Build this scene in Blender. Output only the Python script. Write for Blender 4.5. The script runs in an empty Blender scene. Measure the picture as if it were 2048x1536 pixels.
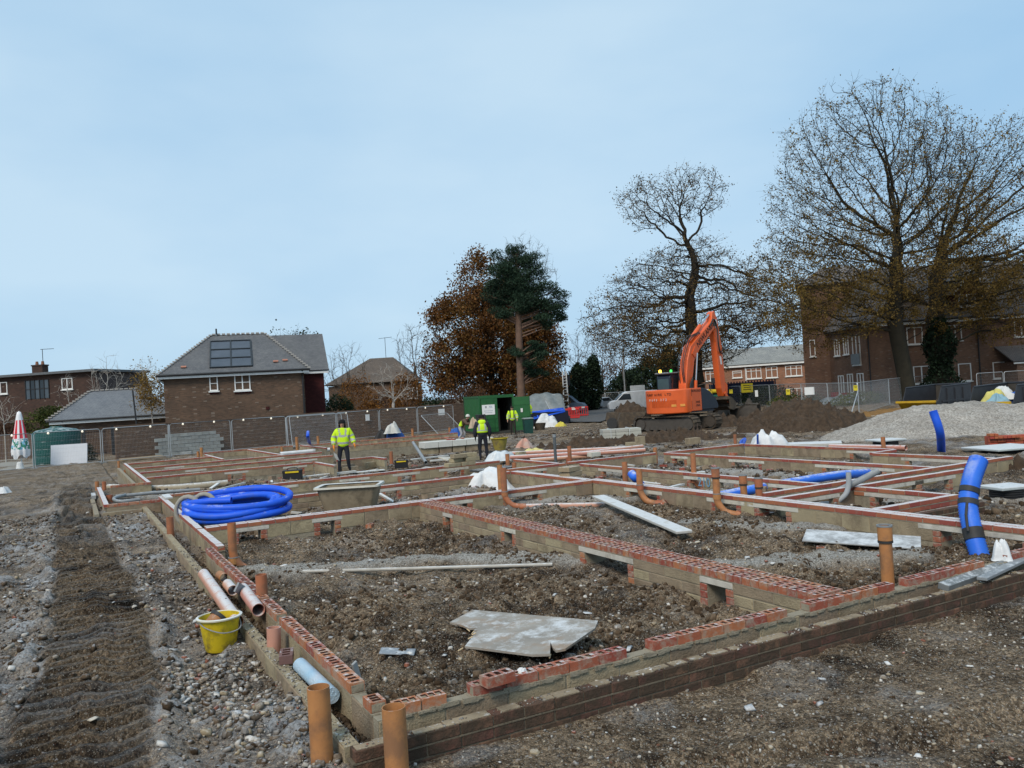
import bpy, bmesh, math, random
import numpy as np
from mathutils import Vector, Matrix, Euler
R = math.radians
random.seed(7)
scene = bpy.context.scene
COL = scene.collection

# ------------------------------------------------------------------ camera
CAM_H = 1.87                                   # metres above the top of the foundation walls (z = 0)
YAW, PITCH, ROLL = -0.494139, 0.012249, -0.060262
FPX = 1646.22                                  # focal length for a frame 2048 wide
_fw = Vector((-math.sin(YAW)*math.cos(PITCH), math.cos(YAW)*math.cos(PITCH), math.sin(PITCH)))
_r0 = Vector((math.cos(YAW), math.sin(YAW), 0)); _u0 = _r0.cross(_fw)
CR = _r0*math.cos(ROLL)+_u0*math.sin(ROLL); CU = _u0*math.cos(ROLL)-_r0*math.sin(ROLL); CF = _fw
cam_d = bpy.data.cameras.new('camera'); cam = bpy.data.objects.new('camera', cam_d); COL.objects.link(cam)
cam_d.sensor_width = 36; cam_d.lens = 36*FPX/2048; cam_d.clip_start = .05; cam_d.clip_end = 3000
cam.matrix_world = Matrix(((CR.x, CU.x, -CF.x, 0), (CR.y, CU.y, -CF.y, 0), (CR.z, CU.z, -CF.z, CAM_H), (0, 0, 0, 1)))
scene.camera = cam

# ------------------------------------------------------------------ sky and sun (bright overcast, soft light)
SUN_EL, SUN_AZ = R(46), R(235)                 # azimuth clockwise from +Y
world = bpy.data.worlds.new('World'); scene.world = world; world.use_nodes = True
nt = world.node_tree; nt.nodes.clear()
sky = nt.nodes.new('ShaderNodeTexSky'); sky.sky_type = 'NISHITA'; sky.sun_disc = False
sky.sun_elevation = SUN_EL; sky.sun_rotation = SUN_AZ; sky.air_density = 1.0; sky.dust_density = 1.2; sky.ozone_density = 1.6
tc = nt.nodes.new('ShaderNodeTexCoord')
nz = nt.nodes.new('ShaderNodeTexNoise'); nz.inputs['Scale'].default_value = 1.6; nz.inputs['Detail'].default_value = 5; nz.inputs['Roughness'].default_value = .5
mp = nt.nodes.new('ShaderNodeMapping'); mp.inputs['Scale'].default_value = (1, 1, 2.6)
nt.links.new(tc.outputs['Generated'], mp.inputs['Vector']); nt.links.new(mp.outputs['Vector'], nz.inputs['Vector'])
veil = nt.nodes.new('ShaderNodeMix'); veil.data_type = 'RGBA'              # thin cloud veil, a little uneven
veil.inputs['A'].default_value = (3.85, 6.2, 8.55, 1); veil.inputs['B'].default_value = (5.75, 7.7, 9.3, 1)
cl = nt.nodes.new('ShaderNodeMapRange'); cl.inputs['From Min'].default_value = .34; cl.inputs['From Max'].default_value = .68; nt.links.new(nz.outputs['Fac'], cl.inputs['Value']); nt.links.new(cl.outputs[0], veil.inputs['Factor'])
mixs = nt.nodes.new('ShaderNodeMix'); mixs.data_type = 'RGBA'; mixs.inputs['Factor'].default_value = .88
nt.links.new(sky.outputs['Color'], mixs.inputs['A']); nt.links.new(veil.outputs['Result'], mixs.inputs['B'])
bg = nt.nodes.new('ShaderNodeBackground'); bg.inputs['Strength'].default_value = .0575
wo = nt.nodes.new('ShaderNodeOutputWorld')
nt.links.new(mixs.outputs['Result'], bg.inputs['Color']); nt.links.new(bg.outputs['Background'], wo.inputs['Surface'])
sun_d = bpy.data.lights.new('sun', 'SUN'); sun_d.energy = 1.5; sun_d.angle = R(22); sun_d.color = (1, .90, .77)
sun = bpy.data.objects.new('sun', sun_d); COL.objects.link(sun)
sd = Vector((math.sin(SUN_AZ)*math.cos(SUN_EL), math.cos(SUN_AZ)*math.cos(SUN_EL), math.sin(SUN_EL)))
sun.rotation_euler = sd.to_track_quat('Z', 'Y').to_euler(); sun.location = (-20, -20, 40)
vs = scene.view_settings; vs.view_transform = 'Standard'; vs.look = 'None'; vs.exposure = 0.85; vs.gamma = 1; vs.use_curve_mapping = False
scene.cycles.use_denoising = True
scene.cycles.max_bounces = 6; scene.cycles.diffuse_bounces = 3; scene.cycles.transparent_max_bounces = 8

# ------------------------------------------------------------------ helpers: survey points
def G(px, py, z=-.68):
    """where the line of sight through a point of the photograph meets the level z"""
    d = CF+CR*((px-1024)/FPX)-CU*((py-768)/FPX); t = (z-CAM_H)/d.z
    return Vector((d.x*t, d.y*t, z))
def P(px, py, dep):
    d = CF+CR*((px-1024)/FPX)-CU*((py-768)/FPX)
    return Vector((0, 0, CAM_H))+d*dep

# ------------------------------------------------------------------ helpers: materials
MATS = {}
def _mixc(N, L, fac, a, b, blend='MIX'):
    m = N.new('ShaderNodeMix'); m.data_type = 'RGBA'; m.blend_type = blend
    for k, v in (('Factor', fac), ('A', a), ('B', b)):
        if isinstance(v, (int, float)): m.inputs[k].default_value = v
        elif isinstance(v, tuple): m.inputs[k].default_value = v if len(v) == 4 else (*v, 1)
        else: L.new(v, m.inputs[k])
    return m.outputs['Result']
def _math(N, L, op, a, b=None, clamp=False):
    m = N.new('ShaderNodeMath'); m.operation = op; m.use_clamp = clamp
    for i, v in enumerate((a, b)):
        if v is None: continue
        if isinstance(v, (int, float)): m.inputs[i].default_value = v
        else: L.new(v, m.inputs[i])
    return m.outputs[0]
def _ramp(N, L, fac, stops, interp='LINEAR'):
    r = N.new('ShaderNodeValToRGB'); r.color_ramp.interpolation = interp; e = r.color_ramp.elements
    while len(e) < len(stops): e.new(.5)
    for el, (p, c) in zip(e, stops):
        el.position = p; el.color = c if len(c) == 4 else (*c, 1)
    L.new(fac, r.inputs['Fac']); return r.outputs['Color']
def _noise(N, L, vec, scale, detail=4, rough=.6):
    n = N.new('ShaderNodeTexNoise'); n.inputs['Scale'].default_value = scale; n.inputs['Detail'].default_value = detail; n.inputs['Roughness'].default_value = rough
    L.new(vec, n.inputs['Vector']); return n.outputs['Fac']
def base(name):
    m = bpy.data.materials.new(name); m.use_nodes = True; N = m.node_tree.nodes; L = m.node_tree.links
    return m, N, L, N['Principled BSDF']
def pm(name, c1, c2=None, scale=6, rough=.8, bump=.0, bscale=40, rnd=0, metal=0, frost=0, frost_scale=14, dirt=None, dirt_amt=.5, dirt_scale=5, island=0, coords='Object', spec=.3, streak=None):
    """one weathered material: two-tone noise, optional dirt patches, frost lying on upward faces, relief"""
    if name in MATS: return MATS[name]
    m, N, L, B = base(name)
    if c2 is None: c2 = tuple(v*.7 for v in c1)
    t = N.new('ShaderNodeTexCoord'); vec = t.outputs[coords]
    oi = N.new('ShaderNodeObjectInfo')
    off = N.new('ShaderNodeVectorMath'); off.operation = 'ADD'; L.new(vec, off.inputs[0])
    sc = N.new('ShaderNodeVectorMath'); sc.operation = 'SCALE'; sc.inputs['Scale'].default_value = 37.0
    cb = N.new('ShaderNodeCombineXYZ'); L.new(oi.outputs['Random'], cb.inputs[0]); L.new(oi.outputs['Random'], cb.inputs[1])
    L.new(cb.outputs[0], sc.inputs[0]); L.new(sc.outputs[0], off.inputs[1]); vec = off.outputs[0]
    f = _noise(N, L, vec, scale)
    f = _math(N, L, 'MULTIPLY_ADD', f, 1.8); N[-1].inputs[2].default_value = -.4; N[-1].use_clamp = True
    col = _mixc(N, L, f, c1, c2)
    if rnd or island:
        if island:
            g = N.new('ShaderNodeNewGeometry'); rv = g.outputs['Random Per Island']; amt = island
        else: rv = oi.outputs['Random']; amt = rnd
        v = _math(N, L, 'MULTIPLY_ADD', rv, amt); N[-1].inputs[2].default_value = 1-amt*.5
        hsv = N.new('ShaderNodeHueSaturation'); L.new(v, hsv.inputs['Value']); L.new(col, hsv.inputs['Color'])
        h = _math(N, L, 'MULTIPLY_ADD', rv, .03); N[-1].inputs[2].default_value = .485; L.new(h, hsv.inputs['Hue'])
        col = hsv.outputs['Color']
    if dirt:
        d = _noise(N, L, vec, dirt_scale, 6, .7)
        d = _ramp(N, L, d, [(.62-dirt_amt*.35, (0, 0, 0)), (.78-dirt_amt*.3, (1, 1, 1))])
        d = _math(N, L, 'MULTIPLY', d, min(1, .45+dirt_amt*.6))
        col = _mixc(N, L, d, col, dirt)
    rg = rough
    if frost:
        g = N.new('ShaderNodeNewGeometry'); sx = N.new('ShaderNodeSeparateXYZ'); L.new(g.outputs['Normal'], sx.inputs[0])
        up = _ramp(N, L, sx.outputs['Z'], [(.45, (0, 0, 0)), (.9, (1, 1, 1))])
        fn = _noise(N, L, t.outputs['Object'] if coords == 'Object' else vec, frost_scale, 6, .75)
        fn = _ramp(N, L, fn, [(max(0, .62-frost*.40), (0, 0, 0)), (.76-frost*.34, (1, 1, 1))])
        k = _math(N, L, 'MULTIPLY', up, fn); k = _math(N, L, 'MULTIPLY', k, .86)
        col = _mixc(N, L, k, col, (.60, .62, .63))
    L.new(col, B.inputs['Base Color'])
    B.inputs['Roughness'].default_value = rg; B.inputs['Metallic'].default_value = metal; B.inputs['Specular IOR Level'].default_value = spec
    if bump:
        b = N.new('ShaderNodeBump'); b.inputs['Strength'].default_value = bump; b.inputs['Distance'].default_value = .02
        L.new(_noise(N, L, vec, bscale, 5, .65), b.inputs['Height']); L.new(b.outputs[0], B.inputs['Normal'])
    MATS[name] = m; return m
def glass(name, c=(.03, .04, .05), rough=.08):
    if name in MATS: return MATS[name]
    m, N, L, B = base(name); B.inputs['Base Color'].default_value = (*c, 1); B.inputs['Roughness'].default_value = rough; B.inputs['Specular IOR Level'].default_value = .6
    MATS[name] = m; return m
def emit(name, c, s):
    if name in MATS: return MATS[name]
    m, N, L, B = base(name); B.inputs['Base Color'].default_value = (*c, 1); B.inputs['Emission Color'].default_value = (*c, 1); B.inputs['Emission Strength'].default_value = s
    MATS[name] = m; return m
def brickwork(name, ca, cb, mortar, bw=.225, bh=.075, pale=.06, axis='XZ', stain=None):
    """distant brick walls: bricks too far to pick apart; running bond with odd pale bricks"""
    if name in MATS: return MATS[name]
    m, N, L, B = base(name); t = N.new('ShaderNodeTexCoord')
    sx = N.new('ShaderNodeSeparateXYZ'); L.new(t.outputs['Object'], sx.inputs[0]); cbn = N.new('ShaderNodeCombineXYZ')
    g = N.new('ShaderNodeNewGeometry'); sn = N.new('ShaderNodeSeparateXYZ')
    vt = N.new('ShaderNodeVectorTransform'); vt.vector_type = 'NORMAL'; vt.convert_from = 'WORLD'; vt.convert_to = 'OBJECT'
    L.new(g.outputs['Normal'], vt.inputs[0]); L.new(vt.outputs[0], sn.inputs[0])
    side = _math(N, L, 'GREATER_THAN', _math(N, L, 'ABSOLUTE', sn.outputs['X']), .7)
    u = N.new('ShaderNodeMix'); u.data_type = 'FLOAT'; L.new(side, u.inputs['Factor']); L.new(sx.outputs['X'], u.inputs['A']); L.new(sx.outputs['Y'], u.inputs['B'])
    L.new(u.outputs['Result'], cbn.inputs[0]); L.new(sx.outputs['Z'], cbn.inputs[1])
    bt = N.new('ShaderNodeTexBrick'); L.new(cbn.outputs[0], bt.inputs['Vector'])
    bt.inputs['Color1'].default_value = (*ca, 1); bt.inputs['Color2'].default_value = (*cb, 1); bt.inputs['Mortar'].default_value = (*mortar, 1)
    bt.inputs['Scale'].default_value = 1; bt.inputs['Brick Width'].default_value = bw; bt.inputs['Row Height'].default_value = bh
    bt.inputs['Mortar Size'].default_value = .008; bt.inputs['Bias'].default_value = -.1
    col = bt.outputs['Color']
    big = _noise(N, L, t.outputs['Object'], .55, 6, .65)
    col = _mixc(N, L, 1.0, col, _ramp(N, L, big, [(.3, (.72, .72, .74)), (.7, (1.15, 1.1, 1.05))]), 'MULTIPLY')
    # odd pale bricks: whole cells picked by a coarse snapped noise
    sp = N.new('ShaderNodeVectorMath'); sp.operation = 'SNAP'; sp.inputs[1].default_value = (bw, bh, 1); L.new(cbn.outputs[0], sp.inputs[0])
    wn = N.new('ShaderNodeTexWhiteNoise'); wn.noise_dimensions = '2D'; L.new(sp.outputs[0], wn.inputs['Vector'])
    k = _math(N, L, 'LESS_THAN', wn.outputs['Value'], pale)
    col = _mixc(N, L, _math(N, L, 'MULTIPLY', k, .55), col, (.26, .215, .175))
    L.new(col, B.inputs['Base Color']); B.inputs['Roughness'].default_value = .9; B.inputs['Specular IOR Level'].default_value = .2
    b = N.new('ShaderNodeBump'); b.inputs['Strength'].default_value = .5; b.inputs['Distance'].default_value = .01; b.invert = True
    L.new(bt.outputs['Fac'], b.inputs['Height']); L.new(b.outputs[0], B.inputs['Normal'])
    MATS[name] = m; return m
def rooftiles(name, c1, c2, row=.1, w=.17, moss=.0):
    if name in MATS: return MATS[name]
    m, N, L, B = base(name); t = N.new('ShaderNodeTexCoord')
    uv = t.outputs['UV']
    bt = N.new('ShaderNodeTexBrick'); L.new(uv, bt.inputs['Vector'])
    bt.inputs['Color1'].default_value = (*c1, 1); bt.inputs['Color2'].default_value = (*c2, 1); bt.inputs['Mortar'].default_value = tuple(v*.45 for v in c1)+(1,)
    bt.inputs['Scale'].default_value = 1; bt.inputs['Brick Width'].default_value = w; bt.inputs['Row Height'].default_value = row; bt.inputs['Mortar Size'].default_value = .011
    big = _noise(N, L, uv, .8, 6, .7)
    col = _mixc(N, L, 1.0, bt.outputs['Color'], _ramp(N, L, big, [(.3, (.75, .75, .77)), (.72, (1.2, 1.17, 1.12))]), 'MULTIPLY')
    st = N.new('ShaderNodeMapping'); st.inputs['Scale'].default_value = (.35, 1.6, 1); L.new(uv, st.inputs['Vector'])
    s2 = _noise(N, L, st.outputs[0], 1.3, 6, .7)
    col = _mixc(N, L, _ramp(N, L, s2, [(.62, (0, 0, 0)), (.74, (.7, .7, .7))]), col, (.07, .055, .05))
    L.new(col, B.inputs['Base Color']); B.inputs['Roughness'].default_value = .75
    b = N.new('ShaderNodeBump'); b.inputs['Strength'].default_value = .6; b.inputs['Distance'].default_value = .02; b.invert = True
    L.new(bt.outputs['Fac'], b.inputs['Height']); L.new(b.outputs[0], B.inputs['Normal'])
    MATS[name] = m; return m
def leafmat(name, stops, trans=.25):
    if name in MATS: return MATS[name]
    m, N, L, B = base(name); g = N.new('ShaderNodeNewGeometry')
    t = N.new('ShaderNodeTexCoord'); big = _noise(N, L, t.outputs['Object'], .35, 3, .5)
    f = _math(N, L, 'ADD', _math(N, L, 'MULTIPLY', g.outputs['Random Per Island'], .55), _math(N, L, 'MULTIPLY_ADD', big, 1.4))
    N[-2].inputs[2].default_value = -.5
    col = _ramp(N, L, f, stops)
    L.new(col, B.inputs['Base Color']); B.inputs['Roughness'].default_value = .7; B.inputs['Specular IOR Level'].default_value = .2
    tr = N.new('ShaderNodeBsdfTranslucent'); L.new(col, tr.inputs['Color'])
    mx = N.new('ShaderNodeMixShader'); mx.inputs[0].default_value = trans; L.new(B.outputs[0], mx.inputs[1]); L.new(tr.outputs[0], mx.inputs[2])
    L.new(mx.outputs[0], N['Material Output'].inputs['Surface'])
    MATS[name] = m; return m

# ------------------------------------------------------------------ helpers: meshes and objects
class MB:
    """collects shapes; build() links them as one mesh object"""
    def __init__(s): s.v = []; s.f = []; s.m = []; s.uv = None
    def add(s, vs, fs, mi=0, M=None):
        o = len(s.v)
        s.v += [tuple(M @ Vector(p)) for p in vs] if M else [tuple(p) for p in vs]
        s.f += [tuple(i+o for i in f) for f in fs]; s.m += [mi]*len(fs); return s
    def box(s, c, d, rz=0, mi=0, M=None, rot=None):
        x, y, z = (k/2 for k in d)
        vs = [(-x,-y,-z),(x,-y,-z),(x,y,-z),(-x,y,-z),(-x,-y,z),(x,-y,z),(x,y,z),(-x,y,z)]
        T = Matrix.Translation(c) @ (rot.to_4x4() if rot else Matrix.Rotation(rz, 4, 'Z'))
        if M: T = M @ T
        return s.add(vs, [(0,3,2,1),(4,5,6,7),(0,1,5,4),(1,2,6,5),(2,3,7,6),(3,0,4,7)], mi, T)
    def cbox(s, c, d, b=.006, rz=0, mi=0, rot=None, M=None):
        """box with chamfered edges"""
        x, y, z = (k/2 for k in d); b = min(b, x*.9, y*.9, z*.9); vs = []; fs = []
        idx = {}
        for sx in (-1, 1):
            for sy in (-1, 1):
                for sz in (-1, 1):
                    for a in range(3):
                        idx[sx, sy, sz, a] = len(vs)
                        vs.append((sx*(x-(b if a != 0 else 0)), sy*(y-(b if a != 1 else 0)), sz*(z-(b if a != 2 else 0))))
        def face(a, sg):
            o = [k for k in range(3) if k != a]; q = []
            for u, v in ((-1,-1),(1,-1),(1,1),(-1,1)):
                t = [0,0,0]; t[a] = sg; t[o[0]] = u; t[o[1]] = v; q.append(idx[t[0],t[1],t[2],a])
            fl = (sg > 0) != (a == 1)
            fs.append(tuple(q if fl else q[::-1]))
        for a in range(3):
            for sg in (-1, 1): face(a, sg)
        for a in range(3):
            o = [k for k in range(3) if k != a]
            for u in (-1, 1):
                for v in (-1, 1):
                    def gi(t, k):
                        w = [0,0,0]; w[a] = t; w[o[0]] = u; w[o[1]] = v; return idx[w[0],w[1],w[2],k]
                    q = (gi(-1,o[0]), gi(1,o[0]), gi(1,o[1]), gi(-1,o[1]))
                    fs.append(q if (u*v > 0) == (a != 1) else q[::-1])
        for sx in (-1, 1):
            for sy in (-1, 1):
                for sz in (-1, 1):
                    q = tuple(idx[sx,sy,sz,k] for k in range(3)); fs.append(q if sx*sy*sz > 0 else q[::-1])
        T = Matrix.Translation(c) @ (rot.to_4x4() if rot else Matrix.Rotation(rz, 4, 'Z'))
        if M: T = M @ T
        return s.add(vs, fs, mi, T)
    def tube(s, pts, r, n=8, caps=True, mi=0, M=None):
        pts = [Vector(p) for p in pts]; rs = r if isinstance(r, (list, tuple)) else [r]*len(pts)
        vs = []; fs = []; up = None
        for i, p in enumerate(pts):
            t = (pts[min(i+1, len(pts)-1)]-pts[max(i-1, 0)]).normalized()
            if up is None:
                up = Vector((0, 0, 1)) if abs(t.z) < .95 else Vector((1, 0, 0))
            a = t.cross(up).normalized(); b = a.cross(t).normalized(); up = b
            for k in range(n):
                w = 2*math.pi*k/n; vs.append(p+(a*math.cos(w)+b*math.sin(w))*rs[i])
        for i in range(len(pts)-1):
            for k in range(n):
                fs.append((i*n+k, i*n+(k+1) % n, (i+1)*n+(k+1) % n, (i+1)*n+k))
        if caps:
            fs.append(tuple(range(n))[::-1]); fs.append(tuple(range((len(pts)-1)*n, len(pts)*n)))
        return s.add(vs, [f[::-1] for f in fs], mi, M)
    def pipe(s, pts, r, wall=.006, n=16, mi=0, M=None):
        """open pipe with a wall"""
        pts = [Vector(p) for p in pts]
        s.tube(pts, r, n, False, mi, M)
        o = len(s.v); s.tube(pts, r-wall, n, False, mi, M)
        k = len(s.f)-n*(len(pts)-1)
        for j in range(k, len(s.f)): s.f[j] = s.f[j][::-1]
        m = n*len(pts)
        for e in (0, (len(pts)-1)*n):
            for q in range(n):
                a, b = o-m+e+q, o-m+e+(q+1) % n; s.f.append((a, b, b+m, a+m) if e else (a+m, b+m, b, a)); s.m.append(mi)
        return s
    def lathe(s, prof, n=20, mi=0, M=None, a0=0, a1=2*math.pi):
        full = abs(a1-a0-2*math.pi) < 1e-6; k = n if full else n+1; vs = []; fs = []
        for r, z in prof:
            for q in range(k):
                w = a0+(a1-a0)*q/n; vs.append((r*math.cos(w), r*math.sin(w), z))
        for i in range(len(prof)-1):
            for q in range(n):
                b = (q+1) % k; fs.append((i*k+q, i*k+b, (i+1)*k+b, (i+1)*k+q))
        return s.add(vs, fs, mi, M)
    def prism(s, poly, y0, y1, mi=0, M=None):
        """polygon in local XZ, extruded along local Y"""
        n = len(poly); vs = [(x, y0, z) for x, z in poly]+[(x, y1, z) for x, z in poly]
        ar = sum(poly[i][0]*poly[(i+1) % n][1]-poly[(i+1) % n][0]*poly[i][1] for i in range(n))
        fs = [tuple(range(n)), tuple(range(2*n-1, n-1, -1))]+[(i, i+n, (i+1) % n+n, (i+1) % n) for i in range(n)]
        if ar < 0: fs = [f[::-1] for f in fs]
        return s.add(vs, fs, mi, M)
    def mesh(s, name, mats, smooth=False):
        me = bpy.data.meshes.new(name); me.from_pydata(s.v, [], s.f)
        for m in (mats if isinstance(mats, (list, tuple)) else [mats]): me.materials.append(m)
        if len(me.polygons) == len(s.m): me.polygons.foreach_set('material_index', s.m)
        if smooth is True: me.polygons.foreach_set('use_smooth', [True]*len(me.polygons))
        elif smooth:
            me.polygons.foreach_set('use_smooth', [True]*len(me.polygons)); me.set_sharp_from_angle(angle=R(smooth))
        me.update(); return me
    def build(s, name, mats, parent=None, smooth=False, loc=(0, 0, 0), rot=(0, 0, 0)):
        return ob(name, s.mesh(name, mats, smooth), parent, loc, rot)
def ob(name, data, parent=None, loc=(0, 0, 0), rot=(0, 0, 0)):
    o = bpy.data.objects.new(name, data); COL.objects.link(o); o.parent = parent; o.location = loc; o.rotation_euler = rot; return o
USED = {}
def tag(o, label, cat, group=None, kind=None):
    o['label'] = label; o['category'] = cat; o['kind'] = kind or 'thing'
    if group: o['group'] = group
    if kind: o['kind'] = kind
    return o
def thing(name, label, cat, loc=(0, 0, 0), rz=0, group=None, rot=None):
    o = ob(name, None, None, loc, rot or (0, 0, rz)); o.empty_display_size = .2
    return tag(o, label, cat, group)
def struct(o): o['kind'] = 'structure'; return o
def npmesh(name, v, f, mats, smooth=False):
    v = np.asarray(v, np.float32); f = np.asarray(f, np.int32); me = bpy.data.meshes.new(name); k = f.shape[1]
    me.vertices.add(len(v)); me.vertices.foreach_set('co', v.ravel())
    me.loops.add(f.size); me.loops.foreach_set('vertex_index', f.ravel())
    me.polygons.add(len(f)); me.polygons.foreach_set('loop_start', np.arange(0, f.size, k, dtype=np.int32)); me.polygons.foreach_set('loop_total', np.full(len(f), k, np.int32))
    if smooth: me.polygons.foreach_set('use_smooth', np.ones(len(f), bool))
    for m in (mats if isinstance(mats, (list, tuple)) else [mats]): me.materials.append(m)
    me.update(calc_edges=True); return me
def attr(me, name, arr):
    a = me.attributes.new(name, 'FLOAT', 'POINT'); a.data.foreach_set('value', np.asarray(arr, np.float32))
def text(name, s, size, mat, parent, loc, rot, ext=.002, sx=1, align='CENTER'):
    c = bpy.data.curves.new(name, 'FONT'); c.body = s; c.size = size; c.extrude = ext; c.align_x = align; c.align_y = 'CENTER'; c.resolution_u = 3
    t = bpy.data.objects.new(name, c); COL.objects.link(t); bpy.context.view_layer.update()
    me = bpy.data.meshes.new_from_object(t.evaluated_get(bpy.context.evaluated_depsgraph_get())); bpy.data.objects.remove(t)
    me.materials.clear(); me.materials.append(mat)
    o = ob(name, me, parent, loc, rot); o.scale = (sx, 1, 1); return o
def bez(pts, n=8):
    """smooth curve through points (Catmull-Rom)"""
    p = [Vector(q) for q in pts]; p = [p[0]*2-p[1]]+p+[p[-1]*2-p[-2]]; out = []
    for i in range(1, len(p)-2):
        for k in range(n):
            t = k/n; a, b, c, d = p[i-1:i+3]
            out.append(.5*((2*b)+(c-a)*t+(2*a-5*b+4*c-d)*t*t+(3*b-a-3*c+d)*t**3))
    out.append(p[-2]); return out

# ================================================================== GROUND
rng = np.random.default_rng(11)
def _h2(ix, iy, seed):
    n = (ix.astype(np.int64)*374761393+iy.astype(np.int64)*668265263+seed*974711) & 0xffffffff
    n = ((n ^ (n >> 13))*1274126177) & 0xffffffff
    return ((n ^ (n >> 16)) & 0xffffff)/16777215.0
def vnoise(x, y, seed=0):
    ix = np.floor(x); iy = np.floor(y); fx = x-ix; fy = y-iy
    ux = fx*fx*(3-2*fx); uy = fy*fy*(3-2*fy)
    a = _h2(ix, iy, seed); b = _h2(ix+1, iy, seed); c = _h2(ix, iy+1, seed); d = _h2(ix+1, iy+1, seed)
    return (a*(1-ux)+b*ux)*(1-uy)+(c*(1-ux)+d*ux)*uy
def fbm(x, y, f, o=4, seed=0, g=.5, ridge=False):
    s = 0; a = 1; t = 0
    for k in range(o):
        cs, sn = math.cos(k*1.1+.4), math.sin(k*1.1+.4)
        n = vnoise((x*cs-y*sn)*f+17.3*k, (x*sn+y*cs)*f-9.1*k, seed+k)
        if ridge: n = 1-np.abs(n*2-1)
        s = s+a*n; t += a; a *= g; f *= 2.03
    return s/t
def cells(x, y, f, seed=0):
    """rounded clods: distance to the nearest scattered point"""
    X = x*f; Y = y*f; ix = np.floor(X); iy = np.floor(Y); best = np.full(np.shape(x), 9.0); rid = np.zeros(np.shape(x))
    for dx in (-1, 0, 1):
        for dy in (-1, 0, 1):
            cx = ix+dx; cy = iy+dy; px = cx+_h2(cx, cy, seed); py = cy+_h2(cx, cy, seed+5)
            d = (X-px)**2+(Y-py)**2; m = d < best; best = np.where(m, d, best); rid = np.where(m, _h2(cx, cy, seed+9), rid)
    return np.sqrt(best), rid
def sstep(a, b, v):
    t = np.clip((v-a)/(b-a), 0, 1); return t*t*(3-2*t)
def seg_dist(x, y, pts):
    best = np.full(np.shape(x), 1e9)
    for (x0, y0), (x1, y1) in zip(pts[:-1], pts[1:]):
        dx, dy = x1-x0, y1-y0; t = np.clip(((x-x0)*dx+(y-y0)*dy)/(dx*dx+dy*dy), 0, 1)
        best = np.minimum(best, np.hypot(x-x0-t*dx, y-y0-t*dy))
    return best
K = .85
TRACK = [(.1, 40), (.1, 17), (.16, 11.5), (.12, 8), (.02, 6.6), (-.2, 4)]
GRAVEL = [([(1.95, 11.6), (3.2, 10.75), (4.1, 10.6), (5.0, 9.6), (5.7, 8.9)], .30),       # bedding over drain runs
          ([(7.4, 14.6), (8.6, 14.2), (9.3, 12.9)], .28), ([(5.9, 7.6), (7.6, 6.9), (8.6, 6.3)], .28),
          ([(8.3, 9.9), (9.0, 8.6), (9.3, 8.1)], .25), ([(9.6, 15.4), (11.2, 12.2), (11.3, 10.4)], .3),
          ([(11.6, 17.6), (13.9, 15.0), (14.2, 11.0)], .35), ([(11.7, 9.3), (12.6, 8.6), (13.6, 7.4)], .4), ([(12.2, 6.6), (13.4, 5.6)], .5),
          ([(1.0, 24.2), (4.5, 24.0), (7.2, 24.3)], .2), ([(2.0, 19.2), (5.5, 19.3), (7.5, 19.4)], .18)]
SANDM = [(7.15, 13.8, .42, .09), (9.05, 12.2, .3, .07), (9.0, 10.1, .38, .08), (5.85, 21.1, .22, .1), (10.2, 12.6, .25, .08), (8.7, 17.6, .3, .1), (9.6, 17.9, .3, .12)]
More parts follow.
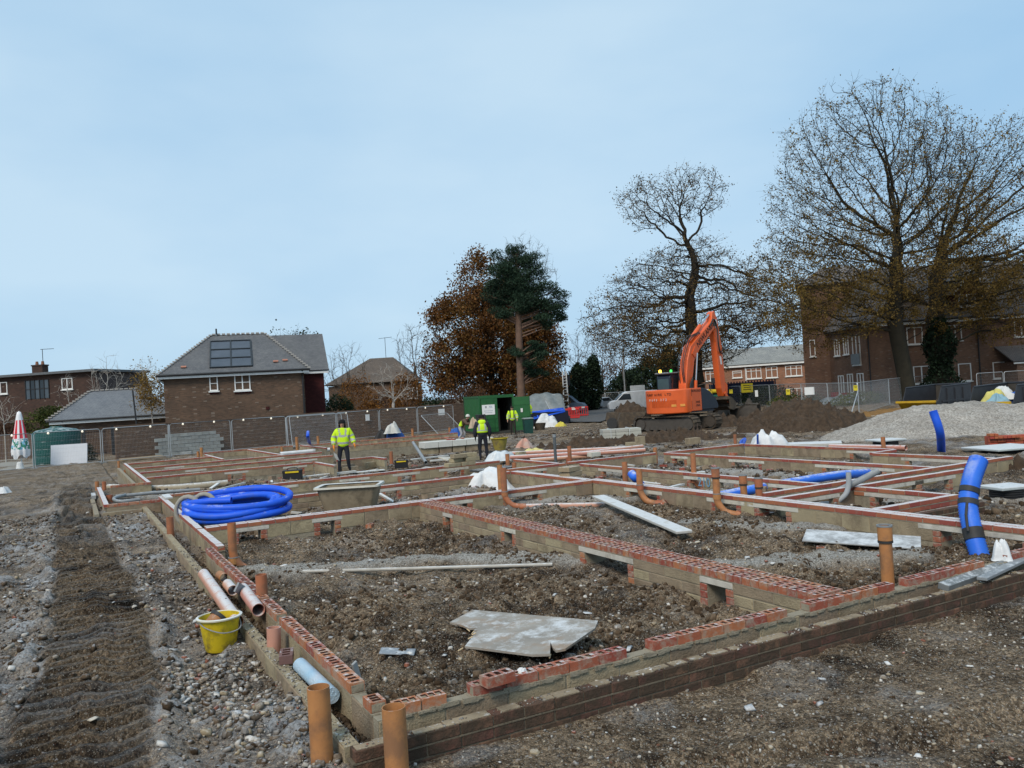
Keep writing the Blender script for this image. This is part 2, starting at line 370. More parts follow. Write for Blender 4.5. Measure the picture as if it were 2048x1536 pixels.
def ground(x, y):
    dep = .474*x+.88*y
    inside = sstep(1.42, 1.52, x)*sstep(4.72, 4.82, y)
    front = 1-sstep(4.68, 4.76, y); left = (1-sstep(1.36, 1.46, x))*(1-front)
    far = sstep(21, 35, dep)
    z = -.35+left*.09+front*.035-far*.33
    rough = np.clip(.95*inside+.75*left+.36*front, 0, 1)*(1-.45*sstep(30, 60, dep))
    big = fbm(x, y, .55, 3, 3)-.5
    z = z+big*.16*(.35+.65*rough)
    lump = fbm(x, y, 2.1, 4, 21, .55)-.5
    z = z+lump*.26*rough
    c1, r1 = cells(x+.12*lump, y, 4.2, 40); c2, r2 = cells(x, y+.1*lump, 10.0, 60)
    clod = np.clip(.62-c1, 0, 1)*(.35+.65*r1)*.15+np.clip(.6-c2, 0, 1)*r2*.075
    patch = sstep(.38, .62, fbm(x, y, .8, 3, 77))
    z = z+clod*rough*(.35+.65*patch)+(fbm(x, y, 16, 3, 91)-.5)*.035*(.35+.65*rough)
    # caterpillar tracks along the left side
    tx = np.interp(y, [p[1] for p in TRACK[::-1]], [p[0] for p in TRACK[::-1]])
    u = x-tx+(fbm(x, y, 1.3, 3, 71)-.5)*.22; w = .43; k = (1-sstep(w-.06, w+.04, np.abs(u)))*(1-front)*(y < 33)
    tread = .5+.5*np.sin((y+.05*np.sin(u*9))*2*math.pi/.21+.5*fbm(x, y, 2, 2, 5))
    tread = sstep(.34, .62, tread)*(.65+.35*sstep(.32, .55, fbm(x, y, 1.3, 2, 8)))
    rib = np.exp(-((np.abs(u)-.02)/.05)**2)*.4
    zt = -.335+left*.03-.33*far*left+tread*.16+rib*.07+(fbm(x, y, 9, 3, 4)-.5)*.04+big*.07
    z = z*(1-k)+zt*k
    berm = np.exp(-((np.abs(u)-w-.1)/.1)**2)*left*(y < 30); z = z+berm*.13*np.clip(fbm(x, y, 2.2, 4, 9)*2-.6, 0, 1)
    # wheel arcs on the near ground at the right
    r = np.hypot(x-1.0, y+5.2); r = r+(fbm(x, y, 1.1, 3, 88)-.5)*.35; arc = front*sstep(1.8, 3, x)
    z = z+arc*(-.075*np.exp(-((r-9.1)/.10)**2)+.03*np.exp(-((r-9.32)/.09)**2)-.06*np.exp(-((r-8.35)/.13)**2)+.025*np.exp(-((r-8.62)/.09)**2))
    g = np.zeros(np.shape(x))
    for pts, wd in GRAVEL:
        d = seg_dist(x, y, pts)+(fbm(x, y, 3, 2, 33)-.5)*.22; g = np.maximum(g, 1-sstep(wd*.55, wd, d))
    z = z*(1-g*.75)+(-.29-.33*far)*g*.75+g*(fbm(x, y, 26, 2, 50)*.03+fbm(x, y, 4, 2, 51)*.08)
    s = np.zeros(np.shape(x))
    for cx, cy, rad, hh in SANDM:
        q = np.exp(-((x-cx)**2+(y-cy)**2)/(rad*.62)**2); z = z+q*hh; s = np.maximum(s, sstep(.2, .5, q))
    # trodden sandy strip towards the far left gate, smooth mud in front of the container
    fl = sstep(28, 36, y)*(1-sstep(2.5, 5, x)); s = np.maximum(s, fl*.7*sstep(.3, .55, fbm(x, y, .5, 3, 70)))
    # frost on the lumps
    crest = sstep(.02, .07, clod+lump*.09)
    fz = np.clip(left*(1-k)*(.25+.95*sstep(.40, .62, fbm(x, y, 1.5, 3, 15)))*(1-.75*sstep(19, 24, y))+.55*inside*sstep(.5, .66, fbm(x, y, .7, 3, 16))*sstep(9, 18, dep)
                 + .22*inside*sstep(.55, .7, fbm(x, y, 1.1, 3, 17))+.3*front*sstep(.6, .72, fbm(x, y, 1.6, 3, 18)), 0, 1)
    frost = np.clip(fz*(.35+.9*crest)+berm*.2*left+k*.35*tread*sstep(.6, .75, fbm(x, y, 1.1, 2, 66)), 0, 1)*(1-sstep(40, 60, dep))
    tone = fbm(x, y, 1.7, 4, 44); wet = k*(1-front)
    return z, dict(frost=frost, gravel=g, sand=s, tone=tone, wet=wet, clod=np.clip(.5+(lump*.3+clod*5-.1), 0, 1))
def gz(x, y):
    z, _ = ground(np.array([float(x)]), np.array([float(y)])); return float(z[0])
def axis(lo, fine0, fine1, step, grow, hi):
    a = list(np.arange(fine0, fine1, step)); s = step; v = a[-1]
    while v < hi: s = max(s*1.0, s+grow*step if s < .6 else s*1.07); v += s; a.append(v)
    b = []; s = step*2; v = fine0
    while v > lo: s *= 1.25; v -= s; b.append(v)
    return np.array(b[::-1]+a)
gx = axis(-400, -1.6, 10.5, .034, .10, 900); gy = axis(-60, 2.2, 13.0, .024, .12, 1200)
X, Y = np.meshgrid(gx, gy); xs, ys = X.ravel(), Y.ravel()
gzs, ga = ground(xs, ys)
nx, ny = len(gx), len(gy); I = np.arange(nx*ny).reshape(ny, nx)
faces = np.stack([I[:-1, :-1].ravel(), I[:-1, 1:].ravel(), I[1:, 1:].ravel(), I[1:, :-1].ravel()], 1)

m, N, L, B = base('muddy_ground'); t = N.new('ShaderNodeTexCoord'); vec = t.outputs['Object']
def _at(n):
    a = N.new('ShaderNodeAttribute'); a.attribute_name = n; return a.outputs['Fac']
n1 = _noise(N, L, vec, 3.1, 7, .68); n2 = _noise(N, L, vec, 38, 6, .75); n3 = _noise(N, L, vec, 140, 3, .7)
f = _math(N, L, 'ADD', _math(N, L, 'MULTIPLY', n1, .75), _math(N, L, 'MULTIPLY', n2, .6)); f = _math(N, L, 'ADD', f, _math(N, L, 'MULTIPLY', _at('tone'), .5))
col = _ramp(N, L, f, [(.66, (.017, .011, .0065)), (.80, (.060, .040, .025)), (.93, (.20, .147, .097)), (1.0, (.27, .205, .14))])
vc = N.new('ShaderNodeTexVoronoi'); vc.inputs['Scale'].default_value = 42; vc.inputs['Randomness'].default_value = 1; L.new(vec, vc.inputs['Vector']); scv = N.new('ShaderNodeSeparateColor'); L.new(vc.outputs['Color'], scv.inputs[0])
v2 = N.new('ShaderNodeTexVoronoi'); v2.inputs['Scale'].default_value = 105; L.new(vec, v2.inputs['Vector']); sc2 = N.new('ShaderNodeSeparateColor'); L.new(v2.outputs['Color'], sc2.inputs[0])
col = _mixc(N, L, 1.0, col, _ramp(N, L, scv.outputs[0], [(0, (.42, .40, .38)), (.5, (.85, .84, .83)), (1, (1.5, 1.48, 1.45))]), 'MULTIPLY'); col = _mixc(N, L, 1.0, col, _ramp(N, L, sc2.outputs[0], [(0, (.5, .48, .46)), (.6, (.95, .95, .95)), (1, (1.5, 1.5, 1.5))]), 'MULTIPLY')
col = _mixc(N, L, _math(N, L, 'MULTIPLY', _at('sand'), _ramp(N, L, n1, [(.3, (.2, .2, .2)), (.6, (.85, .85, .85))])), col, _mixc(N, L, n2, (.13, .094, .06), (.26, .195, .128)))
def speck(scale, p, stops, w):
    v = N.new('ShaderNodeTexVoronoi'); v.inputs['Scale'].default_value = scale; L.new(vec, v.inputs['Vector'])
    sx = N.new('ShaderNodeSeparateColor'); L.new(v.outputs['Color'], sx.inputs[0])
    k = _math(N, L, 'LESS_THAN', sx.outputs[0], p); k = _math(N, L, 'MULTIPLY', k, _math(N, L, 'LESS_THAN', v.outputs['Distance'], w))
    return k, _ramp(N, L, sx.outputs[1], stops, 'CONSTANT')
ST = [(0, (.34, .30, .24)), (.25, (.15, .14, .13)), (.45, (.40, .37, .31)), (.6, (.22, .17, .12)), (.75, (.52, .50, .46)), (.88, (.25, .10, .06)), (.93, (.60, .57, .50))]
for sc_, p_, w_ in ((26, .13, .30), (62, .24, .36), (120, .25, .42)):
    k, c = speck(sc_, p_, ST, w_); col = _mixc(N, L, _math(N, L, 'MULTIPLY', k, .75), col, c)
vg = N.new('ShaderNodeTexVoronoi'); vg.inputs['Scale'].default_value = 75; L.new(vec, vg.inputs['Vector']); sg = N.new('ShaderNodeSeparateColor'); L.new(vg.outputs['Color'], sg.inputs[0])
gcol = _ramp(N, L, sg.outputs[0], [(0, (.24, .215, .18)), (.4, (.44, .41, .36)), (.75, (.60, .57, .52)), (1, (.70, .68, .63))])
gcol = _mixc(N, L, _math(N, L, 'MULTIPLY', vg.outputs['Distance'], .45), gcol, (.06, .05, .04))
col = _mixc(N, L, _math(N, L, 'MULTIPLY', _at('gravel'), _ramp(N, L, n1, [(.3, (.55, .55, .55)), (.5, (1, 1, 1))])), col, gcol)
fr = _math(N, L, 'MULTIPLY', _at('frost'), _ramp(N, L, n2, [(.34, (0, 0, 0)), (.54, (1, 1, 1))])); fr = _math(N, L, 'MULTIPLY', fr, 1.0, True)
g_ = N.new('ShaderNodeNewGeometry'); sn_ = N.new('ShaderNodeSeparateXYZ'); L.new(g_.outputs['Normal'], sn_.inputs[0])
fr = _math(N, L, 'MULTIPLY', fr, _ramp(N, L, sn_.outputs['Z'], [(.35, (.2, .2, .2)), (.85, (1, 1, 1))]))
col = _mixc(N, L, _math(N, L, 'MULTIPLY', fr, .85), col, _mixc(N, L, n3, (.36, .36, .36), (.66, .68, .70)))
col = _mixc(N, L, _math(N, L, 'MULTIPLY', _at('wet'), .55), col, _mixc(N, L, 1.0, col, (.42, .40, .38), 'MULTIPLY'))
L.new(col, B.inputs['Base Color'])
ro = _math(N, L, 'SUBTRACT', .93, _math(N, L, 'MULTIPLY', _at('wet'), .38)); L.new(ro, B.inputs['Roughness']); B.inputs['Specular IOR Level'].default_value = .12
bu = N.new('ShaderNodeBump'); bu.inputs['Strength'].default_value = 1; bu.inputs['Distance'].default_value = .05
hh = _math(N, L, 'ADD', _math(N, L, 'MULTIPLY', n2, .7), _math(N, L, 'MULTIPLY', n3, .35)); hh = _math(N, L, 'SUBTRACT', hh, _math(N, L, 'MULTIPLY', vc.outputs['Distance'], .30)); hh = _math(N, L, 'SUBTRACT', hh, _math(N, L, 'MULTIPLY', v2.outputs['Distance'], .12)); hh = _math(N, L, 'SUBTRACT', hh, _math(N, L, 'MULTIPLY', _math(N, L, 'MULTIPLY', vg.outputs['Distance'], _at('gravel')), .22))
L.new(hh, bu.inputs['Height']); L.new(bu.outputs[0], B.inputs['Normal'])
M_SOIL = m
gme = npmesh('ground', np.stack([xs, ys, gzs], 1), faces, M_SOIL, True)
for k_, v_ in ga.items():
    if k_ != 'clod': attr(gme, k_, v_)
GROUND = struct(ob('ground', gme))

# ---- loose stones and rubble lying on it
def stone_mat(name, stops):
    m, N, L, B = base(name); g = N.new('ShaderNodeNewGeometry'); oi = N.new('ShaderNodeObjectInfo')
    rv = _math(N, L, 'FRACT', _math(N, L, 'ADD', g.outputs['Random Per Island'], oi.outputs['Random']))
    col = _ramp(N, L, rv, stops, 'CONSTANT'); t = N.new('ShaderNodeTexCoord'); n = _noise(N, L, t.outputs['Object'], 30, 5, .7)
    col = _mixc(N, L, 1.0, col, _ramp(N, L, n, [(.3, (.55, .52, .5)), (.7, (1.2, 1.2, 1.2))]), 'MULTIPLY')
    s = N.new('ShaderNodeSeparateXYZ'); L.new(g.outputs['Normal'], s.inputs[0])
    k = _math(N, L, 'MULTIPLY', _ramp(N, L, s.outputs['Z'], [(.4, (0, 0, 0)), (.9, (1, 1, 1))]), _ramp(N, L, n, [(.45, (0, 0, 0)), (.62, (.55, .55, .55))]))
    col = _mixc(N, L, k, col, (.5, .51, .52))
    L.new(col, B.inputs['Base Color']); B.inputs['Roughness'].default_value = .85; B.inputs['Specular IOR Level'].default_value = .3
    return m
M_STONE = stone_mat('rubble_stone', [(0, (.16, .125, .09)), (.2, (.25, .21, .16)), (.36, (.17, .15, .13)), (.5, (.10, .08, .06)), (.64, (.32, .26, .17)), (.74, (.20, .16, .12)), (.84, (.27, .10, .06)), (.88, (.44, .41, .36)), (.97, (.58, .56, .52))])
M_PEB = stone_mat('grit_stone', [(0, (.12, .10, .08)), (.28, (.26, .23, .19)), (.5, (.17, .15, .13)), (.64, (.38, .32, .23)), (.76, (.09, .075, .06)), (.84, (.50, .47, .42)), (.94, (.27, .11, .07)), (.96, (.64, .61, .55))])
CUBE = np.array([(-1,-1,-1),(1,-1,-1),(1,1,-1),(-1,1,-1),(-1,-1,1),(1,-1,1),(1,1,1),(-1,1,1)], float)
CF6 = np.array([(0,3,2,1),(4,5,6,7),(0,1,5,4),(1,2,6,5),(2,3,7,6),(3,0,4,7)])
def scatter(name, pts, size, mat, flat=(.45, .8), label=None, parent=None, sink=.35, z0=None):
    n = len(pts); V = np.repeat(CUBE[None], n, 0)*(1+rng.uniform(-.45, .25, (n, 8, 3)))*.62
    V[:, 4:, :2] *= rng.uniform(.45, .95, (n, 1, 1))
    V *= np.stack([rng.uniform(.7, 1.5, n), rng.uniform(.6, 1.1, n), rng.uniform(*flat, n)], 1)[:, None, :]*size[:, None, None]
    a = rng.uniform(0, 6.28, n); c, s = np.cos(a), np.sin(a); tl = rng.uniform(-.35, .35, n)
    x = V[:, :, 0]*c[:, None]-V[:, :, 1]*s[:, None]; y = V[:, :, 0]*s[:, None]+V[:, :, 1]*c[:, None]; z = V[:, :, 2]+x*tl[:, None]
    zg, _ = ground(pts[:, 0], pts[:, 1])
    zg = zg if z0 is None else np.full(n, z0); z = z+zg[:, None]+size[:, None]*sink
    v = np.stack([x+pts[:, 0:1], y+pts[:, 1:2], z], 2).reshape(-1, 3)
    f = (CF6[None]+np.arange(n)[:, None, None]*8).reshape(-1, 4)
    o = ob(name, npmesh(name, v, f, mat), parent); o['kind'] = 'stuff'
    if label: o['label'] = label
    return o
def rect(n, x0, x1, y0, y1): return np.stack([rng.uniform(x0, x1, n), rng.uniform(y0, y1, n)], 1)
def clean(p):
    """keep stones off the foundation walls and out of the smooth caterpillar track"""
    x, y = p[:, 0], p[:, 1]
    ok = ~((x > 1.3) & (x < 1.68) & (y > 4.6) & (y < 21)) & ~((y > 4.64) & (y < 5.0) & (x > 1.3)) & ~((x > 5.5) & (x < 5.86) & (y > 4.6) & (y < 14.4)) & ~((x > 9.3) & (x < 9.5)) & ~((y > 14.1) & (y < 14.45))
    tx = np.interp(y, [q[1] for q in TRACK[::-1]], [q[0] for q in TRACK[::-1]])
    ok &= ~((np.abs(x-tx) < .45) & (rng.uniform(size=len(x)) < .9)); return p[ok]
def sz(n, a, b, pw=2.5): return a+(b-a)*rng.uniform(0, 1, n)**pw
pl = clean(np.concatenate([rect(2300, .60, 1.36, 4.6, 7.4), rect(1100, .45, 1.38, 6.8, 12)])); pl = pl[rng.uniform(size=len(pl)) < sstep(.32, .55, fbm(pl[:, 0], pl[:, 1], 1.6, 3, 130))]; scatter('rubble', pl, sz(len(pl), .008, .044, 3.0), M_STONE, label='grey and brown rubble stones along the left foundation wall')
pl = clean(rect(5200, -3, 1.36, 5.2, 21)); scatter('gravel', pl, sz(len(pl), .009, .05, 3), M_STONE, label='frosted pebbles and broken stone on the left ground')
pl = clean(rect(8500, .6, 13, 1.6, 4.64)); scatter('grit', pl, sz(len(pl), .0045, .022, 3.0), M_PEB, label='pale grit and pebbles on the near right mud')
pl = clean(rect(7200, 1.7, 9.3, 5, 14.1)); scatter('grit', pl, sz(len(pl), .006, .034, 3.2), M_PEB, label='pebbles in the soil between the near foundation walls')
pl = clean(np.concatenate([rect(2200, 9.5, 17, 3.5, 10), rect(2200, 1.8, 11, 14.4, 21), rect(1500, 9.5, 17, 10, 18)])); scatter('grit', pl, sz(len(pl), .010, .05, 3), M_PEB, label='pebbles in the soil of the farther foundation cells')
pl = rect(3800, 3, 36, 21, 50); pl = pl[(.474*pl[:, 0]+.88*pl[:, 1] < 60)]; scatter('gravel', pl, sz(len(pl), .02, .075, 2.5), M_PEB, label='scattered stones on the far muddy yard')
# clods of the same soil
m, N, L, B = base('soil_clod'); g = N.new('ShaderNodeNewGeometry'); t = N.new('ShaderNodeTexCoord'); n = _noise(N, L, t.outputs['Object'], 34, 6, .7)
f = _math(N, L, 'ADD', _math(N, L, 'MULTIPLY', g.outputs['Random Per Island'], .55), _math(N, L, 'MULTIPLY', n, .6))
col = _ramp(N, L, f, [(.25, (.030, .020, .012)), (.6, (.085, .058, .037)), (.9, (.165, .12, .081))])
s = N.new('ShaderNodeSeparateXYZ'); L.new(g.outputs['Normal'], s.inputs[0])
at = N.new('ShaderNodeTexCoord'); px = N.new('ShaderNodeSeparateXYZ'); L.new(at.outputs['Object'], px.inputs[0])
cold = _math(N, L, 'MAXIMUM', _math(N, L, 'LESS_THAN', px.outputs['X'], 1.5), _math(N, L, 'MULTIPLY', _math(N, L, 'GREATER_THAN', px.outputs['Y'], 13), .7))
k = _math(N, L, 'MULTIPLY', _ramp(N, L, s.outputs['Z'], [(.45, (0, 0, 0)), (.9, (1, 1, 1))]), _ramp(N, L, n, [(.44, (0, 0, 0)), (.6, (.7, .7, .7))])); k = _math(N, L, 'MULTIPLY', k, cold)
col = _mixc(N, L, k, col, (.52, .54, .56))
L.new(col, B.inputs['Base Color']); B.inputs['Roughness'].default_value = .95; B.inputs['Specular IOR Level'].default_value = .1
bb = N.new('ShaderNodeBump'); bb.inputs['Strength'].default_value = .8; bb.inputs['Distance'].default_value = .02; L.new(n, bb.inputs['Height']); L.new(bb.outputs[0], B.inputs['Normal'])
M_CLOD = m
def thin(p, f, lo, hi, seed):
    v = fbm(p[:, 0], p[:, 1], f, 3, seed); return p[rng.uniform(size=len(p)) < sstep(lo, hi, v)]
pl = thin(clean(rect(34000, 1.7, 9.3, 5, 14.1)), 1.0, .36, .6, 120); scatter('soil_clods', pl, sz(len(pl), .006, .05, 3.4), M_CLOD, (.5, 1), 'crumbly brown clods in the near foundation cells', sink=.1)
pl = thin(clean(rect(12000, -3, 1.36, 4.8, 22)), 1.0, .3, .6, 121); scatter('soil_clods', pl, sz(len(pl), .009, .055, 2.6), M_CLOD, (.5, 1), 'frosted brown clods on the left ground', sink=.1)
pl = thin(clean(rect(8000, .6, 13, 1.6, 4.64)), 1.2, .45, .7, 122); scatter('soil_clods', pl, sz(len(pl), .005, .022, 2.6), M_CLOD, (.5, 1), 'small mud crumbs on the near right ground', sink=.1)
pl = thin(clean(np.concatenate([rect(5500, 9.5, 17, 3.5, 18), rect(5500, 1.8, 11, 14.4, 21), rect(5500, 1.9, 16, 21, 34)])), .8, .34, .58, 123); scatter('soil_clods', pl, sz(len(pl), .02, .10, 2.4), M_CLOD, (.5, 1), 'dark clods in the farther foundation cells', sink=.1)
pl = thin(rect(9000, 8, 40, 22, 46), .35, .42, .62, 124); scatter('soil_clods', pl, sz(len(pl), .03, .17, 2.6), M_CLOD, (.45, .9), 'churned dark clods around the excavator', sink=.1)
# pale flat shards: frozen plastic, slate and plaster chips
M_SHARD = stone_mat('pale_shard', [(0, (.55, .57, .58)), (.35, (.40, .41, .42)), (.6, (.66, .66, .64)), (.85, (.50, .44, .34))])
pl = clean(np.concatenate([rect(420, -2.5, 1.3, 5.2, 20), rect(150, 1, 12, 1.8, 4.5), rect(220, 1.7, 9.2, 5, 14)])); scatter('rubble', pl, sz(len(pl), .018, .06, 1.8), M_SHARD, (.08, .3), label='pale flat shards of slate and plaster lying about', sink=.25)
# the largest stones one by one
STM = []
for k in range(6):
    q = CUBE*(1+rng.uniform(-.4, .2, (8, 3))); q[4:, :2] *= rng.uniform(.5, .9); mb = MB(); mb.add([tuple(p) for p in q], [tuple(f) for f in CF6])
    bm = bmesh.new(); me = mb.mesh('stone', M_STONE); bm.from_mesh(me); bmesh.ops.bevel(bm, geom=bm.edges[:], offset=.32, segments=1, affect='EDGES'); bm.to_mesh(me); bm.free(); STM.append(me)
big = np.concatenate([clean(rect(46, .55, 1.34, 4.7, 7.0)), clean(rect(40, -1.4, 1.3, 6, 13)), clean(rect(40, 1.8, 5.4, 5.1, 9)), clean(rect(26, 1.2, 8, 2.6, 4.5))])
for x_, y_ in big:
    s_ = random.uniform(.018, .042) if y_ > 4.6 else random.uniform(.014, .026)
    o = ob('stone', random.choice(STM), GROUND, (x_, y_, gz(x_, y_)+s_*.2), (random.uniform(-.3, .3), random.uniform(-.3, .3), random.uniform(0, 6)))
    o.scale = (s_*random.uniform(.8, 1.5), s_, s_*random.uniform(.45, .8))

# ================================================================== FOUNDATION WALLS (tops at z = 0)
M_RED = pm('red_brick', (.38, .118, .058), (.26, .08, .045), 9, .85, .3, 60, rnd=.42, frost=.30, frost_scale=20, dirt=(.32, .28, .22), dirt_amt=.46, dirt_scale=12)
M_REDF = pm('frosted_red_brick', (.35, .108, .062), (.26, .08, .052), 9, .85, .3, 60, rnd=.26, frost=.86, frost_scale=26, dirt=(.28, .24, .19), dirt_amt=.2, dirt_scale=9)
M_OLDB = pm('old_stained_brick', (.19, .088, .058), (.10, .056, .04), 7, .92, .7, 40, rnd=.5, dirt=(.055, .039, .026), dirt_amt=.8, dirt_scale=5)
M_BLOCK = pm('buff_concrete_block', (.37, .295, .195), (.25, .20, .135), 4, .92, .8, 55, rnd=.34, dirt=(.15, .115, .075), dirt_amt=.42, dirt_scale=3)
M_MORT = pm('grey_mortar', (.33, .29, .215), (.22, .19, .14), 8, .95, .6, 50, dirt=(.12, .095, .065), dirt_amt=.3)
M_DIRTM = pm('dirty_mortar', (.17, .14, .10), (.10, .08, .056), 6, .95, .6, 50)
M_MORTF = pm('frosted_mortar', (.31, .28, .22), (.22, .19, .15), 8, .95, .6, 50, frost=.6)
M_LINT = pm('pale_concrete_lintel', (.60, .57, .50), (.42, .39, .33), 7, .9, .3, 60, rnd=.15, dirt=(.2, .17, .13), dirt_amt=.3)
M_OUTB = pm('weathered_block_top', (.36, .29, .19), (.24, .19, .125), 6, .93, .6, 60, rnd=.2, dirt=(.14, .11, .075), dirt_amt=.45, frost=.15)
M_HOLESHADE = pm('painted_hole_shade', (.085, .032, .022), (.05, .022, .017), 9, .95)  # shade inside the brick holes, painted as a dark clay colour
MESH = {}
def brick_mesh(l, w, h, mat, holes=0, b=.004):
    key = (round(l, 3), round(w, 3), round(h, 3), mat.name, holes)
    if key in MESH: return MESH[key]
    mb = MB()
    if not holes: mb.cbox((0, 0, 0), (l, w, h), b)
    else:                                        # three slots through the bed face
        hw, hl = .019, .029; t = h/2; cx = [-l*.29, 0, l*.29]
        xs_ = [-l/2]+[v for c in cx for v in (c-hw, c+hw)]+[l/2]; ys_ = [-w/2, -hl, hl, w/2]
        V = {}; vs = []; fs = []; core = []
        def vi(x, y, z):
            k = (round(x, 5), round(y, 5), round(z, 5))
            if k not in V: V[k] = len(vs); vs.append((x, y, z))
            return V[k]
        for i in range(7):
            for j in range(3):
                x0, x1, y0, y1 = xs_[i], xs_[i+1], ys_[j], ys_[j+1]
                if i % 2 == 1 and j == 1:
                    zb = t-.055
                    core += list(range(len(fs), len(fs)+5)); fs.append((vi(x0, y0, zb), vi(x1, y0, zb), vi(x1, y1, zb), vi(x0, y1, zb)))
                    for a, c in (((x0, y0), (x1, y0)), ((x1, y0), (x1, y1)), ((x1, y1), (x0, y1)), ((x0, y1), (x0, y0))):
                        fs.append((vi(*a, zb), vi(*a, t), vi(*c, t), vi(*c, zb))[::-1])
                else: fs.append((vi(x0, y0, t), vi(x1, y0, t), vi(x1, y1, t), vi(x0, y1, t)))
        o = [vi(-l/2, -w/2, t), vi(l/2, -w/2, t), vi(l/2, w/2, t), vi(-l/2, w/2, t)]
        # rim vertices lie along the edges: close the sides with n-gons
        def edge(y): return [vi(x, y, t) for x in xs_]
        b0, b1, b2, b3 = (vi(-l/2, -w/2, -t), vi(l/2, -w/2, -t), vi(l/2, w/2, -t), vi(-l/2, w/2, -t))
        fs.append(tuple([b0, b1]+edge(-w/2)[::-1])); fs.append(tuple([b2, b3]+edge(w/2)))
        fs.append(tuple([b1, b2]+[vi(l/2, y, t) for y in ys_[::-1]])); fs.append(tuple([b3, b0]+[vi(-l/2, y, t) for y in ys_]))
        mb.add(vs, fs)
        for c in core: mb.m[c] = 1  # hole walls and floors take the painted shade colour
    MESH[key] = mb.mesh('brick', [mat, M_HOLESHADE] if holes else mat); return MESH[key]
def block_mesh(l, w, h, mat):
    key = ('b', round(l, 2), round(w, 3), round(h, 3), mat.name)
    if key not in MESH: MESH[key] = MB().cbox((0, 0, 0), (l, w, h), .006).mesh('block', mat)
    return MESH[key]
def wall(label, ax, f0, a0, a1, th=.1025, top=0., runs=None, op=(), course='stretcher', blocks='tall', holes=0, brick=None, zb=-.95, lower=0, name='foundation_wall', block=None, mort=None):
    """one leaf of wall. ax 'x' runs along X with its near face at y = f0, ax 'y' runs along Y with its left face at x = f0.
       op: openings (start, end, lintel overhang) below the top course"""
    brick = brick or M_REDF; block = block or M_BLOCK; mort = mort or M_MORT
    Ln = a1-a0; sg = 1 if ax == 'x' else -1
    W = thing(name, label, 'wall', (a0, f0, top) if ax == 'x' else (f0, a0, top), 0 if ax == 'x' else math.pi/2)
    cy = sg*th/2
    def put(n, me, x, y, z, rz=0, j=.0025):
        o = ob(n, me, W, (x+random.gauss(0, j*.6), y+random.gauss(0, j*.5), z+random.gauss(0, j*.4)), (random.gauss(0, .006), random.gauss(0, .004), rz+random.gauss(0, .006))); return o
    runs = [(r0-a0, r1-a0) for r0, r1 in runs] if runs else [(0, Ln)]
    op = [(o0-a0, o1-a0, e) for o0, o1, e in op]
    z = 0
    if course:                                   # top course of bricks
        for r0, r1 in runs:
            if course == 'stretcher':
                n = max(1, round((r1-r0)/.225)); p = (r1-r0)/n
                for k in range(n): put('brick', brick_mesh(p-.010, .1025 if th > .12 else th, .065, brick, holes), r0+(k+.5)*p, cy, -.0325)
            elif course == 'header':
                n = max(1, round((r1-r0)/.1125)); p = (r1-r0)/n
                for k in range(n): put('brick', brick_mesh(.215, p-.009, .065, brick, holes), r0+(k+.5)*p, sg*.1075, -.0325, math.pi/2)
                n = max(1, round((r1-r0)/.225)); p = (r1-r0)/n
                if th > .3:
                    for k in range(n): put('brick', brick_mesh(p-.010, .1025, .065, brick, holes), r0+(k+.5)*p, sg*(.225+.05125), -.0325)
            elif course == 'twin':               # two leaves with a groove between
                n = max(1, round((r1-r0)/.225)); p = (r1-r0)/n
                for k in range(n):
                    put('brick', brick_mesh(p-.010, .1025, .065, brick, holes), r0+(k+.5)*p, sg*.051, -.0325); put('brick', brick_mesh(p-.010, .1025, .065, brick, holes), r0+(k+.5)*p, sg*(th-.051), -.0325)
        z = -.065
    mbm = MB(); cuts = sorted(op); s = 0; segs = []
    for o0, o1, e in cuts: segs.append((s, o0)); s = o1
    segs.append((s, Ln))
    for s0, s1 in segs:
        if s1-s0 > .01: mbm.box(((s0+s1)/2, cy, (zb-top+z-.003)/2), (s1-s0, th-.014, (z-.003)-(zb-top)))
    if course and len(runs) >= 1 and course != 'twin':
        for r0, r1 in runs: mbm.box(((r0+r1)/2, cy, -.036), (r1-r0-.012, th-.016, .050))
    elif course == 'twin': mbm.box((Ln/2, cy, -.045), (Ln-.02, th-.016, .050))
    for o0, o1, e in cuts: mbm.box(((o0+o1)/2, cy, -.071), (o1-o0, th-.02, .006))
    for r0, r1 in runs: mbm.box(((r0+r1)/2, cy, -.0705), (r1-r0+.03, th+.004, .0095)) if course else None     # bed joint
    mbm.build('mortar', mort, W)
    z0 = z-.010
    for o0, o1, e in cuts:                       # lintels and brick jambs
        ob('lintel', block_mesh(o1-o0+2*e, th+.006, .066, M_LINT), W, ((o0+o1)/2, cy, z0-.034))
        for side in (o0-.052, o1+.052):
            for c in range(3): put('brick', brick_mesh(.1025, th+.002, .065, M_RED), side, cy, z0-.075*(c+1)-.034)
    def free(x0, x1): return all(x1 < o0-.105 or x0 > o1+.105 for o0, o1, e in cuts)
    hgt, rows = (.215, 1+lower) if blocks == 'tall' else ((.100, 3+lower) if blocks == 'flat' else (.065, 2+lower))
    if blocks:
        for r in range(rows):
            zc = z0-hgt/2-r*(hgt+.010); unit = .45 if blocks != 'brick' else .225
            for s0, s1 in segs:
                lo = s0+(.105 if s0 > 0 else 0); hi = s1-(.105 if s1 < Ln else 0)
                if hi-lo < .06: continue
                n = max(1, round((hi-lo)/unit)); p = (hi-lo)/n; off = (p/2 if r % 2 else 0)
                xs2 = [lo]+[lo+off+k*p for k in range(n+1) if lo+.05 < lo+off+k*p < hi-.05]+[hi]
                for x0, x1 in zip(xs2[:-1], xs2[1:]):
                    if blocks == 'brick': put('brick', brick_mesh(x1-x0-.010, th, .065, brick), (x0+x1)/2, cy, zc)
                    else: put('block', block_mesh(x1-x0-.010, th, hgt, block), (x0+x1)/2, cy, zc, j=.0015)
    return W
